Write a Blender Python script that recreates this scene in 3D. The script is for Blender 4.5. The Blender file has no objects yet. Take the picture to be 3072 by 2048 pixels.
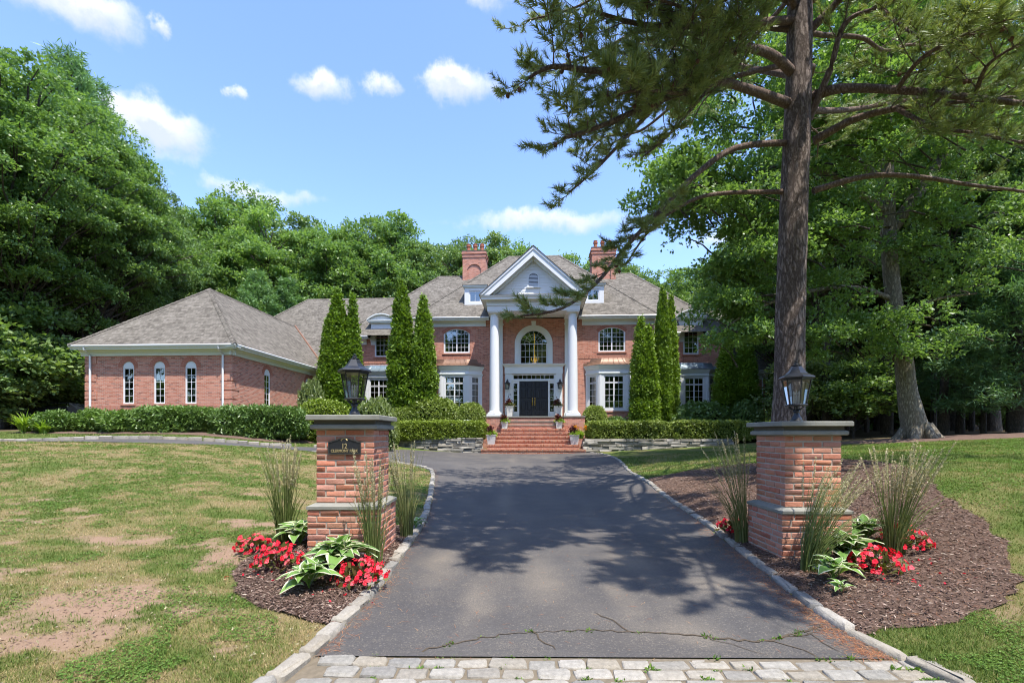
import bpy, math, random
import numpy as np
from mathutils import Vector, Matrix
from mathutils.geometry import tessellate_polygon, delaunay_2d_cdt

R = math.radians
scene = bpy.context.scene
COL = scene.collection
random.seed(7)

# ------------------------------------------------------------------ camera
cam_d = bpy.data.cameras.new('camera')
cam_d.sensor_width = 36.0
cam_d.lens = 16.875
cam_d.shift_y = 276.0 / 3072.0
cam_d.clip_start = 0.05
cam_d.clip_end = 3000
cam = bpy.data.objects.new('camera', cam_d)
cam.location = (0, 0, 1.5)
cam.rotation_euler = (R(90), 0, 0)
COL.objects.link(cam)
scene.camera = cam

# ------------------------------------------------------------------ sun, sky, exposure
SUN_EL, SUN_AZ = 67.0, 35.0          # azimuth measured from straight behind the camera towards the right
sd = Vector((math.sin(R(SUN_AZ)) * math.cos(R(SUN_EL)), -math.cos(R(SUN_AZ)) * math.cos(R(SUN_EL)), math.sin(R(SUN_EL))))
sun_d = bpy.data.lights.new('sun', 'SUN')
sun_d.energy = 3.7
sun_d.angle = R(0.5)
sun_d.color = (1.0, 0.955, 0.88)
sun = bpy.data.objects.new('sun', sun_d)
sun.rotation_euler = sd.to_track_quat('Z', 'Y').to_euler()
sun.location = (20, -20, 40)
COL.objects.link(sun)

world = bpy.data.worlds.new('World')
scene.world = world
world.use_nodes = True
wn, wl = world.node_tree.nodes, world.node_tree.links
wn.clear()
w_out = wn.new('ShaderNodeOutputWorld')
w_bg = wn.new('ShaderNodeBackground')
w_bg.inputs['Strength'].default_value = 0.15
sky = wn.new('ShaderNodeTexSky')
sky.sky_type = 'NISHITA'
sky.sun_disc = False
sky.sun_elevation = R(SUN_EL)
sky.sun_rotation = math.atan2(sd.x, sd.y)
sky.altitude = 100
sky.air_density = 1.0
sky.dust_density = 0.6
sky.ozone_density = 2.2
tc = wn.new('ShaderNodeTexCoord')
sep = wn.new('ShaderNodeSeparateXYZ'); wl.new(tc.outputs['Generated'], sep.inputs[0])
def wmath(op, a, b=None, clamp=False):
    n = wn.new('ShaderNodeMath'); n.operation = op; n.use_clamp = clamp
    for i, x in enumerate((a, b)):
        if x is None: continue
        if isinstance(x, (int, float)): n.inputs[i].default_value = x
        else: wl.new(x, n.inputs[i])
    return n.outputs[0]
w_az = wmath('ARCTAN2', sep.outputs[0], sep.outputs[1])
w_el = wmath('ARCSINE', sep.outputs[2])
w_cmb = wn.new('ShaderNodeCombineXYZ'); wl.new(w_az, w_cmb.inputs[0]); wl.new(w_el, w_cmb.inputs[1])
def wnoise(scale, detail, rough):
    n = wn.new('ShaderNodeTexNoise'); n.inputs['Scale'].default_value = scale
    n.inputs['Detail'].default_value = detail; n.inputs['Roughness'].default_value = rough
    wl.new(w_cmb.outputs[0], n.inputs['Vector']); return n
n1 = wnoise(9, 6, 0.62); n2 = wnoise(26, 5, 0.6)
warp = wn.new('ShaderNodeVectorMath'); warp.operation = 'MULTIPLY_ADD'
wl.new(n1.outputs['Color'], warp.inputs[0]); warp.inputs[1].default_value = (0.17, 0.075, 0); wl.new(w_cmb.outputs[0], warp.inputs[2])
off = wn.new('ShaderNodeVectorMath'); off.operation = 'ADD'; wl.new(warp.outputs[0], off.inputs[0]); off.inputs[1].default_value = (-0.085, -0.0375, 0)
# every cloud: azimuth, elevation, half width, half height (degrees), density
CLOUDS = []
def cloud_px(x, y, rx, ry, dens):      # where the clouds stand in the sky
    k = 3072 / 2352.0
    X, Z = (x * k - 1536) / 1440.0, (1300 - y * k) / 1440.0
    az = math.atan2(X, 1); el = math.atan2(Z, math.hypot(X, 1))
    f = 1 / (1 + X * X)
    CLOUDS.append((az, el, rx * k / 1440 * f, ry * k / 1440 * math.sqrt(f), dens))
for c in ((368, 292, 178, 62, 1.0), (738, 200, 100, 42, 1.0), (875, 202, 66, 28, 0.8), (1048, 192, 120, 40, 1.0),
          (160, 8, 250, 60, 1.0), (590, 432, 240, 28, 0.72), (1260, 512, 300, 32, 0.78), (350, 62, 44, 26, 0.75),
          (555, 222, 40, 18, 0.75), (1130, -30, 120, 40, 0.8), (760, -170, 220, 70, 0.9), (1700, 540, 260, 26, 0.6)):
    cloud_px(*c)
for i in range(14):                     # the rest of the sky goes on in the same way
    CLOUDS.append((R(75 + i * 16 + (i * 37 % 11)), R(14 + (i * 53 % 40)), 0.13 + 0.02 * (i % 4), 0.05 + 0.01 * (i % 3), 0.9))
dens = None; under = None
def blob(vec, dn):
    c = wn.new('ShaderNodeVectorMath'); c.operation = 'LENGTH'; wl.new(vec, c.inputs[0])
    m = wn.new('ShaderNodeMapRange'); wl.new(c.outputs['Value'], m.inputs[0]); m.inputs[1].default_value = 1.15; m.inputs[2].default_value = 0.0
    m.inputs[3].default_value = 0.0; m.inputs[4].default_value = dn; return m.outputs[0]
for (az, el, rx, ry, dn) in CLOUDS:
    a = wn.new('ShaderNodeVectorMath'); a.operation = 'SUBTRACT'; wl.new(off.outputs[0], a.inputs[0]); a.inputs[1].default_value = (az, el, 0)
    b = wn.new('ShaderNodeVectorMath'); b.operation = 'MULTIPLY'; wl.new(a.outputs[0], b.inputs[0]); b.inputs[1].default_value = (1 / rx, 1 / ry, 0)
    b2 = wn.new('ShaderNodeVectorMath'); b2.operation = 'ADD'; wl.new(b.outputs[0], b2.inputs[0]); b2.inputs[1].default_value = (0.05, -0.5, 0)
    f1, f2 = blob(b.outputs[0], dn), blob(b2.outputs[0], dn)
    dens = f1 if dens is None else wmath('MAXIMUM', dens, f1)
    under = f2 if under is None else wmath('MAXIMUM', under, f2)
q = wmath('ADD', wmath('MULTIPLY', dens, 1.25), wmath('ADD', wmath('MULTIPLY', n2.outputs['Fac'], 0.9), wmath('MULTIPLY', n1.outputs['Fac'], 0.55)))
mr = wn.new('ShaderNodeMapRange'); mr.interpolation_type = 'SMOOTHSTEP'; wl.new(q, mr.inputs[0]); mr.inputs[1].default_value = 1.0; mr.inputs[2].default_value = 1.8
edge = wn.new('ShaderNodeMapRange'); edge.interpolation_type = 'SMOOTHSTEP'; wl.new(dens, edge.inputs[0]); edge.inputs[1].default_value = 0.02; edge.inputs[2].default_value = 0.40
d2 = wmath('MULTIPLY', mr.outputs[0], edge.outputs[0], True)
ccol = wn.new('ShaderNodeValToRGB')          # lit tops, greyer undersides
ccol.color_ramp.elements[0].position = 0.28; ccol.color_ramp.elements[0].color = (4.4, 4.35, 4.3, 1)
ccol.color_ramp.elements[1].position = 0.80; ccol.color_ramp.elements[1].color = (2.5, 2.8, 3.25, 1)
wl.new(wmath('ADD', wmath('SUBTRACT', dens, under), wmath('MULTIPLY', n2.outputs['Fac'], 0.75)), ccol.inputs[0])
gam = wn.new('ShaderNodeMix'); gam.data_type = 'RGBA'; gam.blend_type = 'MULTIPLY'; gam.inputs[0].default_value = 1.0
wl.new(sky.outputs[0], gam.inputs[6]); gam.inputs[7].default_value = (1.08, 1.13, 1.32, 1)
wmix = wn.new('ShaderNodeMix'); wmix.data_type = 'RGBA'
wl.new(d2, wmix.inputs[0]); wl.new(gam.outputs[2], wmix.inputs[6]); wl.new(ccol.outputs[0], wmix.inputs[7])
wl.new(wmix.outputs[2], w_bg.inputs['Color'])
wl.new(w_bg.outputs[0], w_out.inputs['Surface'])

vs = scene.view_settings
vs.view_transform = 'Standard'; vs.look = 'None'; vs.gamma = 1.0; vs.use_curve_mapping = False
vs.exposure = 1.1
cy = scene.cycles
cy.use_denoising = True
cy.pixel_filter_type = 'BLACKMAN_HARRIS'; cy.filter_width = 1.05
cy.max_bounces = 7; cy.diffuse_bounces = 3; cy.glossy_bounces = 3; cy.transmission_bounces = 4; cy.transparent_max_bounces = 12
cy.caustics_reflective = False; cy.caustics_refractive = False
cy.sample_clamp_indirect = 6.0

# ------------------------------------------------------------------ helpers
def tag(o, label=None, cat=None, group=None, kind=None):
    if label: o['label'] = label
    if cat: o['category'] = cat
    if group: o['group'] = group
    if kind: o['kind'] = kind
    return o

def link(name, data, parent=None, loc=(0, 0, 0), rz=0.0):
    o = bpy.data.objects.new(name, data)
    COL.objects.link(o)
    o.location = loc
    if rz: o.rotation_euler = (0, 0, rz)
    if parent: o.parent = parent
    return o

def thing(name, label, cat, loc=(0, 0, 0), rz=0.0, group=None):
    return tag(link(name, None, None, loc, rz), label, cat, group)

def copy_tree(o, parent=None):
    c = o.copy(); COL.objects.link(c); c.parent = parent
    for ch in o.children:
        copy_tree(ch, c)
    return c

class B:
    """collects polygons for one mesh"""
    def __init__(s): s.v = []; s.f = []
    def poly(s, pts):
        n = len(s.v); s.v += [tuple(p) for p in pts]; s.f.append(tuple(range(n, n + len(pts)))); return s
    def faces(s, vs, fs):
        n = len(s.v); s.v += [tuple(p) for p in vs]; s.f += [tuple(i + n for i in f) for f in fs]; return s
    def box(s, x0, x1, y0, y1, z0, z1):
        return s.faces([(x0, y0, z0), (x1, y0, z0), (x1, y1, z0), (x0, y1, z0), (x0, y0, z1), (x1, y0, z1), (x1, y1, z1), (x0, y1, z1)],
                       [(0, 3, 2, 1), (4, 5, 6, 7), (0, 1, 5, 4), (1, 2, 6, 5), (2, 3, 7, 6), (3, 0, 4, 7)])
    def loft(s, rings, cap0=True, cap1=True, closed=True):
        n = len(rings[0]); vs = [p for r in rings for p in r]; fs = []
        for i in range(len(rings) - 1):
            for j in range(n if closed else n - 1):
                a, b = i * n + j, i * n + (j + 1) % n
                fs.append((a, b, b + n, a + n))
        if cap0: fs.append(tuple(reversed(range(n))))
        if cap1: fs.append(tuple(range((len(rings) - 1) * n, len(rings) * n)))
        return s.faces(vs, fs)
    def prism(s, pts, z0, z1):
        return s.loft([[(x, y, z0) for x, y in pts], [(x, y, z1) for x, y in pts]])
    def slab(s, pts, y0, y1):          # outline in x-z, thickness in y
        return s.loft([[(x, y0, z) for x, z in pts], [(x, y1, z) for x, z in pts]])
    def lathe(s, prof, n=24, ph=0.0, c=(0, 0, 0), cap=True):
        rings = []
        for r, z in prof:
            rings.append([(c[0] + r * math.cos(ph + 2 * math.pi * j / n), c[1] + r * math.sin(ph + 2 * math.pi * j / n), c[2] + z) for j in range(n)])
        return s.loft(rings, cap, cap)
    def tube(s, path, rad, n=6):
        path = [Vector(p) for p in path]
        if not hasattr(rad, '__len__'): rad = [rad] * len(path)
        rings = []
        for i, p in enumerate(path):
            t = (path[min(i + 1, len(path) - 1)] - path[max(i - 1, 0)])
            if t.length < 1e-9: t = Vector((0, 0, 1))
            t.normalize()
            u = t.cross(Vector((0, 0, 1))) if abs(t.z) < 0.9 else t.cross(Vector((1, 0, 0)))
            u.normalize(); w = t.cross(u)
            rings.append([tuple(p + (u * math.cos(2 * math.pi * j / n) + w * math.sin(2 * math.pi * j / n)) * rad[i]) for j in range(n)])
        return s.loft(rings)
    def mesh(s, name, mat, smooth=None):
        me = bpy.data.meshes.new(name)
        me.from_pydata(s.v, [], s.f); me.update()
        if mat: me.materials.append(mat)
        if smooth is not None:
            me.polygons.foreach_set('use_smooth', [True] * len(me.polygons))
            me.set_sharp_from_angle(angle=R(smooth))
        return me
    def build(s, name, mat, parent=None, loc=(0, 0, 0), rz=0.0, smooth=None):
        return link(name, s.mesh(name, mat, smooth), parent, loc, rz)

def np_mesh(name, V, Q=None, T=None, mat=None, attrs=None, smooth=False):
    """mesh from arrays: V (n,3), quads Q (m,4), triangles T (k,3), attrs {name: per-vertex floats}"""
    me = bpy.data.meshes.new(name)
    V = np.asarray(V, np.float32)
    me.vertices.add(len(V)); me.vertices.foreach_set('co', V.ravel())
    loops = []; tot = []
    if Q is not None and len(Q): loops.append(np.asarray(Q, np.int32).ravel()); tot.append(np.full(len(Q), 4, np.int32))
    if T is not None and len(T): loops.append(np.asarray(T, np.int32).ravel()); tot.append(np.full(len(T), 3, np.int32))
    loops = np.concatenate(loops); tot = np.concatenate(tot)
    me.loops.add(len(loops)); me.loops.foreach_set('vertex_index', loops)
    me.polygons.add(len(tot))
    me.polygons.foreach_set('loop_start', np.concatenate(([0], np.cumsum(tot)[:-1])).astype(np.int32))
    me.polygons.foreach_set('loop_total', tot)
    if smooth: me.polygons.foreach_set('use_smooth', np.ones(len(tot), bool))
    me.update(calc_edges=True)
    for k, a in (attrs or {}).items():
        at = me.attributes.new(k, 'FLOAT', 'POINT'); at.data.foreach_set('value', np.asarray(a, np.float32))
    if mat: me.materials.append(mat)
    return me

def hash2(ix, iy, seed):
    h = (ix * 374761393 + iy * 668265263 + seed * 1442695041) & 0xFFFFFFFF
    h = ((h ^ (h >> 13)) * 1274126177) & 0xFFFFFFFF
    return ((h ^ (h >> 16)) & 0xFFFFFF) / float(0xFFFFFF)
def vnoise(x, y, seed=0):
    x = np.asarray(x, float); y = np.asarray(y, float)
    ix = np.floor(x).astype(np.int64); iy = np.floor(y).astype(np.int64)
    fx = x - ix; fy = y - iy; fx = fx * fx * (3 - 2 * fx); fy = fy * fy * (3 - 2 * fy)
    a = hash2(ix, iy, seed); b = hash2(ix + 1, iy, seed); c = hash2(ix, iy + 1, seed); d = hash2(ix + 1, iy + 1, seed)
    return (a * (1 - fx) + b * fx) * (1 - fy) + (c * (1 - fx) + d * fx) * fy
def fbm(x, y, seed=0, octv=4):
    s = 0; a = 0.5; t = 0
    for i in range(octv):
        s = s + a * vnoise(np.asarray(x) * 2 ** i + 17.3 * i, np.asarray(y) * 2 ** i + 9.1 * i, seed + i); t += a; a *= 0.5
    return s / t

def at(px, py, d):       # a point at depth d metres, seen in the direction of a pixel of the photograph
    return Vector(((px - 1536) / 1440.0 * d, d, 1.5 + (1300 - py) / 1440.0 * d))

def in_poly(x, y, poly):
    x = np.asarray(x); y = np.asarray(y); c = np.zeros(x.shape, bool); n = len(poly)
    for i in range(n):
        x0, y0 = poly[i]; x1, y1 = poly[(i + 1) % n]
        if y0 == y1: continue
        k = ((y0 > y) != (y1 > y)) & (x < (x1 - x0) * (y - y0) / (y1 - y0) + x0)
        c ^= k
    return c

def poly_dist(x, y, poly, closed=True):
    x = np.asarray(x, float); y = np.asarray(y, float); d = np.full(x.shape, 1e9); n = len(poly)
    for i in range(n if closed else n - 1):
        x0, y0 = poly[i]; x1, y1 = poly[(i + 1) % n]
        dx, dy = x1 - x0, y1 - y0; L = dx * dx + dy * dy + 1e-12
        t = np.clip(((x - x0) * dx + (y - y0) * dy) / L, 0, 1)
        d = np.minimum(d, np.hypot(x - x0 - t * dx, y - y0 - t * dy))
    return d

def smooth_line(pts, n=6):
    P = [np.array(p, float) for p in pts]; out = []
    for i in range(len(P) - 1):
        p0 = P[max(i - 1, 0)]; p1 = P[i]; p2 = P[i + 1]; p3 = P[min(i + 2, len(P) - 1)]
        for k in range(n):
            t = k / n
            out.append(tuple(0.5 * ((2 * p1) + (-p0 + p2) * t + (2 * p0 - 5 * p1 + 4 * p2 - p3) * t * t + (-p0 + 3 * p1 - 3 * p2 + p3) * t ** 3)))
    out.append(tuple(P[-1])); return out

# ------------------------------------------------------------------ materials
class M:
    """small node-tree builder"""
    def __init__(s, name, rough=0.6, spec=0.3):
        s.m = bpy.data.materials.new(name); s.m.use_nodes = True
        s.t = s.m.node_tree; s.n = s.t.nodes; s.l = s.t.links
        s.b = s.n['Principled BSDF']; s.out = s.n['Material Output']
        s.b.inputs['Roughness'].default_value = rough
        s.b.inputs['Specular IOR Level'].default_value = spec
    def new(s, kind, **kw):
        n = s.n.new('ShaderNode' + kind)
        for k, v in kw.items(): setattr(n, k, v)
        return n
    def put(s, sock, v):
        if hasattr(v, 'is_output') or isinstance(v, bpy.types.NodeSocket): s.l.new(v, sock)
        elif isinstance(v, (tuple, list)) and len(v) == 3 and sock.type == 'RGBA': sock.default_value = (*v, 1)
        else: sock.default_value = v
    def coord(s, kind='Object'):
        return s.new('TexCoord').outputs[kind]
    def noise(s, scale=5, detail=4, rough=0.55, vec=None, dim='3D'):
        n = s.new('TexNoise'); n.inputs['Scale'].default_value = scale; n.inputs['Detail'].default_value = detail; n.inputs['Roughness'].default_value = rough
        s.put(n.inputs['Vector'], vec if vec is not None else s.coord()); return n.outputs['Fac']
    def math(s, op, a, b=0.5, clamp=False):
        n = s.new('Math', operation=op, use_clamp=clamp); s.put(n.inputs[0], a); s.put(n.inputs[1], b); return n.outputs[0]
    def ramp(s, fac, stops, interp='LINEAR'):
        n = s.new('ValToRGB'); n.color_ramp.interpolation = interp; e = n.color_ramp.elements
        while len(e) < len(stops): e.new(0.5)
        for i, (p, c) in enumerate(stops):
            e[i].position = p; e[i].color = (*c, 1) if len(c) == 3 else c
        s.put(n.inputs[0], fac); return n.outputs[0]
    def mix(s, fac, a, b, mode='MIX'):
        n = s.new('Mix', data_type='RGBA', blend_type=mode); s.put(n.inputs[0], fac); s.put(n.inputs[6], a); s.put(n.inputs[7], b); return n.outputs[2]
    def attr(s, name):
        n = s.new('Attribute'); n.attribute_name = name; return n.outputs['Fac']
    def rnd(s):
        return s.new('ObjectInfo').outputs['Random']
    def col(s, c): s.put(s.b.inputs['Base Color'], c); return s
    def rough(s, r): s.put(s.b.inputs['Roughness'], r); return s
    def bump(s, h, strength=0.4, dist=0.01, prev=None):
        n = s.new('Bump'); n.inputs['Strength'].default_value = strength; n.inputs['Distance'].default_value = dist
        s.put(n.inputs['Height'], h)
        if prev is not None: s.l.new(prev, n.inputs['Normal'])
        s.l.new(n.outputs[0], s.b.inputs['Normal']); return n.outputs[0]
    def wallvec(s, zscale=1.0):
        """(along the wall, height): picks x or y by the face's own direction"""
        t = s.new('TexCoord'); sp = s.new('SeparateXYZ'); s.l.new(t.outputs['Object'], sp.inputs[0])
        sn = s.new('SeparateXYZ'); s.l.new(t.outputs['Normal'], sn.inputs[0])
        f = s.math('GREATER_THAN', s.math('ABSOLUTE', sn.outputs[0]), s.math('ABSOLUTE', sn.outputs[1]))
        mx = s.new('Mix', data_type='FLOAT'); s.l.new(f, mx.inputs[0]); s.l.new(sp.outputs[0], mx.inputs[2]); s.l.new(sp.outputs[1], mx.inputs[3])
        c = s.new('CombineXYZ'); s.l.new(mx.outputs[0], c.inputs[0]); s.put(c.inputs[1], s.math('MULTIPLY', sp.outputs[2], zscale))
        return c.outputs[0]

def brick_mat(name, c1, c2, c3, mortar, bw=0.2134, rh=0.0667, mort=0.009, swap=False):
    m = M(name, 0.85, 0.2)
    v = m.wallvec()
    if swap:
        sp = m.new('SeparateXYZ'); m.l.new(v, sp.inputs[0]); c = m.new('CombineXYZ')
        m.l.new(sp.outputs[1], c.inputs[0]); m.l.new(sp.outputs[0], c.inputs[1]); v = c.outputs[0]
    bt = m.new('TexBrick'); m.l.new(v, bt.inputs['Vector'])
    bt.inputs['Scale'].default_value = 1; bt.inputs['Brick Width'].default_value = bw; bt.inputs['Row Height'].default_value = rh
    bt.inputs['Mortar Size'].default_value = mort * 0.62; bt.inputs['Mortar Smooth'].default_value = 0.3; bt.inputs['Bias'].default_value = 0.0
    bt.inputs['Color1'].default_value = (0, 0, 0, 1); bt.inputs['Color2'].default_value = (1, 1, 1, 1); bt.inputs['Mortar'].default_value = (0.5, 0.5, 0.5, 1)
    n = m.noise(1.1, 5, 0.6); n2 = m.noise(60, 3, 0.6)
    bt2 = m.new('TexBrick'); m.l.new(v, bt2.inputs['Vector']); bt2.inputs['Scale'].default_value = 1; bt2.inputs['Brick Width'].default_value = bw; bt2.inputs['Row Height'].default_value = rh
    bt2.inputs['Mortar Size'].default_value = 0; bt2.offset_frequency = 2; bt2.squash = 1.0; bt2.inputs['Bias'].default_value = 0.0
    bt2.inputs['Color1'].default_value = (0, 0, 0, 1); bt2.inputs['Color2'].default_value = (1, 1, 1, 1)
    per = m.mix(0.22, bt2.outputs['Color'], n)
    c = m.ramp(per, [(0.08, c3), (0.26, c1), (0.5, c2), (0.66, c1), (0.80, c2), (0.90, c3)])
    c = m.mix(0.25, c, n2, 'OVERLAY')
    m.col(m.mix(bt.outputs['Fac'], c, mortar))
    h = m.math('ADD', m.math('MULTIPLY', bt.outputs['Fac'], -1.0), m.math('MULTIPLY', n2, 0.25))
    m.bump(h, 0.55, 0.012)
    return m.m

MT = {}
MT['brick'] = brick_mat('house_brick', (0.47, 0.175, 0.112), (0.57, 0.265, 0.185), (0.28, 0.125, 0.092), (0.54, 0.45, 0.365))
MT['soldier'] = brick_mat('soldier_brick', (0.44, 0.17, 0.11), (0.50, 0.22, 0.145), (0.33, 0.13, 0.09), (0.42, 0.36, 0.30), bw=0.2034, rh=0.0667, swap=True)
MT['step_brick'] = brick_mat('step_brick', (0.40, 0.115, 0.06), (0.50, 0.22, 0.13), (0.20, 0.085, 0.055), (0.50, 0.42, 0.33), bw=0.2134, rh=0.075, mort=0.014)
MT['tread'] = brick_mat('tread_brick', (0.40, 0.115, 0.06), (0.52, 0.26, 0.16), (0.19, 0.085, 0.055), (0.50, 0.42, 0.33), bw=0.0755, rh=0.3, mort=0.012)

def shingles():
    m = M('roof_shingles', 0.95, 0.15)
    v = m.wallvec(1.414)
    cols = []
    for (bw, rh, off) in ((0.30, 0.142, 0.37), (0.13, 0.142, 0.61)):
        bt = m.new('TexBrick'); m.l.new(v, bt.inputs['Vector']); bt.offset = off
        bt.inputs['Scale'].default_value = 1; bt.inputs['Brick Width'].default_value = bw; bt.inputs['Row Height'].default_value = rh
        bt.inputs['Mortar Size'].default_value = 0.006; bt.inputs['Mortar Smooth'].default_value = 0.2
        bt.inputs['Color1'].default_value = (0, 0, 0, 1); bt.inputs['Color2'].default_value = (1, 1, 1, 1); bt.inputs['Mortar'].default_value = (0.1, 0.1, 0.1, 1)
        cols.append(bt)
    f = m.mix(0.5, cols[0].outputs['Color'], cols[1].outputs['Color'])
    f = m.mix(0.25, f, m.noise(0.7, 4, 0.6))
    c = m.ramp(f, [(0.08, (0.078, 0.068, 0.055)), (0.34, (0.125, 0.111, 0.091)), (0.62, (0.172, 0.153, 0.126)), (0.9, (0.222, 0.199, 0.166))])
    c = m.mix(0.3, c, m.noise(160, 2, 0.7), 'OVERLAY')
    m.col(c)
    # courses: a saw-tooth thickness along the slope
    sp = m.new('SeparateXYZ'); m.l.new(v, sp.inputs[0])
    fr = m.math('FRACT', m.math('DIVIDE', sp.outputs[1], 0.142))
    m.bump(m.math('SUBTRACT', m.math('MULTIPLY', fr, -1.0), m.math('MULTIPLY', cols[1].outputs['Fac'], 0.5)), 0.5, 0.012)
    return m.m
MT['shingle'] = shingles()

def plain(name, c, rough=0.5, spec=0.3, var=0.08, scale=6, metal=0.0, bump=0.0, bscale=60):
    m = M(name, rough, spec)
    n = m.noise(scale, 5, 0.6)
    m.col(m.mix(n, tuple(x * (1 - var) for x in c), tuple(min(1, x * (1 + var)) for x in c)))
    m.b.inputs['Metallic'].default_value = metal
    if bump: m.bump(m.noise(bscale, 3, 0.6), bump, 0.004)
    return m.m
MT['white'] = plain('white_paint', (0.72, 0.725, 0.72), 0.45, 0.3, 0.03, 3)
MT['trim'] = plain('cream_trim_paint', (0.72, 0.745, 0.71), 0.45, 0.3, 0.04, 3)
MT['clap'] = plain('white_clapboard', (0.72, 0.72, 0.705), 0.55, 0.3, 0.03, 2)
MT['bluestone'] = plain('bluestone', (0.245, 0.24, 0.205), 0.8, 0.3, 0.3, 7, bump=0.3, bscale=90)
MT['bluedark'] = plain('dark_bluestone', (0.115, 0.105, 0.085), 0.85, 0.25, 0.4, 9, bump=0.3, bscale=90)  # darker bluestone for cap necks, chimney crowns and wall cores
MT['black'] = plain('black_painted_metal', (0.018, 0.019, 0.022), 0.38, 0.5, 0.3, 12, bump=0.12, bscale=120)
MT['door'] = plain('black_door_paint', (0.022, 0.024, 0.03), 0.28, 0.5, 0.1, 4)
MT['brass'] = plain('brass', (0.62, 0.42, 0.12), 0.25, 0.5, 0.1, 8, metal=1.0)
MT['terracotta'] = plain('terracotta', (0.42, 0.15, 0.085), 0.8, 0.2, 0.2, 8)
MT['copper'] = plain('aged_copper', (0.20, 0.115, 0.075), 0.5, 0.5, 0.5, 3, metal=0.35, bump=0.1)
MT['copperblue'] = plain('pale_metal_roof', (0.22, 0.28, 0.31), 0.38, 0.5, 0.35, 3, metal=0.45, bump=0.1)
MT['flash'] = plain('copper_flashing', (0.26, 0.14, 0.09), 0.5, 0.5, 0.3, 3, metal=0.4)
MT['interior'] = plain('interior_plaster', (0.20, 0.165, 0.125), 0.9, 0.1, 0.35, 1.2)
MT['curtain'] = plain('curtain_fabric', (0.20, 0.20, 0.185), 0.9, 0.1, 0.1, 3)
MT['blind'] = plain('white_blind', (0.7, 0.7, 0.66), 0.6, 0.2, 0.03, 3)
MT['mortar'] = plain('mortar', (0.44, 0.385, 0.32), 0.95, 0.1, 0.25, 30, bump=0.5, bscale=150)
MT['planter'] = plain('white_planter', (0.62, 0.60, 0.57), 0.55, 0.3, 0.1, 5)
MT['gold'] = plain('gold_letters', (0.50, 0.40, 0.20), 0.45, 0.5, 0.1, 20, metal=0.5)
MT['gutter'] = plain('white_gutter', (0.74, 0.74, 0.73), 0.35, 0.4, 0.03, 3)
MT['siding'] = plain('grey_siding', (0.30, 0.30, 0.28), 0.7, 0.2, 0.1, 2)

def glass():
    m = M('window_glass', 0.02, 0.5)
    m.n.remove(m.b)
    g = m.new('BsdfGlossy'); g.inputs['Roughness'].default_value = 0.015; g.inputs['Color'].default_value = (0.95, 0.97, 0.97, 1)
    t = m.new('BsdfTransparent'); t.inputs['Color'].default_value = (0.42, 0.45, 0.43, 1)
    lw = m.new('LayerWeight'); lw.inputs['Blend'].default_value = 0.35
    f = m.math('ADD', m.math('MULTIPLY', lw.outputs['Fresnel'], 0.9), 0.15, True)
    mx = m.new('MixShader'); m.l.new(f, mx.inputs[0]); m.l.new(t.outputs[0], mx.inputs[1]); m.l.new(g.outputs[0], mx.inputs[2])
    m.l.new(mx.outputs[0], m.out.inputs['Surface']); return m.m
MT['glass'] = glass()

def pillar_brick():
    m = M('pillar_brick', 0.86, 0.2)
    r = m.rnd()
    c = m.ramp(r, [(0.0, (0.48, 0.17, 0.10)), (0.2, (0.56, 0.235, 0.145)), (0.4, (0.52, 0.25, 0.185)), (0.6, (0.43, 0.13, 0.075)), (0.8, (0.56, 0.215, 0.115)), (0.9, (0.37, 0.20, 0.13)), (1.0, (0.42, 0.12, 0.075))])
    n = m.noise(16, 6, 0.65); n2 = m.noise(140, 3, 0.65)
    c = m.mix(m.ramp(n, [(0.35, (0, 0, 0)), (0.75, (0.42, 0.42, 0.42))]), c, (0.52, 0.33, 0.255))
    c = m.mix(0.35, c, n2, 'OVERLAY')
    m.col(c); b = m.bump(m.noise(28, 4, 0.6), 0.5, 0.010); m.bump(n2, 0.5, 0.004, b)
    return m.m
MT['pbrick'] = pillar_brick()

def stone_mat(name, stops, sc=14, bump=0.7):
    m = M(name, 0.9, 0.2)
    r = m.rnd()
    c = m.ramp(r, stops)
    n = m.noise(sc, 6, 0.7); n2 = m.noise(sc * 9, 3, 0.7)
    c = m.mix(0.55, c, n, 'OVERLAY'); c = m.mix(0.4, c, n2, 'OVERLAY')
    m.col(c); b = m.bump(n, bump, 0.02); m.bump(n2, bump * 0.7, 0.004, b); return m.m
MT['granite'] = stone_mat('granite', [(0, (0.246, 0.232, 0.202)), (0.35, (0.353, 0.326, 0.282)), (0.7, (0.295, 0.260, 0.206)), (1, (0.221, 0.212, 0.194))], 22)
MT['fieldstone'] = stone_mat('fieldstone', [(0, (0.20, 0.19, 0.165)), (0.4, (0.34, 0.315, 0.27)), (0.75, (0.27, 0.24, 0.19)), (1, (0.15, 0.15, 0.14))], 7)

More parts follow.
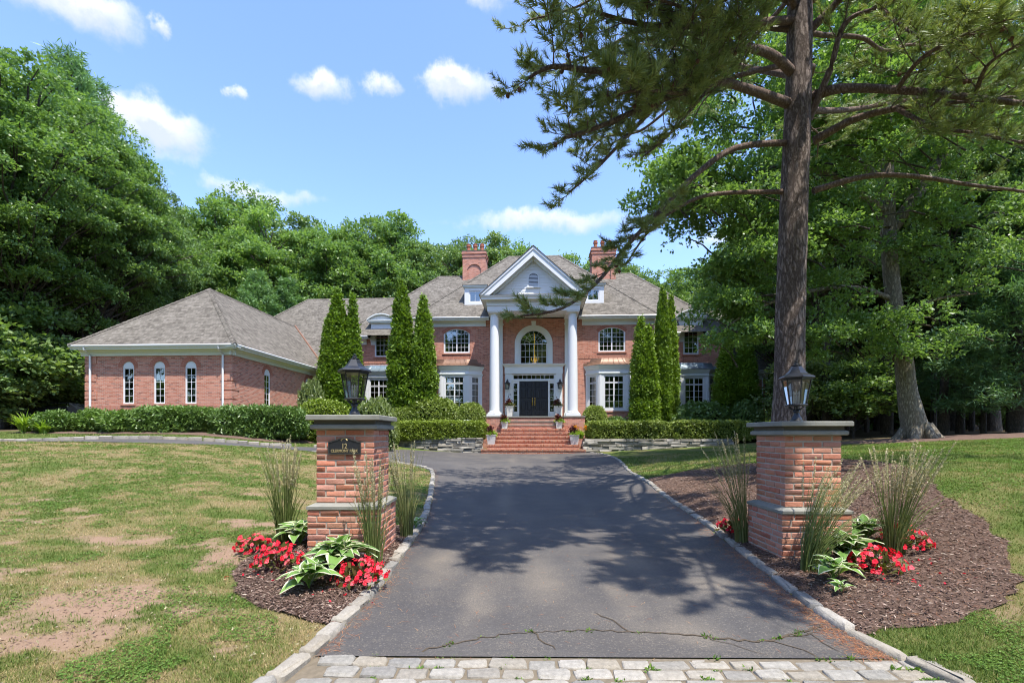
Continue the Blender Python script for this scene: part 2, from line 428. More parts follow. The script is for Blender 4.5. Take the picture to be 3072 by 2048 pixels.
def asphalt():
    m = M('asphalt', 0.82, 0.35)
    n = m.noise(0.55, 5, 0.62); n1 = m.noise(2.3, 6, 0.7); fine = m.noise(95, 3, 0.75)
    base = m.ramp(n, [(0.3, (0.058, 0.054, 0.053)), (0.7, (0.086, 0.080, 0.075))])
    worn = m.ramp(n1, [(0.46, (0.06, 0.06, 0.06)), (0.72, (0.8, 0.8, 0.8))])
    spk = m.ramp(fine, [(0.50, (0, 0, 0)), (0.66, (1, 1, 1))])
    f = m.math('MULTIPLY', worn, spk)
    c = m.mix(f, base, (0.26, 0.215, 0.155))
    vo = m.new('TexVoronoi', feature='DISTANCE_TO_EDGE'); m.put(vo.inputs['Vector'], m.mix(0.07, m.coord(), m.new('TexNoise').outputs['Color'])); vo.inputs['Scale'].default_value = 0.35
    c = m.mix(0.55, c, m.noise(34, 5, 0.85), 'OVERLAY')
    c = m.mix(m.ramp(m.noise(60, 2, 0.5), [(0.60, (0, 0, 0)), (0.68, (0.6, 0.6, 0.6))]), c, (0.19, 0.165, 0.135))
    cr = m.ramp(vo.outputs['Distance'], [(0.0, (1, 1, 1)), (0.0035, (0, 0, 0))])
    cr = m.math('MULTIPLY', cr, m.ramp(m.noise(0.4, 2), [(0.5, (0, 0, 0)), (0.6, (0.7, 0.7, 0.7))]))
    c = m.mix(cr, c, (0.03, 0.027, 0.024))
    c = m.mix(m.math('MULTIPLY', m.attr('tan'), m.ramp(fine, [(0.35, (0.25, 0.25, 0.25)), (0.62, (0.85, 0.85, 0.85))])), c, (0.235, 0.195, 0.145))
    c = m.mix(m.attr('crack'), c, (0.022, 0.02, 0.017))
    m.col(c); m.bump(fine, 0.45, 0.006); return m.m
MT['asphalt'] = asphalt()

def lawn_mat():
    m = M('lawn_ground', 0.95, 0.1)
    n = m.noise(3.2, 6, 0.7); f = m.noise(55, 4, 0.75); g = m.noise(14, 5, 0.7)
    soil = m.mix(f, (0.21, 0.13, 0.085), (0.34, 0.235, 0.16))
    dry = m.mix(g, (0.16, 0.133, 0.058), (0.24, 0.19, 0.095))
    lush = m.mix(g, (0.065, 0.098, 0.021), (0.115, 0.15, 0.035))
    gr = m.mix(m.attr('dry'), lush, dry)
    gr = m.mix(0.5, gr, f, 'OVERLAY')
    c = m.mix(m.attr('soil'), gr, soil)
    c = m.mix(m.attr('wood'), c, m.mix(f, (0.085, 0.062, 0.035), (0.16, 0.115, 0.065)))
    m.col(c); m.bump(f, 0.7, 0.02); return m.m
MT['lawn'] = lawn_mat()

def mulch_mat(name='mulch', a=(0.115, 0.073, 0.053), b=(0.28, 0.19, 0.145)):
    m = M(name, 0.95, 0.1)
    mp = m.new('Mapping'); m.l.new(m.coord(), mp.inputs[0]); mp.inputs['Scale'].default_value = (1, 2.2, 1); mp.inputs['Rotation'].default_value = (0, 0, 0.5)
    f = m.noise(70, 4, 0.75, mp.outputs[0]); g = m.noise(6, 4, 0.6)
    c = m.ramp(f, [(0.35, a), (0.6, tuple((x + y) / 2 for x, y in zip(a, b))), (0.78, b)])
    c = m.mix(0.35, c, g, 'OVERLAY'); m.col(c); m.bump(f, 0.9, 0.03); return m.m
MT['mulch'] = mulch_mat()

def leaf_mat(name, stops, trans=0.42, rough=0.42, spec=0.5, tcol=None, usernd=0.25):
    m = M(name, rough, spec)
    r = m.attr('rnd')  # leaf tone: random, plus painted hollow shade on shrubs and arborvitae
    f = m.math('ADD', m.math('MULTIPLY', r, 1 - usernd), m.math('MULTIPLY', m.rnd(), usernd))
    c = m.ramp(f, stops)
    m.col(c)
    tr = m.new('BsdfTranslucent')
    m.put(tr.inputs['Color'], m.mix(1.0, c, tcol or (1.2, 1.28, 0.55), 'MULTIPLY'))
    mx = m.new('MixShader'); mx.inputs[0].default_value = trans
    m.l.new(m.b.outputs[0], mx.inputs[1]); m.l.new(tr.outputs[0], mx.inputs[2]); m.l.new(mx.outputs[0], m.out.inputs['Surface'])
    return m.m
MT['leaf_oak'] = leaf_mat('oak_leaf', [(0, (0.103, 0.182, 0.055)), (0.5, (0.180, 0.287, 0.085)), (0.85, (0.268, 0.396, 0.118)), (1, (0.435, 0.470, 0.273))])
MT['leaf_dark'] = leaf_mat('dark_leaf', [(0, (0.092, 0.155, 0.058)), (0.5, (0.160, 0.252, 0.083)), (1, (0.305, 0.389, 0.144))], 0.3)
MT['leaf_light'] = leaf_mat('light_leaf', [(0, (0.109, 0.183, 0.047)), (0.5, (0.167, 0.261, 0.072)), (1, (0.292, 0.366, 0.144))], 0.42)
MT['leaf_pale'] = leaf_mat('pale_leaf', [(0, (0.132, 0.176, 0.055)), (0.6, (0.220, 0.275, 0.099)), (1, (0.374, 0.407, 0.209))], 0.4)
MT['wpine'] = leaf_mat('white_pine_needle', [(0, (0.104, 0.200, 0.088)), (0.5, (0.173, 0.310, 0.125)), (1, (0.276, 0.420, 0.188))], 0.25, 0.5)
MT['needle'] = leaf_mat('red_pine_needle', [(0, (0.146, 0.194, 0.064)), (0.5, (0.265, 0.329, 0.111)), (0.9, (0.459, 0.486, 0.184)), (1, (0.806, 0.502, 0.197))], 0.2, 0.4, 0.45)
MT['arbor'] = leaf_mat('arborvitae_leaf', [(0, (0.085, 0.150, 0.020)), (0.5, (0.17, 0.27, 0.030)), (1, (0.30, 0.42, 0.06))], 0.3, 0.55)
MT['box'] = leaf_mat('boxwood_leaf', [(0, (0.122, 0.179, 0.023)), (0.5, (0.216, 0.287, 0.034)), (0.9, (0.331, 0.402, 0.071)), (1, (0.431, 0.389, 0.172))], 0.25, 0.4)
MT['yew'] = leaf_mat('yew_leaf', [(0, (0.074, 0.133, 0.033)), (0.5, (0.138, 0.230, 0.053)), (1, (0.276, 0.400, 0.096))], 0.2, 0.4)
MT['hedge'] = leaf_mat('hedge_leaf', [(0, (0.114, 0.162, 0.030)), (0.5, (0.200, 0.266, 0.046)), (0.9, (0.313, 0.361, 0.086)), (1, (0.455, 0.399, 0.190))], 0.22, 0.42)
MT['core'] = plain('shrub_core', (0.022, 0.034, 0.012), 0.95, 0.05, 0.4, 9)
MT['grass'] = leaf_mat('grass_blade', [(0, (0.098, 0.152, 0.030)), (0.4, (0.164, 0.213, 0.046)), (0.6, (0.264, 0.250, 0.083)), (0.8, (0.369, 0.281, 0.128)), (1, (0.474, 0.348, 0.198))], 0.3, 0.6, 0.2, (1.2, 1.2, 0.8), 0.0)
MT['clover'] = leaf_mat('clover_leaf', [(0, (0.066, 0.143, 0.022)), (0.6, (0.121, 0.220, 0.033)), (1, (0.209, 0.308, 0.066))], 0.3, 0.5, 0.25, None, 0.0)
MT['reed'] = leaf_mat('reed_blade', [(0, (0.102, 0.150, 0.036)), (0.6, (0.168, 0.204, 0.066)), (1, (0.396, 0.336, 0.156))], 0.2, 0.5, 0.3, (1.2, 1.2, 0.8))
MT['plume'] = leaf_mat('reed_plume', [(0, (0.380, 0.333, 0.196)), (0.6, (0.529, 0.471, 0.287)), (1, (0.644, 0.598, 0.402))], 0.3, 0.7, 0.2, (1.1, 1.1, 0.9))
MT['hosta'] = leaf_mat('hosta_green', [(0, (0.109, 0.225, 0.051)), (1, (0.217, 0.362, 0.080))], 0.25, 0.38, 0.4, None, 1.0)
MT['hostaw'] = leaf_mat('hosta_margin', [(0, (0.56, 0.58, 0.36)), (1, (0.68, 0.70, 0.50))], 0.25, 0.4, 0.35, (1.0, 1.0, 0.9), 1.0)
MT['petal'] = leaf_mat('red_petal', [(0, (0.62, 0.008, 0.025)), (0.5, (0.85, 0.02, 0.05)), (1, (0.88, 0.16, 0.19))], 0.3, 0.5, 0.3, (1.0, 0.5, 0.5), 1.0)
MT['begleaf'] = leaf_mat('begonia_leaf', [(0, (0.06, 0.075, 0.02)), (0.5, (0.11, 0.13, 0.03)), (1, (0.20, 0.08, 0.04))], 0.25, 0.4)
MT['lime'] = leaf_mat('lime_leaf', [(0, (0.20, 0.32, 0.03)), (1, (0.36, 0.48, 0.07))], 0.35, 0.5)
MT['maroon'] = leaf_mat('maroon_leaf', [(0, (0.07, 0.012, 0.018)), (1, (0.16, 0.04, 0.035))], 0.2, 0.45)
MT['orange'] = leaf_mat('orange_petal', [(0, (0.72, 0.30, 0.02)), (1, (0.85, 0.50, 0.04))], 0.3, 0.5, 0.3, (1, .9, .5))
MT['chip'] = leaf_mat('mulch_chip', [(0, (0.075, 0.048, 0.038)), (0.5, (0.17, 0.11, 0.085)), (0.85, (0.27, 0.19, 0.15)), (1, (0.42, 0.34, 0.27))], 0.0, 0.9, 0.1, None, 0.0)
MT['litter'] = leaf_mat('pine_straw', [(0, (0.22, 0.085, 0.045)), (0.6, (0.33, 0.14, 0.07)), (1, (0.44, 0.27, 0.14))], 0.0, 0.9, 0.1, None, 0.0)

def bark(name, a, b, c, sx=1.0, bumpd=0.05, scale=7.0):
    """plated or furrowed bark: stretched cells broken up by noise"""
    m = M(name, 0.92, 0.15)
    mp = m.new('Mapping'); m.l.new(m.coord(), mp.inputs[0]); mp.inputs['Scale'].default_value = (sx, sx, 0.30 * sx)
    nz = m.new('TexNoise'); m.l.new(mp.outputs[0], nz.inputs['Vector']); nz.inputs['Scale'].default_value = 9; nz.inputs['Detail'].default_value = 6; nz.inputs['Roughness'].default_value = 0.7
    v = m.mix(0.30, mp.outputs[0], nz.outputs['Color'])
    vo = m.new('TexVoronoi', feature='DISTANCE_TO_EDGE'); m.put(vo.inputs['Vector'], v); vo.inputs['Scale'].default_value = scale
    fi = m.noise(55, 6, 0.75); st = m.new('TexNoise'); m.l.new(mp.outputs[0], st.inputs['Vector']); st.inputs['Scale'].default_value = 16; st.inputs['Detail'].default_value = 6; st.inputs['Roughness'].default_value = 0.75
    e = m.ramp(vo.outputs['Distance'], [(0.0, (0, 0, 0)), (0.22, (1, 1, 1))])
    pl = m.ramp(m.math('ADD', m.math('MULTIPLY', st.outputs['Fac'], 0.6), m.math('MULTIPLY', fi, 0.4)), [(0.32, a), (0.66, b)])
    m.col(m.mix(m.math('ADD', m.math('MULTIPLY', e, 0.75), m.math('MULTIPLY', st.outputs['Fac'], 0.35), True), c, pl))
    h = m.math('ADD', m.math('MULTIPLY', e, 0.8), m.math('ADD', m.math('MULTIPLY', fi, 0.4), m.math('MULTIPLY', st.outputs['Fac'], 0.8)))
    m.bump(h, 0.85, bumpd); return m.m
MT['bark_pine'] = bark('pine_bark', (0.20, 0.15, 0.122), (0.42, 0.345, 0.30), (0.07, 0.047, 0.036), 3.0, 0.035, 6.0)
MT['bark_limb'] = bark('pine_limb_bark', (0.17, 0.115, 0.088), (0.36, 0.28, 0.235), (0.085, 0.052, 0.038), 4.0, 0.012)
MT['bark_oak'] = bark('oak_bark', (0.27, 0.235, 0.17), (0.46, 0.41, 0.32), (0.13, 0.105, 0.075), 2.4, 0.035, 8.0)
MT['bark_grey'] = bark('grey_bark', (0.10, 0.085, 0.065), (0.17, 0.145, 0.115), (0.04, 0.033, 0.025), 2.4, 0.03)
# ================================================================== THE GROUND
CP = np.array([
 (0, 0, 0.0), (-4, 0, 0.0), (5, 0, 0.0), (-12, 0, 0.15), (12, 0, 0.1), (0, 3.2, 0.0), (-3, 3, 0.05), (-8, 3, 0.15), (5, 3, 0.05), (9, 3, 0.15),
 (-1.25, 4.8, 0.04), (-1.82, 5.2, 0.16), (-2.6, 4.5, 0.12), (2.66, 5.25, 0.05), (3.4, 5.3, 0.07), (4.6, 4.5, 0.18), (5.45, 5.3, 0.38), (5.9, 7, 0.72),
 (0.7, 6, 0.05), (-1.33, 7.3, 0.08), (2.86, 6.8, 0.08), (-1.83, 11.5, 0.2), (3.15, 9.8, 0.14), (1, 12, 0.16), (-3.2, 7.0, 0.25), (-5, 9, 0.52), (-8.1, 7.6, 0.48),
 (-2.64, 15.2, 0.38), (-3.36, 15.9, 0.46), (3.68, 15.4, 0.25), (1.4, 20, 0.28), (1.4, 27.5, 0.37), (-6.4, 25, 0.56), (-6.85, 16.8, 0.86), (-9, 15.4, 1.09),
 (-8, 12, 0.88), (-14, 13.3, 1.26), (-20, 12.2, 1.30), (-11, 14.3, 1.18), (-18.1, 17, 1.17), (-9.7, 18.5, 1.03), (-8.15, 20, 0.92), (-13, 21.3, 1.52), (-20, 21.5, 1.6), (-10, 23.5, 1.3),
 (-28, 15, 1.3), (-28, 25, 1.7), (5.74, 10, 0.68), (4.65, 25.2, 0.40), (5, 27, 0.46), (11.5, 26.8, 0.82), (15.2, 18, 1.2), (7.7, 9.7, 0.92), (9, 14, 0.95), (5.6, 16, 0.48), (7, 21, 0.62),
 (12, 8, 0.95), (20, 10, 1.3), (25, 20, 1.5), (18, 30, 1.4), (9, 4, 0.35), (18, 4, 0.6),
 (-40, 5, 0.9), (40, 5, 1.0), (-40, 40, 2.0), (40, 40, 1.8), (0, 60, 2.0), (-20, 34, 1.8), (0, 36, 1.5), (-40, -25, 0), (40, -25, 0), (0, -25, 0)], float)
def _tps(r2): return np.where(r2 > 1e-9, r2 * np.log(r2 + 1e-12) * 0.5, 0.0)
_n = len(CP)
_K = _tps((CP[:, None, 0] - CP[None, :, 0]) ** 2 + (CP[:, None, 1] - CP[None, :, 1]) ** 2) + np.eye(_n) * 0.6
_P = np.c_[np.ones(_n), CP[:, :2]]
_A = np.zeros((_n + 3, _n + 3)); _A[:_n, :_n] = _K; _A[:_n, _n:] = _P; _A[_n:, :_n] = _P.T
_w = np.linalg.solve(_A, np.r_[CP[:, 2], np.zeros(3)])
def tz(x, y):
    x = np.asarray(x, float); y = np.asarray(y, float); sh = x.shape
    xc = np.clip(x, -40, 40).ravel(); yc = np.clip(y, -25, 60).ravel()
    z = _w[_n] + _w[_n + 1] * xc + _w[_n + 2] * yc
    for i in range(_n):
        z = z + _w[i] * _tps((xc - CP[i, 0]) ** 2 + (yc - CP[i, 1]) ** 2)
    return z.reshape(sh)
def tz1(x, y): return float(tz(np.array([x]), np.array([y]))[0])

# plan outlines
DRIVE_L = smooth_line([(-1.3, 3.188), (-1.22, 4.8), (-1.33, 7.3), (-1.58, 9.5), (-1.86, 11.5), (-2.25, 14), (-2.64, 15.2), (-3.5, 16.0), (-5.2, 16.6), (-6.85, 16.7), (-9, 15.9), (-14, 14.0), (-20, 12.9), (-27, 12.3)], 6)
DRIVE_F = smooth_line([(-27, 16.4), (-18.1, 17), (-13.5, 17.6), (-9.7, 18.6), (-8.15, 20), (-7.3, 22.5), (-6.7, 25.2), (-6.2, 26.6)], 6)
DRIVE_R = smooth_line([(4.3, 27.1), (4.75, 25.2), (4.35, 20), (3.72, 15.4), (3.15, 9.8), (2.86, 6.8), (2.66, 5.25), (2.53, 4.27), (2.48, 3.6), (2.52, 3.188)], 6)
DRIVE = DRIVE_L + DRIVE_F + [(-3, 27.2), (1, 27.35)] + DRIVE_R
BED_L = smooth_line([(-1.30, 3.62), (-1.56, 3.74), (-2.2, 4.02), (-2.62, 4.5), (-2.78, 5.1), (-2.62, 5.9), (-2.2, 6.4), (-1.8, 6.9), (-1.55, 7.6), (-1.42, 8.0)], 4) + [(-1.35, 7.3), (-1.26, 5.5), (-1.25, 4.5)]
BED_R = smooth_line([(2.60, 3.55), (3.1, 3.62), (3.9, 3.92), (4.7, 4.5), (5.35, 5.3), (5.9, 6.6), (6.9, 8.2), (7.5, 10), (7.1, 11.8), (6, 13.0), (4.8, 13.2), (3.6, 12.8)], 4) + [(3.2, 9.8), (2.92, 6.8), (2.72, 5.25), (2.60, 4.27)]
BED_OAK = [(16.8 + 4.6 * math.cos(a) * (1 + 0.08 * math.sin(3 * a)), 18.6 + 2.1 * math.sin(a)) for a in np.linspace(0, 2 * math.pi, 28, endpoint=False)]
BED_Y = smooth_line([(-21.5, 20.4), (-17, 20.3), (-13.5, 20.0), (-11, 19.9), (-9.4, 20.6), (-8.8, 22.5), (-9.2, 24.5)], 4) + [(-12.5, 24.5), (-13.0, 22.6), (-21.5, 22.6)]

def ragged(poly, amp, seed):      # uneven edge for a planting bed
    P = []
    n = len(poly)
    for i in range(n):
        (xa, ya), (xb, yb) = poly[i], poly[(i + 1) % n]; L = math.hypot(xb - xa, yb - ya); k = max(1, int(L / 0.12))
        for j in range(k):
            t = j / k; x, y = xa + (xb - xa) * t, ya + (yb - ya) * t; nx, ny = (yb - ya) / (L + 1e-9), -(xb - xa) / (L + 1e-9)
            d = float(fbm(np.array([x * 5.0]), np.array([y * 5.0]), seed, 3)[0] - .5) * 2 * amp
            if float(poly_dist(np.array([x]), np.array([y]), DRIVE)[0]) < .25: d = 0
            P.append((x + nx * d, y + ny * d))
    return P
BED_L = ragged(BED_L, .09, 3); BED_R = ragged(BED_R, .14, 5)
def lawn_masks(x, y):
    """bare soil, dryness and woodland floor at a place on the ground"""
    n = fbm(x * 0.8, y * 1.3, 3, 5); n2 = fbm(x * 4.2, y * 5.5, 11, 4); n3 = fbm(x * 1.9, y * 2.8, 13, 4); n4 = fbm(x * 13, y * 16, 17, 3)
    soil = np.clip((n * 0.36 + n2 * 0.38 + n3 * 0.26 + (n4 - .5) * .22 - 0.595) * 11, 0, 1)
    def blob(cx, cy, rx, ry):
        return np.clip(1.25 - np.hypot((x - cx) / rx, (y - cy) / ry) + (n2 - 0.5) * 2.2 + (n3 - 0.5) * 1.6 + (n4 - 0.5) * 1.2, 0, 1)
    for b in ((-3.4, 3.75, 1.0, 0.5), (-4.6, 5.6, 0.8, 0.18), (-3.0, 6.6, 0.8, 0.26), (-2.9, 8.4, 0.6, 0.3), (-3.1, 5.1, 0.35, 0.5)):
        soil = np.maximum(soil, blob(*b) * 1.2)
    left = (x < -1.0) & (y < 16)
    far = np.clip((y - 7.5) / 4.0, 0, 1)
    soil = np.where(left, soil * (1 - 0.75 * far), np.where((x > 2) & (y < 4.4), soil * 0.6, 0))
    dry = np.where(left, np.clip(0.56 + (fbm(x * 1.4, y * 2.2, 31, 4) - 0.5) * 1.9 + (n2 - 0.5) * 1.8 + 0.16 * far, 0, 1), np.clip(0.22 + (fbm(x * 1.3, y * 1.3, 41, 4) - 0.50) * 1.8 + (n2 - 0.5) * 0.8, 0, 0.75))
    dry = np.where((x < -5) & (y > 16.5), np.clip(dry * 0.3, 0, 1), dry)
    wood = np.clip((x - 19) / 3, 0, 1)
    wood = np.maximum(wood, np.clip((y - 21.5) / 2, 0, 1) * np.clip((x - 13) / 2, 0, 1))
    wood = np.maximum(wood, np.clip((-21.5 - x) / 2, 0, 1) * np.clip((y - 20) / 2, 0, 1))
    wood = np.maximum(wood, np.clip((y - 40) / 4, 0, 1))
    return np.clip(soil, 0, 1), dry, np.clip(wood, 0, 1)

def axis(a, b, dense0, dense1, step, grow=1.16, cap=60):
    xs = list(np.arange(dense0, dense1 + 1e-6, step)); s = step
    while xs[-1] < b: s = min(s * grow, cap); xs.append(xs[-1] + s)
    s = step
    while xs[0] > a: s = min(s * grow, cap); xs.insert(0, xs[0] - s)
    return np.array(xs)
gx = axis(-900, 900, -9, 7, 0.06, 1.12); gy = axis(-500, 1400, 2.4, 11, 0.06, 1.12)
GX, GY = np.meshgrid(gx, gy)
near = np.exp(-np.maximum(0, np.hypot(GX, GY - 5) - 12) / 6)
gz = tz(GX, GY) + (fbm(GX * 2.2, GY * 2.2, 5, 3) - 0.5) * 0.035 * near
ind = in_poly(GX, GY, DRIVE); dd = poly_dist(GX, GY, DRIVE)
gz = np.where(ind, gz - np.clip(dd * 0.5, 0, 0.05), gz)
apron = (GX > -1.4) & (GX < 2.8) & (GY < 3.3)
gz = np.where(apron, gz - 0.05, gz)
so, dr, wo = lawn_masks(GX, GY)
ny, nx = GX.shape
idx = np.arange(nx * ny).reshape(ny, nx)
Q = np.stack([idx[:-1, :-1], idx[:-1, 1:], idx[1:, 1:], idx[1:, :-1]], -1).reshape(-1, 4)
ground = link('ground', np_mesh('ground', np.stack([GX, GY, gz], -1).reshape(-1, 3), Q, None, MT['lawn'],
              {'soil': so.ravel(), 'dry': dr.ravel(), 'wood': wo.ravel()}, True))
tag(ground, 'patchy lawn and ground of the front yard and woods', 'ground', kind='structure')

def sheet(name, outline, step, zf, mat, extra=None):
    """a surface cut to an outline, following zf(x, y)"""
    o = np.array(outline); x0, y0 = o.min(0); x1, y1 = o.max(0)
    xs, ys = np.meshgrid(np.arange(x0, x1, step), np.arange(y0, y1, step))
    xs = xs.ravel() + np.random.RandomState(1).uniform(-.2, .2, xs.size) * step; ys = ys.ravel()
    k = in_poly(xs, ys, outline) & (poly_dist(xs, ys, outline) > step * 0.35)
    pts = [Vector((a, b)) for a, b in outline] + [Vector((a, b)) for a, b in zip(xs[k], ys[k])]
    n = len(outline)
    vs_, _, fs, *_ = delaunay_2d_cdt(pts, [(i, (i + 1) % n) for i in range(n)], [], 1, 1e-4)
    V = np.array([(v.x, v.y) for v in vs_]); z = zf(V[:, 0], V[:, 1])
    at_ = extra(V[:, 0], V[:, 1]) if extra else None
    return link(name, np_mesh(name, np.c_[V, z], None, np.array([f for f in fs if len(f) == 3]), mat, at_, True))

CRACK = smooth_line([(-0.62, 3.28), (-0.3, 3.45), (0.05, 3.58), (0.5, 3.63), (1.0, 3.60), (1.45, 3.52), (1.75, 3.45), (1.98, 3.52), (2.2, 3.62), (2.42, 3.72)], 8)
CRACK = [(x + 0.012 * math.sin(37 * x) + 0.008 * math.sin(91 * x), y + 0.014 * math.sin(53 * x) + 0.008 * math.sin(113 * x)) for x, y in CRACK]
def drive_attr(x, y):
    t = np.zeros_like(x)
    for cx, cy_, rx, ry in ((1.0, 4.35, 0.16, 0.75), (1.3, 3.6, 0.35, 0.35), (0.3, 5.0, 0.30, 0.9), (-0.3, 4.4, 0.14, 0.8), (1.9, 4.6, 0.3, 0.5), (1.35, 5.6, 0.4, 0.9), (-0.8, 5.4, 0.25, 0.8)):
        t = np.maximum(t, np.clip(1.1 - np.hypot((x - cx) / rx, (y - cy_) / ry) + (fbm(x * 3, y * 3, 77, 3) - 0.5) * 1.2, 0, 1))
    xc = 0.65 + np.clip(y - 12, 0, 20) * 0.02
    for k in (-0.8, 0.8): t = np.maximum(t, np.clip(1 - np.abs(x - xc - k) / .28, 0, 1) * np.clip(fbm(x * 2.4, y * 0.5, 91, 4) * 2.2 - .75, 0, 1) * .8)
    t = t * 0.55 + np.clip(fbm(x * 1.3, y * 0.6, 55, 4) - 0.48, 0, 1) * 0.7
    return {'tan': np.clip(t * 1.35, 0, 0.9), 'crack': np.zeros_like(x)}
drive = sheet('driveway', DRIVE, 0.13, lambda x, y: tz(x, y) + 0.012, MT['asphalt'], drive_attr)
tag(drive, 'dark asphalt driveway sweeping up to the house', 'driveway', kind='structure')
# the long crack across the asphalt mouth, with weeds in it
cb = B()
def crack_line(line, w0):
    cw = [w0 * (.35 + abs(math.sin(3.1 * i + line[0][0] * 9)) * .8) for i in range(len(line))]; cw[-1] = .0008
    for i in range(len(line) - 1):
        (xa, ya), (xb, yb) = line[i], line[i + 1]; za, zb = tz1(xa, ya) + 0.0165, tz1(xb, yb) + 0.0165
        nx, ny = -(yb - ya), xb - xa; l = math.hypot(nx, ny) or 1; nx, ny = nx / l, ny / l
        cb.poly([(xa - nx * cw[i], ya - ny * cw[i], za), (xa + nx * cw[i], ya + ny * cw[i], za), (xb + nx * cw[i + 1], yb + ny * cw[i + 1], zb), (xb - nx * cw[i + 1], yb - ny * cw[i + 1], zb)][::-1])
crack_line(CRACK, .009)
rc = random.Random(3)
for i0, dx, dy, m in ((18, .03, -.05, 6), (40, .035, -.045, 7), (52, .03, -.05, 6), (60, .05, -.03, 7), (64, .02, -.06, 5), (66, .05, .02, 5), (30, -.02, .06, 6), (56, .06, .015, 6)):
    l = [CRACK[min(i0, len(CRACK) - 2)]]
    for k in range(m): l.append((l[-1][0] + dx * rc.uniform(.4, 1.6) + rc.uniform(-.03, .03), max(3.2, l[-1][1] + dy * rc.uniform(.4, 1.6) + rc.uniform(-.02, .02))))
    crack_line(l, .005)
cb.build('crack', plain('crack_dirt', (0.09, 0.07, 0.05), 0.95, 0.1, 0.5, 30), drive)
street = B().poly([(-60, -6, 0.03), (60, -6, 0.03), (60, 2.05, 0.03), (-60, 2.05, 0.03)]).build('street', MT['asphalt'])
tag(street, 'grey asphalt street in front of the apron', 'street', kind='structure')

def bump_bed(outline, h, seed):
    def f(x, y):
        d = poly_dist(x, y, outline)
        return tz(x, y) + 0.015 + h * np.clip(d / 0.35, 0, 1) ** 0.6 + (fbm(x * 4, y * 4, seed, 3) - 0.5) * 0.05 * np.clip(d / 0.2, 0, 1)
    return f
zL, zR, zO, zY = bump_bed(BED_L, 0.05, 3), bump_bed(BED_R, 0.06, 5), bump_bed(BED_OAK, 0.10, 7), bump_bed(BED_Y, 0.05, 9)
for nm, ol, zf, st, lb in (('mulch_bed', BED_L, zL, 0.09, 'small dark mulch bed round the left gate pillar'),
                           ('mulch_bed', BED_R, zR, 0.12, 'large brown mulch bed round the right gate pillar and pine'),
                           ('mulch_bed', BED_OAK, zO, 0.4, 'mulch ring round the leaning oak trunk'),
                           ('mulch_bed', BED_Y, zY, 0.35, 'strip of mulch under the yew hedge by the garage')):
    tag(sheet(nm, ol, st, zf, MT['mulch']), lb, 'mulch bed', kind='structure')

# ------------------------------------------------------------------ granite setts and kerbs
def stone_mesh(name, lx, ly, lz, seed, mat, rough=0.008, bev=0.016):
    r = random.Random(seed); b = B()
    def ring(z, k):
        pts = []
        hx, hy = lx / 2 - k, ly / 2 - k; c = min(hx, hy) * 0.28
        for (sx, sy) in ((-1, -1), (1, -1), (1, 1), (-1, 1)):
            a, d = (sx * (hx - c), sy * hy), (sx * hx, sy * (hy - c))
            pts += [a, d] if (sx * sy < 0) == False and False else ([d, a] if (sx, sy) in ((-1, -1), (1, 1)) else [a, d])
        return [(x + r.uniform(-rough, rough), y + r.uniform(-rough, rough), z + r.uniform(-rough, rough) * 0.8) for x, y in pts]
    b.loft([ring(-lz / 2, 0.004), ring(lz / 2 - bev, 0.0), ring(lz / 2 - bev * 0.25, bev * 0.5), ring(lz / 2, bev * 1.4)])
    return b.mesh(name, mat, 50)
SETT = [stone_mesh('sett', 0.215, 0.118, 0.12, 40 + i, MT['granite']) for i in range(5)]
KERB = [stone_mesh('kerb_stone', 0.29, 0.115, 0.22, 60 + i, MT['granite'], 0.012, 0.022) for i in range(5)]
ap = thing('cobble_apron', 'rows of pale granite cobbles across the driveway mouth', 'cobbles')
tag(ap, kind='structure')
rs = random.Random(5)
for row in range(5):
    y = 3.125 - row * 0.133; x = -1.26 - row * 0.02 + (0.11 if row % 2 else 0)
    while x < 2.72 + row * 0.03:
        sx = rs.uniform(0.82, 1.16); w = 0.215 * sx
        o = link('sett', rs.choice(SETT), ap, (x + w / 2, y + rs.uniform(-.008, .008), tz1(x, y) - 0.045 + rs.uniform(-.006, .006)), rs.uniform(-.04, .04))
        o.scale = (sx, rs.uniform(0.92, 1.04), 1); x += w + rs.uniform(0.008, 0.02)
sand = sheet('joint_sand', [(-1.40, 2.4), (2.74, 2.4), (2.74, 3.186), (-1.40, 3.186)], .12, lambda x, y: tz(x, y) + .001, plain('joint_sand', (0.17, 0.14, 0.10), 0.95, 0.1, 0.4, 25)); sand.parent = ap

def kerb(name, label, line, L, out, lift, scale=1.0, gap=None):
    k = thing(name, label, 'kerb'); tag(k, kind='structure')
    P = np.array(line); seg = np.hypot(*(P[1:] - P[:-1]).T); cum = np.r_[0, np.cumsum(seg)]
    s = 0.0; r = random.Random(hash(label) % 1000 if False else len(label))
    while s < cum[-1] - L * 0.5:
        l = L * r.uniform(0.8, 1.25)
        m = s + l / 2
        x = np.interp(m, cum, P[:, 0]); y = np.interp(m, cum, P[:, 1])
        x2 = np.interp(m + .05, cum, P[:, 0]); y2 = np.interp(m + .05, cum, P[:, 1])
        dx, dy = x2 - x, y2 - y; n = math.hypot(dx, dy) or 1
        px, py = x - dy / n * out, y + dx / n * out
        if not (gap and gap[0] < x < gap[1]):
            o = link('stone', r.choice(KERB), k, (px, py, tz1(px, py) - 0.11 + lift + r.uniform(-.012, .012)), math.atan2(dy, dx) + r.uniform(-.05, .05))
            o.rotation_euler[0] = r.uniform(-.06, .06)
            o.scale = (l / 0.29 * 0.925, r.uniform(0.9, 1.1) * scale, 1)
        s += l
    return k
k_l = [p for p in DRIVE_L if p[0] > -6.9 and p[1] < 16.8]
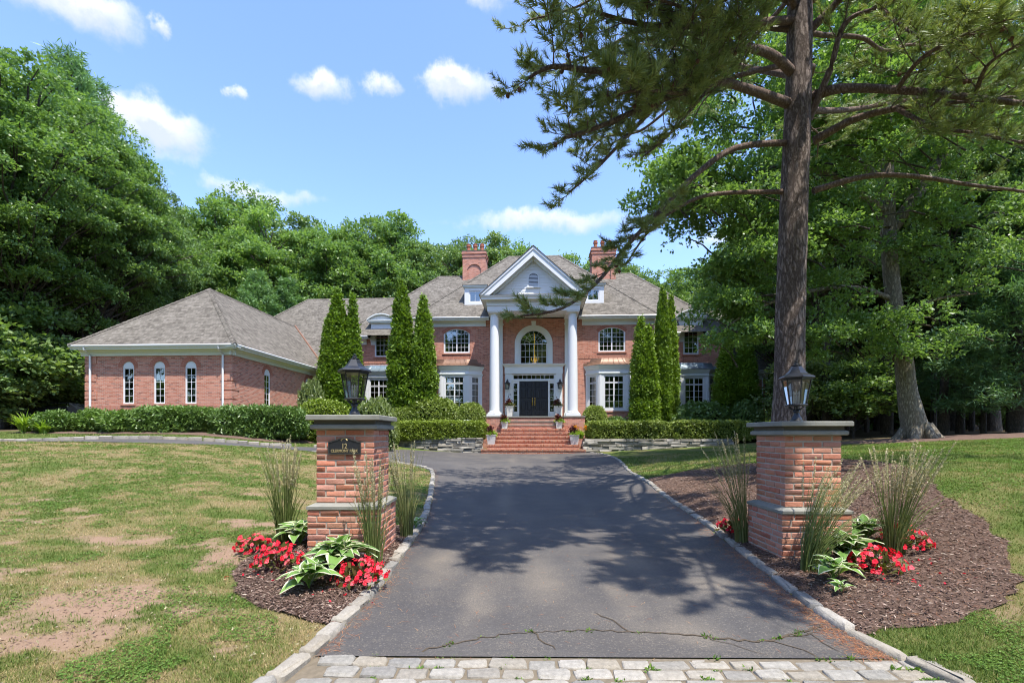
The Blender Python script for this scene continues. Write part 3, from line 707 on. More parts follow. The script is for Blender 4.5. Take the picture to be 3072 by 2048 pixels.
kerb('granite_kerb', 'granite kerb along the left edge of the driveway past the left pillar', [(-1.42, 2.55), (-1.36, 2.9)] + k_l, 0.27, 0.065, 0.055)
kerb('granite_kerb', 'low granite kerb along the right edge of the driveway past the right pillar', list(DRIVE_R) + [(2.62, 2.9), (2.78, 2.55)], 0.38, 0.065, 0.045)
kerb('granite_kerb', 'distant pale granite kerb edging the drive below the garage lawn', DRIVE_F[:-3], 0.42, 0.06, 0.12, 1.1, (-8.9, -8.2))
# ================================================================== THE HOUSE
HX, HY, HT = 1.442, 32.0, R(-3.0)
house = thing('brick_house', 'large red brick house with white columned portico and grey hipped roofs', 'house', (HX, HY, 0), HT)
def hw(u, v):            # house-local to world
    c, s = math.cos(HT), math.sin(HT); return HX + u * c - v * s, HY + u * s + v * c

def arch_pts(x0, x1, z0, zs, rise, n=14):
    """outline of an opening with an arched head springing at zs"""
    w = (x1 - x0) / 2; cx = (x0 + x1) / 2
    r = (w * w + rise * rise) / (2 * rise); a = math.asin(min(1, w / r)); cz = zs + rise - r
    if rise >= w - 1e-6: a = math.pi / 2; cz = zs
    pts = [(x0, z0), (x1, z0)]
    pts += [(cx + r * math.sin(a - 2 * a * i / n), cz + r * math.cos(a - 2 * a * i / n)) for i in range(n + 1)]
    return pts

def wall_with_holes(outline, holes, reveal=0.14):
    """wall face at y=0 seen from -y, outline and holes in x-z, with reveals going back into the wall"""
    b = B(); loops = [[Vector((x, z, 0)) for x, z in outline]] + [[Vector((x, z, 0)) for x, z in h] for h in holes]
    flat = [p for l in loops for p in l]
    tris = tessellate_polygon(loops)
    vs_ = [(p.x, 0, p.y) for p in flat]; fs = []
    for t in tris:
        a, c, d = (vs_[i] for i in t)
        n = (c[0] - a[0]) * (d[2] - a[2]) - (c[2] - a[2]) * (d[0] - a[0])
        fs.append(t if n > 0 else (t[0], t[2], t[1]))
    b.faces(vs_, fs)
    for h in holes:
        for i in range(len(h)):
            (xa, za), (xb, zb) = h[i], h[(i + 1) % len(h)]
            b.poly([(xa, 0, za), (xb, 0, zb), (xb, reveal, zb), (xa, reveal, za)])
    return b
def rect(x0, x1, z0, z1): return [(x0, z0), (x1, z0), (x1, z1), (x0, z1)]

PANE = B().box(-.5, .5, -.004, .004, 0, 1).mesh('pane', MT['glass'])
def window(parent, loc, rz, w, h, cells, frame=0.06, depth=0.07, arch=None, mat=None, name='window', sill=None, label=None):
    """cells: list of (x0, x1, z0, z1, cols, rows) sashes inside the opening; local x centred, z from the bottom"""
    b = B(); mt = mat or MT['white']
    y0, y1 = 0.03, 0.03 + depth
    if arch:
        out = arch_pts(-w / 2, w / 2, 0, arch[0], arch[1], 18)
        inn = arch_pts(-w / 2 + frame, w / 2 - frame, frame, arch[0], max(0.02, arch[1] - frame * (1.0 if arch[1] > w / 2 - .01 else 0.7)), 18)
        b2 = [[(x, y0, z) for x, z in out], [(x, y0, z) for x, z in inn], [(x, y1, z) for x, z in inn], [(x, y1, z) for x, z in out]]
        n = len(out); vs_ = [p for r_ in b2 for p in r_]; fs = []
        for k in range(3):
            for i in range(n):
                j = (i + 1) % n; fs.append((k * n + i, k * n + j, (k + 1) * n + j, (k + 1) * n + i))
        b.faces(vs_, fs)
    else:
        for q in ((-w / 2, w / 2, 0, frame), (-w / 2, w / 2, h - frame, h), (-w / 2, -w / 2 + frame, frame, h - frame), (w / 2 - frame, w / 2, frame, h - frame)):
            b.box(q[0], q[1], y0, y1, q[2], q[3])
    panes = []
    for (xa, xb, za, zb, nc, nr) in cells:
        st, mu = 0.042, 0.021
        b.box(xa, xb, y0 + .012, y1 - .008, za, za + st); b.box(xa, xb, y0 + .012, y1 - .008, zb - st, zb)
        b.box(xa, xa + st, y0 + .012, y1 - .008, za + st, zb - st); b.box(xb - st, xb, y0 + .012, y1 - .008, za + st, zb - st)
        cw_, rh_ = (xb - xa - 2 * st) / nc, (zb - za - 2 * st) / nr
        for i in range(1, nc): b.box(xa + st + i * cw_ - mu / 2, xa + st + i * cw_ + mu / 2, y0 + .02, y1 - .02, za + st, zb - st)
        for i in range(1, nr): b.box(xa + st, xb - st, y0 + .022, y1 - .022, za + st + i * rh_ - mu / 2, za + st + i * rh_ + mu / 2)
        for i in range(nc):
            for j in range(nr): panes.append((xa + st + (i + .5) * cw_, za + st + j * rh_, cw_, rh_))
    o = b.build(name, mt, parent, loc, rz)
    if label: o['label'] = label
    for (px, pz, pw, ph) in panes:
        p = link('pane', PANE, o, (px, y0 + depth * 0.5, pz)); p.scale = (pw, 1, ph)
    if sill:
        B().box(-w / 2 - .08, w / 2 + .08, -0.06, 0.05, -0.085, -0.004).build('sill', sill, o)
    return o

MT['pvous'] = plain('arch_brick', (0.42, 0.165, 0.11), 0.85, 0.2, 0.3, 9)
def soldier_arch(x0, x1, zs, rise, t, y, parent):
    b = B(); w = (x1 - x0) / 2; cx = (x0 + x1) / 2
    r = (w * w + rise * rise) / (2 * rise); a = math.asin(min(1, w / r)); cz = zs + rise - r
    if rise >= w - 1e-6: a = math.pi / 2; cz = zs; r = w
    n = max(9, int(2 * a * r / 0.075))
    for i in range(n):                      # each voussoir its own wedge
        a0 = -a + 2 * a * (i + .08) / n; a1 = -a + 2 * a * (i + .92) / n
        p = [(cx + q * math.sin(k), cz + q * math.cos(k)) for q, k in ((r, a0), (r + t, a0), (r + t, a1), (r, a1))]
        b.slab(p, y - 0.014, y + 0.02)
    return b.build('brick_arch', MT['pvous'], parent)


Z0 = 0.9
# ---- main front wall
UPW = [(-6.05, -4.28), (4.28, 6.05)]
holes = [arch_pts(a, b_, 6.90, 8.20, 0.33) for a, b_ in UPW]
holes += [arch_pts(-0.93, 0.93, 6.13, 7.46, 0.93, 20), rect(-1.45, 1.45, 2.62, 5.46)]
holes += [rect(-6.7, -3.7, 3.05, 5.7), rect(3.7, 6.7, 3.05, 5.7)]
wall_with_holes(rect(-7.9, 7.9, Z0, 9.15), holes).build('wall', MT['brick'], house)
wall_with_holes(rect(0, 1.62, Z0, 9.15), []).build('wall', MT['brick'], house, (7.9, 0, 0), R(90))
wall_with_holes(rect(0, 1.62, Z0, 9.15), []).build('wall', MT['brick'], house, (-7.9, 1.62, 0), R(-90))
# ---- side wings
for s in (-1, 1):
    x0, x1 = sorted((s * 7.9, s * 13.4)); c = s * 10.8
    wall_with_holes(rect(x0, x1, Z0, 8.32), [rect(c - 0.52, c + 0.52, 6.95, 8.30), rect(c - 1.5, c + 1.5, 3.05, 5.6)]).build('wall', MT['brick'], house, (0, 1.6, 0))
wall_with_holes(rect(0, 10, Z0, 8.3), []).build('wall', MT['brick'], house, (13.4, 1.6, 0), R(90))
wall_with_holes(rect(0, 10, Z0, 8.3), []).build('wall', MT['brick'], house, (-13.4, 11.6, 0), R(-90))
# ---- lower east wing
wall_with_holes(rect(13.4, 15.5, Z0, 5.7), []).build('wall', MT['brick'], house, (0, 1.0, 0))
B().poly([(15.5, 1.0, Z0), (15.5, 12, Z0), (15.5, 12, 5.7), (15.5, 6.5, 11.1), (15.5, 1.0, 5.7)]).build('wall', MT['brick'], house)
# ---- link and garage
GU0, GU1, GV = -21.44, -14.19, -10.06
wall_with_holes(rect(GU1, -13.4, Z0, 5.6), []).build('wall', MT['brick'], house, (0, -0.45, 0))
B().poly([(-13.4, -.45, Z0), (-13.4, 1.6, Z0), (-13.4, 1.6, 8.2), (-13.4, -.45, 6.1)]).build('wall', MT['brick'], house)
gw = [-19.30, -17.75, -16.20]
gh = [arch_pts(c - .28, c + .28, 2.92, 4.66, 0.28, 12) for c in gw]
wall_with_holes(rect(GU0, GU1, Z0, 5.35), gh).build('wall', MT['brick'], house, (0, GV, 0))
sv = [-7.05, -2.55]
wall_with_holes(rect(0, -0.45 - GV, Z0, 5.35), [arch_pts(v - GV - .28, v - GV + .28, 2.92, 4.66, 0.28, 12) for v in sv]).build('wall', MT['brick'], house, (GU1, GV, 0), R(90))
wall_with_holes(rect(0, 20, Z0, 5.35), []).build('wall', MT['brick'], house, (GU0, 10, 0), R(-90))
B().poly([(13.4, 11.6, Z0), (-24, 11.6, Z0), (-24, 11.6, 8), (13.4, 11.6, 8)]).build('back_wall', MT['brick'], house)
# rooms behind the glass
ib = B()
ib.box(-13.2, 13.2, 3.4, 3.5, Z0, 9.0)
for q in (-1, 1):
    for za in (2.35, 6.0):
        x0, x1 = sorted((q * 1.9, q * 7.75)); ib.box(x0, x1, .3, 3.4, za, za + .15); x0, x1 = sorted((q * 7.76, q * 13.2)); ib.box(x0, x1, 1.85, 3.4, za + .002, za + .148)
ib.box(-1.9, -1.8, 0.25, 3.4, 2.4, 9.0); ib.box(1.8, 1.9, 0.25, 3.4, 2.4, 9.0); ib.box(-1.8, 1.8, 0.25, 3.4, 2.4, 2.56)
ib.box(GU0 + .3, GU1 - 2.4, GV + 2.4, GV + 2.5, Z0, 5.3); ib.box(GU1 - 2.5, GU1 - 2.4, GV + 2.5, -0.6, Z0, 5.3); ib.box(GU0 + .3, GU1 - .3, GV + .2, GV + 2.4, 2.0, 2.1)
ib.build('interior_partition', MT['interior'], house)

# ---- soldier courses, quoins
so_b = B()
so_b.box(GU0 + .55, GU1 - .55, GV - .016, GV + .02, 2.50, 2.83)
so_b.build('soldier_course', MT['soldier'], house)
B().box(GU1 - .02, GU1 + .016, GV + .55, -0.5, 2.50, 2.83).build('soldier_course', MT['soldier'], house)
for s in (-1, 1):
    x0, x1 = sorted((s * 3.0, s * 7.35)); B().box(x0, x1, -0.016, 0.02, 6.47, 6.75).build('soldier_course', MT['soldier'], house)
    x0, x1 = sorted((s * 9.2, s * 12.7)); B().box(x0, x1, 1.584, 1.62, 6.47, 6.75).build('soldier_course', MT['soldier'], house)
def quoin(u, v, su, sv_):
    for i in range(10):
        z = 1.0 + i * 0.43; L = 0.55 if i % 2 else 0.42
        x0, x1 = sorted((u + su * 0.025, u - su * L)); y0, y1 = sorted((v + sv_ * 0.025, v - sv_ * (0.97 - L)))
        B().box(x0, x1, y0, y1, z, z + 0.37).build('quoin', MT['brick'], house)
quoin(GU1, GV, 1, -1); quoin(GU0, GV, -1, -1)

# ---- roofs
def hip(b, u0, u1, v0, v1, ze, slope, gable_l=False, gable_r=False):
    s = (v1 - v0) / 2; vm = (v0 + v1) / 2; zr = ze + s * slope
    ul = u0 if gable_l else u0 + s; ur = u1 if gable_r else u1 - s
    b.poly([(u0, v0, ze), (u1, v0, ze), (ur, vm, zr), (ul, vm, zr)]); b.poly([(u1, v1, ze), (u0, v1, ze), (ul, vm, zr), (ur, vm, zr)])
    b.poly([(u0, v1, ze), (u0, v0, ze), (ul, vm, zr)]); b.poly([(u1, v0, ze), (u1, v1, ze), (ur, vm, zr)])
    return (ul, vm, zr), (ur, vm, zr)
def cap_line(parent, a, c, mat, w=0.14, t=0.022):
    """overlapping cap shingles along a ridge or hip, as one run"""
    a, c = Vector(a), Vector(c); d = (c - a); n = max(2, int(d.length / 0.26)); b = B(); d.normalize()
    side = d.cross(Vector((0, 0, 1))); side.normalize(); up = side.cross(d)
    L = (c - a).length / n
    for i in range(n):
        p = a + d * (i * L); q = a + d * ((i + 1.18) * L)
        for sgn in (-1, 1):
            e = side * (sgn * w) - Vector((0, 0, w * (0.62 if abs(d.z) > .1 else 0.95)))
            o1, o2 = up * (t * 0.7), up * (t * 1.6)
            pts = [p + o2 * 1.0, q + o1, q + e + o1, p + e + o2]
            b.poly(pts if sgn > 0 else pts[::-1])
    return b.build('ridge_cap', mat, parent)

rb = B(); m_l, m_r = hip(rb, -8.2, 8.2, -0.5, 11.9, 9.23, 1.0)
r1 = rb.build('roof', MT['shingle'], house)
for a, c in ((( -8.2, -0.5, 9.23), m_l), ((8.2, -0.5, 9.23), m_r), (m_l, m_r)): cap_line(r1, a, c, MT['shingle'])
rb = B(); w_l, w_r = hip(rb, -13.8, 13.8, 1.0, 13.0, 8.38, 1.0)
r2 = rb.build('roof', MT['shingle'], house)
for a, c in (((-13.8, 1.0, 8.38), w_l), ((13.8, 1.0, 8.38), w_r), (w_l, (-5, 7, 14.38)), (w_r, (5, 7, 14.38))): cap_line(r2, a, c, MT['shingle'])
k_a, k_b = (-18.2, 5.7, 12.29), (-9.0, 5.7, 12.29)
rb = B(); rb.poly([(-24.8, -0.9, 5.69), (-13.36, -0.9, 5.69), (-13.36, 1.7, 8.29), (-9, 1.7, 8.29), k_b, k_a]); rb.poly([(-9, 12.3, 5.69), (-24.8, 12.3, 5.69), k_a, k_b]); rb.poly([(-24.8, 12.3, 5.69), (-24.8, -0.9, 5.69), k_a])
r3 = rb.build('roof', MT['shingle'], house)
for a, c in (((-24.8, -0.9, 5.69), k_a), (k_a, k_b)): cap_line(r3, a, c, MT['shingle'])
gu0, gu1, gv = GU0 - .45, GU1 + .45, GV - .45; gm = (gu0 + gu1) / 2; gh_ = (gu1 - gu0) / 2; gz_ = 5.69 + gh_ * 0.933
apex = (gm, gv + gh_, gz_)
rb = B(); vb = -0.9 + (gz_ - 5.69)       # ridge dies into the link roof
rb.poly([(gu0, gv, 5.69), (gu1, gv, 5.69), apex]); rb.poly([(gu1, gv, 5.69), (gu1, -0.9, 5.69), (gm, vb, gz_), apex]); rb.poly([(gu0, -0.9, 5.69), (gu0, gv, 5.69), apex, (gm, vb, gz_)])
r4 = rb.build('roof', MT['shingle'], house)
for a, c in (((gu0, gv, 5.69), apex), ((gu1, gv, 5.69), apex), (apex, (gm, vb, gz_))): cap_line(r4, a, c, MT['shingle'])
B().tube([(gu1 + .02, -0.93, 5.72), (gm + .02, vb - .03, gz_ + 0.03)], 0.07, 6).build('valley_flashing', MT['flash'], r4)
rb = B(); hip(rb, 13.0, 15.9, 0.5, 12.5, 5.70, 1.0, True, True); r5 = rb.build('roof', MT['shingle'], house)
B().loft([[(15.72, 0.55, 5.5), (15.92, 0.55, 5.5), (15.92, 0.55, 5.68), (15.72, 0.55, 5.68)], [(15.72, 6.5, 11.45), (15.92, 6.5, 11.45), (15.92, 6.5, 11.66), (15.72, 6.5, 11.66)]]).build('rake_board', MT['trim'], r5)

# ---- eaves: soffit, frieze, gutter
def eave(x0, x1, v_edge, v_wall, z, name='eave', fr=0.40, parent=house):
    e = B()
    e.box(x0, x1, v_edge + .10, v_wall + .01, z - 0.16, z - 0.10)       # soffit
    e.box(x0 + .02, x1 - .02, v_edge + .085, v_edge + .10, z - 0.22, z - 0.02)  # fascia
    e.loft([[(x, v_wall - .22, z - .165), (x, v_wall - .16, z - .25), (x, v_wall - .07, z - .30), (x, v_wall - .05, z - .16 - fr), (x, v_wall + .02, z - .16 - fr), (x, v_wall + .02, z - .165)] for x in (x0 + .25, x1 - .25)])
    o = e.build(name, MT['trim'], parent)
    prof = [(v_edge, z - .01), (v_edge - .02, z - .05), (v_edge + .02, z - .13), (v_edge + .08, z - .14), (v_edge + .08, z - .01)]
    B().loft([[(x, y, zz) for y, zz in prof] for x in (x0, x1)]).build('gutter', MT['gutter'], o)
    return o
for s in (-1, 1):
    x0, x1 = sorted((s * 2.95, s * 8.2)); e = eave(x0, x1, -0.5, 0, 9.23)
    db = B(); x = x0 + .35
    while x < x1 - .35: db.box(x, x + .08, -0.13, -0.05, 8.98, 9.05); x += 0.16
    db.build('dentil_band', MT['trim'], e)['kind'] = 'stuff'
    c = s * 10.8
    for q in ((s * 7.95, c - s * .85), (c + s * .85, s * 13.8)):
        a, d = sorted(q)
        if d - a > .3: eave(a, d, 1.0, 1.6, 8.38)
eave(gu0, gu1, gv, GV, 5.69, fr=0.32)
e = link('eave_side', None, house, (GU1, 0, 0), R(90))
house_side = B()
ge = eave(gv + .02, -0.55, -.45, 0, 5.69, fr=0.32); ge.location = (GU1, 0, 0); ge.rotation_euler = (0, 0, R(90))
bpy.data.objects.remove(e)
eave(13.4, 15.9, 0.5, 1.0, 5.70)
def downpipe(u, v, zt, elbow=(0, 0.4), zb=1.0):
    p = [(u, v - elbow[1], zt), (u, v - elbow[1], zt - .14), (u, v - .08, zt - .38), (u, v - .08, zb)]
    return B().tube(p, 0.048, 8).build('downpipe', MT['gutter'], house, smooth=40)
downpipe(GU1 - .38, GV, 5.60); downpipe(GU0 + .30, GV, 5.60); downpipe(15.3, 1.0, 5.6)

# ---- windows upstairs
for s in (-1, 1):
    w, h = 1.77, 1.63
    wo_ = window(house, (s * 5.165, 0, 6.90), 0, w, h, [(-w / 2 + .06, 0.0, .06, h - .02, 3, 5), (0.0, w / 2 - .06, .06, h - .02, 3, 5)], arch=(1.30, 0.33), sill=MT['soldier'])
    soldier_arch(s * 5.165 - w / 2 - .02, s * 5.165 + w / 2 + .02, 8.2, 0.335, 0.21, 0, house)
    if s < 0:
        bb = B()
        for i in range(22): bb.box(-.8, .8, .20, .255, .1 + i * .066, .1 + i * .066 + .018)
        bb.build('blind', MT['blind'], wo_)
# big arched window over the door
w, zs = 1.86, 1.33
aw = window(house, (0, 0, 6.13), 0, w, 2.26, [(-w / 2 + .05, w / 2 - .05, 0.03, zs + .03, 6, 3)], frame=0.05, arch=(zs, 0.93))
fb = B()
for i in range(1, 8):
    a = math.pi * i / 8
    fb.tube([(0.28 * math.cos(a), .065, zs + .03 + .28 * math.sin(a)), (.89 * math.cos(a), .065, zs + .89 * math.sin(a))], 0.011, 4)
for r_ in (0.28, 0.60):
    fb.tube([(r_ * math.cos(math.pi * i / 20), .065, zs + .03 + r_ * math.sin(math.pi * i / 20)) for i in range(21)], 0.011, 4)
fb.build('fan_muntins', MT['white'], aw)
for i in range(8):                                   # one pane for each section of the fan
    a0, a1 = math.pi * i / 8, math.pi * (i + 1) / 8
    p = [(r_ * math.cos(a), zs + .03 + r_ * math.sin(a)) for r_, a in ((.02, a0), (.88, a0), (.88, (a0 + a1) / 2), (.88, a1), (.02, a1))]
    B().slab(p, .061, .069).build('pane', MT['glass'], aw)
# its white surround and keystone
o_, i_ = arch_pts(-1.26, 1.26, 6.13, 7.46, 1.26, 24), arch_pts(-.925, .925, 6.13, 7.46, .925, 24)
n = len(o_)
sb = B()
vs_ = [(x, -.05, z) for x, z in o_] + [(x, -.05, z) for x, z in i_] + [(x, .03, z) for x, z in o_] + [(x, .03, z) for x, z in i_]
fs = []
for i in range(1, n):
    j = (i + 1) % n
    fs += [(i, j, n + j, n + i), (i, 2 * n + i, 2 * n + j, j), (n + i, n + j, 3 * n + j, 3 * n + i)]
sb.faces(vs_, fs)
su_ = sb.build('window_surround', MT['trim'], house)
B().slab([(-.10, 8.40), (.10, 8.40), (.16, 8.98), (-.16, 8.98)], -.10, .0).build('keystone', MT['trim'], su_)

# ---- door case
dc = B()
dc.box(-1.90, -1.46, -.10, .01, 2.58, 5.48); dc.box(1.46, 1.90, -.10, .01, 2.58, 5.48)
dc.box(-1.46, -1.38, -.03, .08, 2.58, 5.46); dc.box(1.38, 1.46, -.03, .08, 2.58, 5.46)
dc.box(-1.05, -.96, -.03, .10, 2.58, 5.00); dc.box(.96, 1.05, -.03, .10, 2.58, 5.00)
dc.box(-1.38, 1.38, -.04, .08, 5.00, 5.10); dc.box(-1.38, 1.38, -.04, .08, 5.42, 5.46)
dc.box(-1.38, -1.05, .0, .08, 2.58, 2.92); dc.box(1.05, 1.38, .0, .08, 2.58, 2.92)
dc.box(-1.38, -1.05, .0, .08, 4.88, 5.00); dc.box(1.05, 1.38, .0, .08, 4.88, 5.00)
dcase = dc.build('door_case', MT['trim'], house)
en = B(); en.box(-1.93, 1.93, -.13, .02, 5.48, 5.90)
prof = [(0, -.13), (.05, -.16), (.10, -.22), (.18, -.30), (.22, -.31)]
en.loft([[(-1.93 - (-.13 - y) , y, 5.90 + z), (1.93 + (-.13 - y), y, 5.90 + z), (1.93 + (-.13 - y), .02, 5.90 + z), (-1.93 - (-.13 - y), .02, 5.90 + z)] for z, y in prof])
en.build('entablature', MT['trim'], dcase)
for s in (-1, 1):
    window(house, (s * 1.215, -.03, 2.92), 0, .33, 1.96, [(-.165, .165, 0, 1.96, 1, 5)], frame=0.01, name='sidelight')
window(house, (0, -.03, 5.10), 0, 2.76, .32, [(-1.38, 1.38, 0, .32, 9, 1)], frame=0.01, name='transom')
for s in (-1, 1):
    d = B().box(min(0, s * .945) + .004, max(0, s * .945) - .004, .02, .07, 2.60, 4.995).build('door', MT['door'], house)
    for (za, zb) in ((2.72, 2.98), (3.06, 3.62) if False else (3.08, 3.66), (3.84, 4.52), (4.62, 4.90)):
        for c in (.27, .68):
            x = s * c; p = B()
            p.loft([[(x - .15, .02, za), (x + .15, .02, za), (x + .15, .02, zb), (x - .15, .02, zb)], [(x - .12, -.012, za + .03), (x + .12, -.012, za + .03), (x + .12, -.012, zb - .03), (x - .12, -.012, zb - .03)]], False, True)
            p.build('panel', MT['door'], d)
    x = s * .085
    hb = B(); hb.box(x - .03, x + .03, .0, .02, 3.36, 3.84); hb.tube([(x, .0, 3.78), (x, -.07, 3.72), (x, -.075, 3.55), (x, -.06, 3.45), (x, .0, 3.40)], .017, 6)
    hb.lathe([(0, 0), (.028, .01), (.034, .03), (.02, .05), (0, .055)], 8, c=(x, -.03, 3.83)); hb.build('handle', MT['brass'], d)

# ---- bay windows
def bay(c, v, roofmat, ztop=5.92):
    pl = lambda o: [(c - 1.75 - o, v), (c - .955 - .55 * o, v - .70 - o), (c + .955 + .55 * o, v - .70 - o), (c + 1.75 + o, v)]
    ring = lambda o, z: [(x, y, z) for x, y in pl(o)]
    bw = B().loft([ring(0.0, Z0), ring(0.0, 2.88)]).build('bay_base', MT['brick'], house)
    B().loft([ring(0.05, 2.88), ring(0.05, 2.96)]).build('bay_sill', MT['soldier'], house)
    for (xa, ya), (xb, yb), wid in ((pl(0)[0], pl(0)[1], .62), (pl(0)[1], pl(0)[2], 1.30), (pl(0)[2], pl(0)[3], .62)):
        L = math.hypot(xb - xa, yb - ya); a = math.atan2(yb - ya, xb - xa)
        wall_with_holes(rect(.0, L, 2.96, ztop - .02), [rect(L / 2 - wid / 2, L / 2 + wid / 2, 3.10, 5.28)], .10).build('bay_panel', MT['white'], house, (xa, ya, 0), a)
        if wid > 1:
            cells = [(-.61, 0, .05, 1.70, 2, 4), (0, .61, .05, 1.70, 2, 4), (-.61, 0, 1.72, 2.14, 2, 1), (0, .61, 1.72, 2.14, 2, 1)]
        else:
            cells = [(-.28, .28, .05, 1.70, 2, 4), (-.28, .28, 1.72, 2.14, 2, 1)]
        window(house, (xa + math.cos(a) * L / 2, ya + math.sin(a) * L / 2, 3.10), a, wid, 2.18, cells, frame=0.035, depth=.06)
        # pilaster strips on the panel
        for q in (.02, L - .14): B().box(q, q + .12, -.018, .0, 2.96, 5.36).build('pilaster_strip', MT['white'], house, (xa, ya, 0), a)
    cb_ = B().loft([ring(.04, 5.36), ring(.055, 5.40), ring(.055, 5.46), ring(.03, 5.48)]); cb_.loft([ring(.02, ztop - .26), ring(.05, ztop - .20), ring(.10, ztop - .10), ring(.14, ztop - .03), ring(.14, ztop + .03)])
    cb_.build('bay_cornice', MT['trim'], house)
    rr = B(); H = .50; rings = []
    for i in range(7):
        t = i / 6; o = .19 - t * .62 - .10 * math.sin(math.pi * t) ; z = ztop + .03 + H * (t ** 1.55)
        rings.append([(c - 1.75 - o * .8, v + .0), (c - .955 - .5 * o, v - .70 - o), (c + .955 + .5 * o, v - .70 - o), (c + 1.75 + o * .8, v + .0)])
        rings[-1] = [(x, min(y, v - .002 * (7 - i)), z) for x, y in rings[-1]]
    rr.loft(rings, True, True); ro = rr.build('bay_roof', roofmat, house)
    sm_ = B()
    for k in range(-2, 3):
        x = c + k * .42
        sm_.tube([(x * 1.0 - (x - c) * .05 * i, rings[i][1][1] - .006, rings[i][1][2] + .012) for i in range(7)], .012, 4)
    sm_.build('seam', roofmat, ro)
    # stepped flashing on the wall
    fl = B()
    for s in (-1, 1):
        for i in range(4):
            x0, x1 = sorted((c + s * (1.9 - i * .22), c + s * (1.66 - i * .22))); fl.box(x0, x1, v - .012 - .001 * i, v + .01, ztop + .02 + i * .11, ztop + .2 + i * .11)
    fl.build('step_flashing', roofmat, ro)
for s in (-1, 1):
    bay(s * 5.2, 0.0, MT['copper']); bay(s * 10.8, 1.6, MT['copperblue'], 5.80)

# ---- arched wall dormers on the wings
for s in (-1, 1):
    c, v = s * 10.8, 1.6
    wall_with_holes([(c - .78, 7.80), (c - .50, 7.80), (c - .50, 7.805), (c + .5, 7.805), (c + .5, 7.80), (c + .78, 7.80), (c + .78, 9.42), (c - .78, 9.42)], [rect(c - .50, c + .50, 7.81, 8.58)], .1).build('dormer_panel', MT['white'], house, (0, v - .035, 0))
    w_ = window(house, (c, v - .02, 6.95), 0, 1.04, 1.63, [(-.46, .46, .06, 1.57, 3, 4)], frame=.06, sill=MT['soldier'])
    for q in (-1, 1):
        B().loft([[(c + q * .78, v - .035, 7.85), (c + q * .78, v + .0, 7.85), (c + q * .78, v + .0, 9.42), (c + q * .78, v - .035, 9.42)], [(c + q * .776, v + 1.2, 9.0), (c + q * .776, v + 1.25, 9.0), (c + q * .776, v + 1.25, 9.42), (c + q * .776, v + 1.2, 9.42)]]).build('dormer_cheek', MT['white'], house)
        B().slab([(c + q * .78, 7.78), (c + q * .80, 8.0), (c + q * .86, 8.2), (c + q * .80, 8.45), (c + q * .78, 8.8)], v - .03, v + .03).build('scroll_bracket', MT['white'], house)
    cr = B(); cr.box(c - .86, c + .86, v - .12, v + 1.2, 9.30, 9.36); cr.box(c - .92, c + .92, v - .20, v + 1.2, 9.36, 9.46); cr.box(c - .98, c + .98, v - .26, v + 1.2, 9.46, 9.52)
    cr.build('dormer_cornice', MT['trim'], house)
    ar = arch_pts(c - .90, c + .90, 9.52, 9.525, .38, 16); B().slab(ar, v - .10, v + 1.7).build('dormer_tympanum', MT['white'], house)
    o_ = arch_pts(c - 1.03, c + 1.03, 9.49, 9.52, .47, 18)[2:]; i_ = arch_pts(c - .96, c + .96, 9.49, 9.515, .40, 18)[2:]
    rb = B(); rb.loft([[(x, v - .30, z) for x, z in o_], [(x, v + 2.0, z) for x, z in o_]], False, False, False)
    rb.loft([[(x, v - .30, z) for x, z in i_], [(x, v - .30, z) for x, z in o_]], False, False, False); rb.loft([[(x, v - .30, z) for x, z in i_], [(x, v - .1, z) for x, z in i_]], False, False, False)
    rb.build('dormer_roof', MT['trim'], house)

# ---- small roof dormers
for s in (-1, 1):
    c, v = s * 4.0, .55
    wall_with_holes(rect(c - .72, c + .72, 10.2, 11.45), [rect(c - .41, c + .41, 10.45, 11.25)], .06).build('dormer_wall', MT['white'], house, (0, v, 0))
    B().box(c - .72, c - .71, v + .005, v + 1.6, 10.2, 11.45).build('dormer_cheek', MT['white'], house); B().box(c + .71, c + .72, v + .005, v + 1.6, 10.2, 11.45).build('dormer_cheek', MT['white'], house)
    window(house, (c, v, 10.45), 0, .82, .80, [(-.37, .37, .04, .76, 2, 2)], frame=.04, depth=.05)
    B().box(c - .62, c + .62, v + .5, v + .55, 10.3, 11.4).build('interior_partition', MT['interior'], house)
    cb_ = B(); cb_.box(c - .78, c + .78, v - .06, v + 1.8, 11.45, 11.52); cb_.box(c - .84, c + .84, v - .12, v + 1.8, 11.52, 11.60); cb_.build('dormer_cornice', MT['trim'], house)
    B().poly([(c - .88, v - .16, 11.60), (c + .88, v - .16, 11.60), (c, v + .75, 12.12)]).poly([(c + .88, v - .16, 11.60), (c + .88, v + 2.4, 11.60), (c, v + 2.4, 12.12), (c, v + .75, 12.12)]).poly([(c - .88, v + 2.4, 11.60), (c - .88, v - .16, 11.60), (c, v + .75, 12.12), (c, v + 2.4, 12.12)]).build('dormer_roof', MT['shingle'], house)

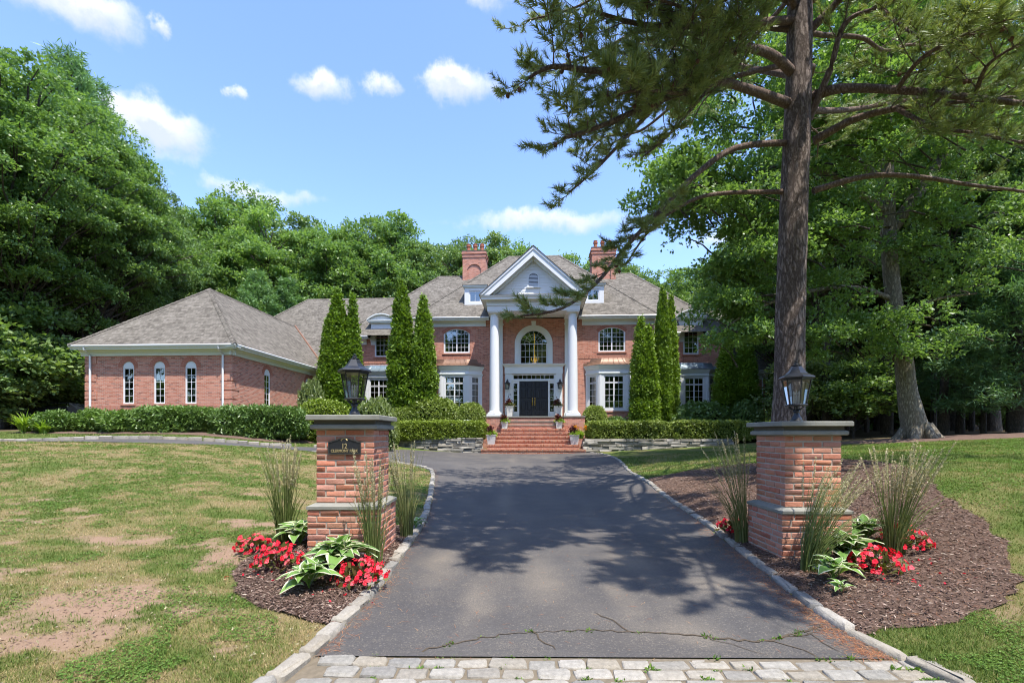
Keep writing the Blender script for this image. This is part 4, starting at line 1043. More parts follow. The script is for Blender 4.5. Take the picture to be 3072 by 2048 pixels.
# ---- portico
VP = -2.0
for s in (-1, 1):
    cb_ = B()
    prof = [(.315, 0)] + [(.315 - .055 * t ** 1.8, t * 6.05) for t in (.2, .35, .5, .65, .8, .9, 1.0)]
    cb_.lathe([(r_, z + 2.86) for r_, z in prof], 32, c=(s * 2.44, VP, 0))
    co = cb_.build('column', MT['white'], house, smooth=40)
    bb = B(); bb.box(s * 2.44 - .46, s * 2.44 + .46, VP - .46, VP + .46, 2.575, 2.70)
    bb.lathe([(.44, 2.70), (.46, 2.74), (.44, 2.79), (.37, 2.81), (.36, 2.83), (.385, 2.85), (.36, 2.88), (.32, 2.89)], 32, c=(s * 2.44, VP, 0)); bb.build('column_base', MT['white'], co, smooth=40)
    bb = B(); bb.lathe([(.262, 8.78), (.285, 8.80), (.285, 8.83), (.262, 8.85), (.262, 8.91), (.30, 8.95), (.36, 8.99)], 32, c=(s * 2.44, VP, 0)); bb.box(s * 2.44 - .38, s * 2.44 + .38, VP - .38, VP + .38, 8.99, 9.07); bb.build('capital', MT['white'], co, smooth=40)
    x0, x1 = sorted((s * 2.06, s * 2.62)); pb = B(); pb.box(x0, x1, -.12, .01, 2.66, 9.07); pb.box(x0 - .05, x1 + .05, -.17, .01, 2.58, 2.86); pb.box(x0 - .05, x1 + .05, -.17, .01, 8.72, 8.80); pb.build('pilaster', MT['trim'], house)
ent = B()
ent.box(-2.86, 2.86, VP - .42, VP + .42, 9.07, 9.40); ent.box(-2.90, 2.90, VP - .46, VP + .46, 9.40, 9.66)
for s in (-1, 1):
    x0, x1 = sorted((s * 2.02, s * 2.86)); ent.box(x0, x1, VP + .42, 0.3, 9.07, 9.40); x0, x1 = sorted((s * 1.98, s * 2.90)); ent.box(x0, x1, VP + .46, .9, 9.40, 9.66)
en_o = ent.build('entablature', MT['white'], house)
B().box(-2.02, 2.02, VP + .42, -.0, 9.22, 9.30).build('portico_ceiling', MT['trim'], house)
cr = B(); db = B()
prof = [(2.93, 9.66), (2.96, 9.70), (3.20, 9.72), (3.20, 9.80), (3.27, 9.90), (3.27, 9.945)]
cr.loft([[(-a, VP - (a - 2.44), z), (a, VP - (a - 2.44), z), (a, 2.2, z), (-a, 2.2, z)] for a, z in prof])
cr.build('cornice', MT['gutter'], house)
x = -2.8
while x < 2.8: db.box(x, x + .08, VP - .54, VP - .46, 9.585, 9.655); x += .16
db.build('dentil_band', MT['white'], en_o)['kind'] = 'stuff'
vf = VP - .83
SL = 2.95 / 3.32
pent = B().poly([(-3.27, vf - .02, 9.95), (3.27, vf - .02, 9.95), (2.9, vf + .62, 10.17), (-2.9, vf + .62, 10.17)]).build('pent_roof', MT['shingle'], house)
ty = B().poly([(-2.9, vf + .55, 10.0), (2.9, vf + .55, 10.0), (0, vf + .55, 10.0 + 2.9 * SL)])
tyo = ty.build('tympanum', MT['clap'], house)
for i in range(16):                      # clapboards
    z = 10.14 + i * .165; half = (10.0 + 2.9 * SL - z) / SL
    if half > .15: B().loft([[(-half, vf + .55, z), (half, vf + .55, z), (half - .14, vf + .55, z + .165), (-half + .14, vf + .55, z + .165)], [(-half, vf + .535, z), (half, vf + .535, z), (half - .14, vf + .548, z + .165), (-half + .14, vf + .548, z + .165)]]).build('clapboard', MT['clap'], tyo)
lv = arch_pts(-.37, .37, 10.55, 11.12, .37, 14); li = arch_pts(-.29, .29, 10.62, 11.12, .29, 14)
lo = B(); nn = len(lv); vs_ = [(x, vf + .49, z) for x, z in lv] + [(x, vf + .49, z) for x, z in li] + [(x, vf + .56, z) for x, z in lv] + [(x, vf + .56, z) for x, z in li]; fs = []
for i in range(nn):
    j = (i + 1) % nn; fs += [(i, j, nn + j, nn + i), (i, 2 * nn + i, 2 * nn + j, j), (nn + i, nn + j, 3 * nn + j, 3 * nn + i)]
lo.faces(vs_, fs); lo.box(-.43, .43, vf + .45, vf + .55, 10.50, 10.56); lvo = lo.build('louvre_vent', MT['white'], tyo)
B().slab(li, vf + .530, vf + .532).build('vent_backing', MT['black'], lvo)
for i in range(9):
    z = 10.64 + i * .083; half = .285 if z < 11.1 else math.sqrt(max(.0, .285 ** 2 - (z + .05 - 11.12) ** 2))
    if half > .06: B().poly([(-half, vf + .495, z), (half, vf + .495, z), (half, vf + .528, z + .055), (-half, vf + .528, z + .055)]).build('slat', MT['white'], lvo)
# raking cornice and gable roof
gr = B()
for s in (-1, 1):
    gr.poly([(s * 3.32, vf - .12, 9.965), (0, vf - .12, 12.92), (0, 3.4, 12.92), (s * 3.32, 3.4, 9.965)][::s])
    gr.poly([(s * 3.32, vf - .12, 9.93), (0, vf - .12, 12.885), (0, 3.4, 12.885), (s * 3.32, 3.4, 9.93)][::-s])
    gr.poly([(s * 3.32, vf - .12, 9.93), (0, vf - .12, 12.885), (0, vf - .12, 12.92), (s * 3.32, vf - .12, 9.965)][::s])
gro = gr.build('roof', MT['shingle'], house)
for s in (-1, 1):
    for (off0, off1, y0, y1, nm) in ((0.0, .12, -.08, .60, 'crown'), (.12, .42, -.03, .60, 'board'), (.42, .52, .30, .60, 'bed')):
        dz = 1.0 / math.cos(math.atan(SL))
        p = [(s * 3.30, 9.93 - 0), (0, 12.87)]
        a0, a1 = off0 * dz, off1 * dz
        pts = [(s * (3.30 - 0), 9.925 + 0.0 - a0 + 0.0), (0, 12.86 - a0), (0, 12.86 - a1), (s * 3.30, 9.925 - a1)]
        # cut the lower end level with the cornice top
        x_in = 3.30 - a1 / SL; x_out = 3.30 - a0 / SL
        pts = [(s * x_out, 9.95), (0, 12.86 - a0), (0, 12.86 - a1), (s * x_in, 9.95)]
        B().slab(pts, vf + y0, vf + y1).build('raking_cornice', MT['white'] if nm != 'bed' else MT['trim'], house)

# ---- porch floor, pedestals, steps
for s in (-1, 1):
    x0, x1 = sorted((s * 1.87, s * 3.12)); p = B().box(x0, x1, -2.80, 0.02, Z0 - .3, 2.50).build('pedestal', MT['brick'], house)
    B().box(x0 - .03, x1 + .03, -2.84, 0.01, 2.50, 2.572).build('pedestal_cap', MT['bluestone'], p)
B().box(-1.84, 1.84, -2.55, .05, 2.495, 2.568).build('porch_floor', MT['bluestone'], house)
ZG = 0.33
levels = [2.50, 2.26, 2.02, 1.80, 1.57, 1.34, 1.11, 0.88, 0.62]
widths = [1.86, 1.86, 1.86, 1.95, 2.15, 2.30, 2.40, 2.62, 2.95]
vfr = [-2.50, -2.78, -3.02, -3.34, -3.66, -3.98, -4.30, -4.64, -5.00]
for i, (zt, wd, v) in enumerate(zip(levels, widths, vfr)):
    if i < 3:
        st = B().box(-wd + .003 * i, wd - .003 * i, v, v + .6, ZG - .2, zt - .05).build('step', MT['brick'], house)
        if i: B().box(-wd + .01, wd - .01, v - .03, v + .4, zt - .05, zt).build('tread', MT['bluestone'], st)
    else:
        vb_ = v + .75 + .01 * i
        st = B().box(-wd, wd, v + .02, vb_, ZG - .2, zt - .10).build('step', MT['step_brick'], house)
        n = int(2 * wd / .0755); L = 2 * wd / n          # rowlock bricks of the tread, joined run
        tb = B()
        for k in range(n):
            x = -wd + k * L; tb.box(x + .004, x + L - .004, v - .012 + .004 * math.sin(k * 1.7), v + .20, zt - .098, zt + .002 * math.sin(k * 2.9))
        tr = tb.build('tread', MT['tread'] if 'tread' in MT else MT['step_brick'], st); tr['kind'] = 'stuff'
        B().box(-wd + .002, wd - .002, v + .02, vb_ - .01, zt - .099, zt - .012).build('tread_bed', MT['step_brick'], st)

# ---- chimneys
for (u, v) in ((-4.85, 6.5), (5.5, 6.3)):
    w, d, zt = .93, .75, 16.25
    cb_ = wall_with_holes(rect(-w, w, 11, 15.72), [arch_pts(-.55, .55, 12.0, 14.75, .42, 14)], .07); cb_.box(-w + .01, w - .01, .072, 2 * d, 11, 15.7)
    cb_.poly([(-w, 0, 11), (-w, 2 * d, 11), (-w, 2 * d, 15.72), (-w, 0, 15.72)][::-1]); cb_.poly([(w, 0, 11), (w, 2 * d, 11), (w, 2 * d, 15.72), (w, 0, 15.72)])
    ch = cb_.build('chimney', MT['brick'], house, (u, v, 0))
    k = B()
    for (o, za, zb) in ((.05, 15.72, 15.82), (.02, 15.82, 15.98), (.08, 15.98, 16.10), (.03, 16.10, 16.20)): k.box(-w - o, w + o, -o, 2 * d + o, za, zb)
    k.build('corbel', MT['brick'], ch); B().box(-w - .05, w + .05, -.05, 2 * d + .05, 16.20, 16.27).build('crown', MT['bluedark'], ch)
    for x in (-.56, 0, .56):
        B().lathe([(.19, 16.27), (.19, 16.36), (.15, 16.38), (.145, 16.80), (.19, 16.83), (.19, 16.90), (.15, 16.92), (.15, 16.98), (.17, 17.0), (.17, 17.04), (.12, 17.05), (.12, 16.6)], 16, c=(x, d, 0)).build('chimney_pot', MT['terracotta'], ch, smooth=40)

# ---- garage windows
def garage_window(loc, rz):
    o = window(house, loc, rz, .56, 1.74, [(-.25, .25, .03, 1.72, 2, 5)], frame=.03, depth=.06)
    B().slab([(x, z) for x, z in arch_pts(-.277, .277, 1.74, 1.745, .272, 14)], .03, .07).build('arch_panel', MT['white'], o)
    cu = B(); n = 18
    top = [(-.27 + .54 * i / n, .20 + .018 * math.sin(i * 1.9), 1.05) for i in range(n + 1)]; bot = [(x, y, .02) for x, y, z in top]
    cu.loft([bot, top], False, False, False); cu.build('curtain', MT['curtain'], o, smooth=60)
    B().box(-.36, .36, -.05, .05, -.085, -.004).build('sill', MT['soldier'], o)
    return o
for c in gw:
    garage_window((c, GV, 2.92), 0); soldier_arch(c - .30, c + .30, 4.66, .30, .20, GV, house)
for v in sv:
    garage_window((GU1, v, 2.92), R(90))
    sa = soldier_arch(-.30, .30, 4.66, .30, .20, 0, house); sa.location = (GU1, v, 0); sa.rotation_euler = (0, 0, R(90))

# ------------------------------------------------------------------ things on the house
def text_mesh(body, size, mat, extrude=.004, bold=0.0):
    cu = bpy.data.curves.new('lettering', 'FONT'); cu.body = body; cu.size = size; cu.align_x = 'CENTER'; cu.extrude = extrude; cu.offset = bold
    o = bpy.data.objects.new('lettering_tmp', cu); COL.objects.link(o)
    bpy.context.view_layer.update()
    me = bpy.data.meshes.new_from_object(o.evaluated_get(bpy.context.evaluated_depsgraph_get()))
    bpy.data.objects.remove(o); bpy.data.curves.remove(cu)
    me.materials.clear(); me.materials.append(mat); me.name = 'lettering'; return me
hn = link('lettering', text_mesh('12', .17, MT['black']), house, (-1.60, -.106, 4.05)); hn.rotation_euler = (R(90), 0, 0); hn.name = 'house_number'

def lantern(name, label, scale, z0, post=True, group=None):
    """hexagonal coach lantern; local origin at its foot"""
    t = thing(name, label, 'lantern', group=group)
    S = scale; mb = MT['black']
    if post:
        B().lathe([(.072 * S, 0), (.072 * S, .02 * S), (.06 * S, .03 * S), (.055 * S, .05 * S), (.035 * S, .08 * S), (.03 * S, .11 * S), (.042 * S, .125 * S), (.04 * S, .14 * S), (.028 * S, .155 * S), (.03 * S, .21 * S)], 20).build('stem', mb, t, smooth=35)
        cb_ = B()
        for k in range(6):
            a = R(60 * k + 30); c, s = math.cos(a), math.sin(a)
            cb_.tube([(c * r_ * S, s * r_ * S, z * S) for r_, z in ((.03, .15), (.06, .155), (.085, .18), (.075, .21), (.055, .205))], .008 * S, 5)
        cb_.build('scroll', mb, t)
    zb, zt, rb_, rt_ = .215 * S, .50 * S, .105 * S, .155 * S
    hexr = lambda r_, z: [(r_ * math.cos(R(60 * k)), r_ * math.sin(R(60 * k)), z) for k in range(6)]
    fr_ = B(); fr_.loft([hexr(rb_ + .016 * S, zb - .025 * S), hexr(rb_ + .022 * S, zb - .01 * S), hexr(rb_ + .01 * S, zb)]); fr_.loft([hexr(rt_ + .004 * S, zt), hexr(rt_ + .012 * S, zt + .012 * S), hexr(rt_ + .012 * S, zt + .03 * S)])
    for p, q in zip(hexr(rb_, zb), hexr(rt_, zt)): fr_.tube([p, q], .0075 * S, 5)
    fr_.build('cage', mb, t)
    A, C = hexr(rb_ * .985, zb), hexr(rt_ * .985, zt)
    for k in range(6):
        j = (k + 1) % 6
        B().poly([A[k], A[j], C[j], C[k]]).build('glass_panel', MT['lglass'], t)
    rf = B(); rf.loft([hexr(.196 * S, zt + .022 * S), hexr(.20 * S, zt + .035 * S), hexr(.185 * S, zt + .052 * S), hexr(.12 * S, zt + .085 * S), hexr(.085 * S, zt + .125 * S), hexr(.062 * S, zt + .165 * S), hexr(.05 * S, zt + .178 * S)])
    rfo = rf.build('lantern_roof', mb, t)
    B().lathe([(.05 * S, .0), (.055 * S, .008 * S), (.03 * S, .015 * S), (.02 * S, .028 * S), (.026 * S, .036 * S), (.012 * S, .046 * S), (.016 * S, .056 * S), (0, .066 * S)], 12, c=(0, 0, zt + .178 * S)).build('finial', mb, rfo, smooth=40)
    cd = B()
    for k in range(3):
        a = R(120 * k + 40); cd.lathe([(.011 * S, 0), (.011 * S, .10 * S), (.006 * S, .105 * S), (.012 * S, .135 * S), (.0, .165 * S)], 8, c=(.032 * S * math.cos(a), .032 * S * math.sin(a), zb))
    cd.build('candle', MT['planter'], t, smooth=40)
    return t
def lglass():
    m = M('lantern_glass', 0.05, 0.5); m.n.remove(m.b)
    g = m.new('BsdfGlossy'); g.inputs['Roughness'].default_value = 0.05
    t = m.new('BsdfTransparent'); t.inputs['Color'].default_value = (0.86, 0.88, 0.84, 1)
    lw = m.new('LayerWeight'); lw.inputs['Blend'].default_value = 0.3
    mx = m.new('MixShader'); m.l.new(m.math('ADD', m.math('MULTIPLY', lw.outputs['Fresnel'], 0.8), 0.07, True), mx.inputs[0]); m.l.new(t.outputs[0], mx.inputs[1]); m.l.new(g.outputs[0], mx.inputs[2])
    m.l.new(mx.outputs[0], m.out.inputs['Surface']); return m.m
MT['lglass'] = lglass()
for s, lb in ((-1, 'black wall lantern to the left of the front door'), (1, 'black wall lantern to the right of the front door')):
    t = lantern('wall_lantern', lb, 1.12, 0, post=False, group='lanterns flanking the front door')
    x, y = hw(s * 1.74, -.36); t.location = (x, y, 4.22); t.rotation_euler = (0, 0, HT)
    B().tube([(0, 0, .76), (0, .02, .86), (0, .12, .90), (0, .2, .84), (0, .25, .72)], .016, 6).build('bracket', MT['black'], t); B().box(-.05, .05, .235, .26, .55, .85).build('back_plate', MT['black'], t)

# chandelier seen through the arched window
t = thing('chandelier', 'golden chandelier glowing behind the arched window', 'chandelier')
x, y = hw(0.05, 1.6); t.location = (x, y, 6.2); t.rotation_euler = (0, 0, HT)
gm_ = M('lit_gold', .3, .5); gm_.col((.75, .42, .10)); gm_.b.inputs['Metallic'].default_value = .8; gm_.b.inputs['Emission Color'].default_value = (1, .55, .12, 1); gm_.b.inputs['Emission Strength'].default_value = 1.5
B().lathe([(.0, -.1), (.12, -.05), (.05, .08), (.09, .25), (.05, .4), (.07, .7), (.02, .85), (.02, 2.7)], 10).build('stem', gm_.m, t, smooth=50)
for (rr_, zz, n) in ((.42, .02, 10), (.25, .42, 7)):
    for k in range(n):
        a = 2 * math.pi * k / n; c, s = math.cos(a), math.sin(a)
        ar_ = B().tube([(c * .05, s * .05, zz + .1), (c * rr_ * .5, s * rr_ * .5, zz - .08), (c * rr_, s * rr_, zz + .03)], .013, 5).build('arm', gm_.m, t)
        B().lathe([(.03, 0), (.035, .02), (.015, .03), (.015, .10), (.025, .13), (0, .18)], 6, c=(c * rr_, s * rr_, zz + .03)).build('bulb', gm_.m, ar_)
# ================================================================== GATE PILLARS
def pbrick_mesh(lx, ly, lz, seed):
    r = random.Random(seed); b = B()
    def ring(z, k, j):
        hx, hy = lx / 2 - k, ly / 2 - k; c = .004
        pts = [(-hx + c, -hy), (hx - c, -hy), (hx, -hy + c), (hx, hy - c), (hx - c, hy), (-hx + c, hy), (-hx, hy - c), (-hx, -hy + c)]
        return [(x + r.uniform(-j, j), y + r.uniform(-j, j), z + r.uniform(-j, j)) for x, y in pts]
    b.loft([ring(-lz / 2, .005, .0015), ring(-lz / 2 + .005, 0, .002), ring(lz / 2 - .005, 0, .002), ring(lz / 2, .005, .0015)])
    return b.mesh('brick', MT['pbrick'], 40)
BR = {}
def brick_of(L, i):
    key = (round(L, 3), i % 3)
    if key not in BR: BR[key] = pbrick_mesh(L, .095, .0535, 100 + len(BR))
    return BR[key]
def brick_run(parent, p0, ang, L, z, rr, nominal=.1990, j=.0145, flip=False):
    """fill a length L with whole bricks and a cut one"""
    parts = []; left = L
    while left > .05:
        l = min(nominal, left)
        if left - l < .06 and left - l > .001: l = left
        parts.append(l); left -= l + j
    if flip: parts.reverse()
    x = 0; c, s = math.cos(ang), math.sin(ang)
    for i, l in enumerate(parts):
        m = x + l / 2
        o = link('brick', brick_of(l, rr.randrange(3)), parent, (p0[0] + c * m - s * (.0475 + rr.uniform(-.0025, .0025)), p0[1] + s * m + c * (.0475 + rr.uniform(-.0025, .0025)), z + rr.uniform(-.0015, .0015)), ang + rr.choice((0, math.pi)) + rr.uniform(-.008, .008))
        x += l + j
def brick_block(parent, half, z0, courses, seed):
    rr = random.Random(seed); w = 2 * half; t = .095; j = .0145
    for k in range(courses):
        z = z0 + .0333 + k * .0667; odd = k % 2
        for f in range(4):
            a = f * math.pi / 2; c, s = math.cos(a), math.sin(a)
            full = (f % 2 == 0) ^ bool(odd)
            x0 = -half if full else -half + t + j
            L = w if full else w - 2 * (t + j)
            px, py = c * x0 - s * (-half), s * x0 + c * (-half)
            brick_run(parent, (px, py), a, L, z, rr, flip=(f + k) % 3 == 0)
    B().box(-half + .006, half - .006, -half + .006, half - .006, z0 - .02, z0 + courses * .0667 + .002).build('mortar', MT['mortar'], parent)

def pillar(loc, label, seed):
    t = thing('gate_pillar', label, 'pillar', loc, 0.0, 'brick pillars flanking the driveway')
    brick_block(t, .385, -.22, 13, seed)
    zb = -.22 + 13 * .0667                                   # top of the pedestal
    sq = lambda h, z: [(-h, -h, z), (h, -h, z), (h, h, z), (-h, h, z)]
    B().loft([sq(.392, zb + .002), sq(.395, zb + .005), sq(.395, zb + .035), sq(.335, zb + .062), sq(.325, zb + .064)]).build('water_table', MT['bluestone'], t)
    brick_block(t, .315, zb + .066, 12, seed + 1)
    zc = zb + .066 + 12 * .0667
    B().loft([sq(.355, zc + .002), sq(.365, zc + .012), sq(.365, zc + .045), sq(.345, zc + .058)]).build('neck_moulding', MT['bluestone'], t)
    B().box(-.335, .335, -.335, .335, zc + .055, zc + .102).build('cap_neck', MT['bluedark'], t)
    B().loft([sq(.392, zc + .102), sq(.398, zc + .108), sq(.398, zc + .150), sq(.388, zc + .158)]).build('capstone', MT['bluestone'], t)
    return t, zc + .158
PL, PR = (-1.825, 5.565), (3.36, 5.67)
pl_o, capz = pillar((*PL, .03), 'brick gate pillar with black address plaque, left of the driveway', 11)
pr_o, _ = pillar((*PR, -.035), 'brick gate pillar without a plaque, right of the driveway beside the pine', 31)
t = lantern('pillar_lantern', 'black coach lantern on the left gate pillar above the plaque', .97, 0); t.location = (*PL, .03 + capz + .001); t.rotation_euler = (0, 0, .12)
t = lantern('pillar_lantern', 'black coach lantern on the right gate pillar in front of the pine trunk', .97, 0); t.location = (*PR, -.035 + capz + .001); t.rotation_euler = (0, 0, .35)

# address plaque
pq = thing('address_plaque', 'black address plaque with raised lettering on the left gate pillar', 'plaque', (-1.827, 5.565 - .315 - .012, 1.345))
W, H = .178, .068
def plq(k):
    w, h = W - k, H - k
    top = [(w, h), (w - .03, h + .0), (w - .045, h + .012), (w - .07, h + .016)] + [(x, h + .018 + (.030 - k * .3) * math.cos(math.pi / 2 * x / .085) ** .8) for x in (.08, .06, .03, 0, -.03, -.06, -.08)] + [(-w + .07, h + .016), (-w + .045, h + .012), (-w + .03, h), (-w, h)]
    return [(-w, -h), (w, -h)] + top
B().slab(plq(0), -.006, .012).build('plate', MT['black'], pq)
o_, i_ = plq(0), plq(.009); n = len(o_); fb = B()
fb.faces([(x, -.012, z) for x, z in o_] + [(x, -.012, z) for x, z in i_] + [(x, -.005, z) for x, z in o_] + [(x, -.005, z) for x, z in i_], [f for i in range(n) for j in ((i + 1) % n,) for f in ((i, j, n + j, n + i), (i, 2 * n + i, 2 * n + j, j), (n + i, n + j, 3 * n + j, 3 * n + i))])
fb.build('rim', plain('plaque_rim', (.05, .048, .042), .4, .5, .2, 30), pq)
for body, size, z, sx in (('12', .080, -.008, .78), ('CLERMONT PARK', .043, -.047, .86)):
    o = link('lettering', text_mesh(body, size, MT['gold'], .003, .0008), pq, (0, -.0075, z)); o.rotation_euler = (R(90), 0, 0); o.scale = (sx, 1, 1)
sc_ = B()
for s in (-1, 1): sc_.tube([(s * x, -.009,   .085 + z) for x, z in ((0, .018), (.015, .014), (.03, .006), (.038, -.002), (.032, -.008), (.024, -.003))], .0025, 4)
sc_.build('scrollwork', MT['gold'], pq)

# ================================================================== STONE WALLS AND BEDS BY THE HOUSE
BEDZ = 1.22
def hline(pts): return [hw(u, v) for u, v in pts]
WL = hline([(-8.9, -4.3), (-6.5, -4.75), (-4.6, -4.85), (-2.95, -4.9)])
WR = hline([(2.95, -4.9), (4.6, -4.75), (7.5, -4.6), (10.5, -4.7)]) 
WR[-1] = (12.2, 26.6)
def stone_block(seed):
    r = random.Random(seed); b = B()
    def ring(x, k):
        pts = [(-.5, -.5), (.5, -.5), (.5, .5), (-.5, .5), ]
        out = []
        for (y, z) in ((-.5 + k, -.5), (-.5, -.5 + k), (-.5, .5 - k), (-.5 + k, .5), (.5, .5), (.5, -.5)):
            out.append((x + r.uniform(-.03, .03), y + r.uniform(-.07, .05), z + r.uniform(-.06, .04)))
        return out
    b.loft([ring(-.5, .2), ring(-.44, .1), ring(-.15, .1), ring(.2, .1), ring(.44, .1), ring(.5, .2)])
    return b.mesh('stone', MT['fieldstone'], 30)
SB = [stone_block(200 + i) for i in range(9)]
def stone_wall(label, line, ztop):
    t = thing('stone_wall', label, 'stone wall', (0, 0, 0), 0, 'dry stone retaining walls beside the steps')
    P = np.array(smooth_line(line, 8)); seg = np.hypot(*(P[1:] - P[:-1]).T); cum = np.r_[0, np.cumsum(seg)]; r = random.Random(len(label)); tot = cum[-1]
    zb0 = float(min(tz(P[:, 0], P[:, 1]))) - .12
    core = B(); ring0 = []; 
    for s_ in np.linspace(0.02, tot - .02, 30):
        x, y = np.interp(s_, cum, P[:, 0]), np.interp(s_, cum, P[:, 1]); x2, y2 = np.interp(min(s_ + .1, tot), cum, P[:, 0]), np.interp(min(s_ + .1, tot), cum, P[:, 1])
        x1, y1 = np.interp(max(s_ - .1, 0), cum, P[:, 0]), np.interp(max(s_ - .1, 0), cum, P[:, 1]); d = math.hypot(x2 - x1, y2 - y1); nx, ny = -(y2 - y1) / d, (x2 - x1) / d
        ring0.append([(x + nx * .08, y + ny * .08, zb0), (x + nx * .08, y + ny * .08, ztop - .04), (x + nx * .45, y + ny * .45, ztop - .04), (x + nx * .45, y + ny * .45, zb0)])
    core.loft(ring0); core.build('wall_core', MT['bluedark'], t)
    z = zb0
    while z < ztop - .05:
        h = min(r.uniform(.09, .19), ztop - z + .02); s_ = -r.uniform(0, .2)
        while s_ < tot:
            l = r.uniform(.25, .95); l = min(l, tot - s_ + .1); m = min(max(s_ + l / 2, 0), tot)
            x, y = np.interp(m, cum, P[:, 0]), np.interp(m, cum, P[:, 1]); x2, y2 = np.interp(min(m + .2, tot), cum, P[:, 0]), np.interp(min(m + .2, tot), cum, P[:, 1]); x1, y1 = np.interp(max(m - .2, 0), cum, P[:, 0]), np.interp(max(m - .2, 0), cum, P[:, 1])
            a = math.atan2(y2 - y1, x2 - x1); d = .34; io = r.uniform(-.03, .05)
            o = link('stone', r.choice(SB), t, (x - math.sin(a) * (d / 2 - io), y + math.cos(a) * (d / 2 - io), z + h / 2 + r.uniform(-.006, .006)), a + r.uniform(-.02, .02)); o.scale = (l * .985, d, h * .97)
            s_ += l
        z += h
    return t
stone_wall('dry stone retaining wall to the left of the brick steps', WL, BEDZ + .02)
stone_wall('dry stone retaining wall to the right of the brick steps', WR, BEDZ + .02)
def raised(x, y): return BEDZ - .05 + .03 * (fbm(x * 2, y * 2, 9, 3) - .5) + np.clip((y - 27.8) * .04, 0, .25)
bl = [(x + .02, y + .25) for x, y in WL] + hline([(-3.0, -2.7), (-3.0, .3), (-13, 2), (-13, -1.5), (-9.2, -3)])
br = [(x, y + .25) for x, y in WR] + [(15.5, 27.5), (19, 33)] + hline([(15, 2), (3.0, .5), (3.0, -4.4)])
tag(sheet('planting_bed', bl, .5, raised, MT['mulch']), 'raised planting bed behind the left stone wall', 'planting bed', kind='structure')
tag(sheet('planting_bed', br, .5, raised, MT['mulch']), 'raised planting bed behind the right stone wall', 'planting bed', kind='structure')

# ================================================================== GARDEN CHAIRS behind the left hedge
def garden_chair(loc, rz, label):
    t = thing('garden_chair', label, 'chair', loc, rz, 'white metal garden chairs behind the hedge')
    m = MT['white']
    for (x, y) in ((-.22, -.2), (.22, -.2), (-.22, .22), (.22, .22)): B().tube([(x * 1.1, y * 1.1, 0), (x, y, .44)], .016, 6).build('leg', m, t)
    B().box(-.25, .25, -.24, .25, .44, .47).build('seat', m, t)
    b = B(); b.tube([(-.25, .22, .46), (-.27, .27, .92), (-.2, .28, .98), (-.1, .28, .95), (0, .28, .99), (.1, .28, .95), (.2, .28, .98), (.27, .27, .92), (.25, .22, .46)], .02, 6)
    for k in range(-2, 3): b.tube([(k * .09, .24, .47), (k * .10, .275, .95)], .008, 5)
    b.tube([(-.15, .265, .78), (0, .265, .68), (.15, .265, .78)], .009, 5); b.build('backrest', m, t)
    for s in (-1, 1): B().tube([(s * .25, .24, .70), (s * .28, 0, .70), (s * .26, -.2, .66), (s * .24, -.21, .46)], .014, 6).build('armrest', m, t)
p = at(1403, 1262, 28.9); garden_chair((p.x, p.y, 1.32), math.pi + .1, 'white metal garden chair nearest the steps, back showing over the left hedge')
p = at(1355, 1266, 29.1); garden_chair((p.x, p.y, 1.24), math.pi - .5, 'white metal garden chair farther from the steps, just showing over the left hedge')
# ================================================================== PLANT BUILDERS
def unit(a): return a / (np.linalg.norm(a, axis=-1, keepdims=True) + 1e-9)
def rvec(rng, n): return unit(rng.normal(size=(n, 3)))
class Fol:
    """collects leaf-sized faces for one foliage mesh"""
    def __init__(s): s.V = []; s.Q = []; s.A = []; s.n = 0; s.T = []
    def quads(s, P, a):                   # P (n,4,3)
        n = len(P); s.V.append(P.reshape(-1, 3)); s.Q.append(np.arange(n * 4).reshape(n, 4) + s.n); s.A.append(np.repeat(a, 4)); s.n += n * 4
    def tris(s, P, a):
        n = len(P); s.V.append(P.reshape(-1, 3)); s.T.append(np.arange(n * 3).reshape(n, 3) + s.n); s.A.append(np.repeat(a, 3)); s.n += n * 3
    def leaves(s, rng, C, D, L, W, a=None, tilt=0.6, fold=0.18):
        n = len(C); S = unit(np.cross(D, np.array([0, 0, 1.0]) + rng.normal(size=(n, 3)) * tilt)); Nn = np.cross(S, D)
        L = np.broadcast_to(L, (n,))[:, None]; W = np.broadcast_to(W, (n,))[:, None]
        k = rng.uniform(.38, .6, (n, 1))
        P = np.stack([C, C + D * L * k + S * W - Nn * W * fold, C + D * L - Nn * L * .12, C + D * L * k - S * W - Nn * W * fold], 1)
        s.quads(P, rng.random(n) if a is None else a)
    def sprigs(s, rng, C, O, size, k=4, asp=.26, spread=.85, a=None):
        n = len(C); C = np.repeat(C, k, 0); O = np.repeat(O, k, 0)
        sz = np.repeat(np.broadcast_to(size, (n,)), k) * rng.uniform(.65, 1.15, n * k)
        D = unit(O * .55 + rng.normal(size=(n * k, 3)) * spread * .7)
        base = C + rng.normal(size=(n * k, 3)) * sz[:, None] * .35
        aa = np.repeat(rng.random(n) if a is None else a, k) * .55 + rng.random(n * k) * .45
        s.leaves(rng, base, D, sz, sz * asp, aa)
    def mesh(s, name, mat):
        return np_mesh(name, np.concatenate(s.V), np.concatenate(s.Q) if s.Q else None, np.concatenate(s.T) if s.T else None, mat, {'rnd': np.concatenate(s.A)})

def limb_path(a, b, sag, rr, n=6):
    a, b = Vector(a), Vector(b); out = []
    for i in range(n + 1):
        t = i / n; p = a.lerp(b, t); p.z += sag * math.sin(math.pi * t) * (b - a).length
        if 0 < i < n: p += Vector((rr.uniform(-1, 1), rr.uniform(-1, 1), rr.uniform(-1, 1))) * .035 * (b - a).length
        out.append(p)
    return out

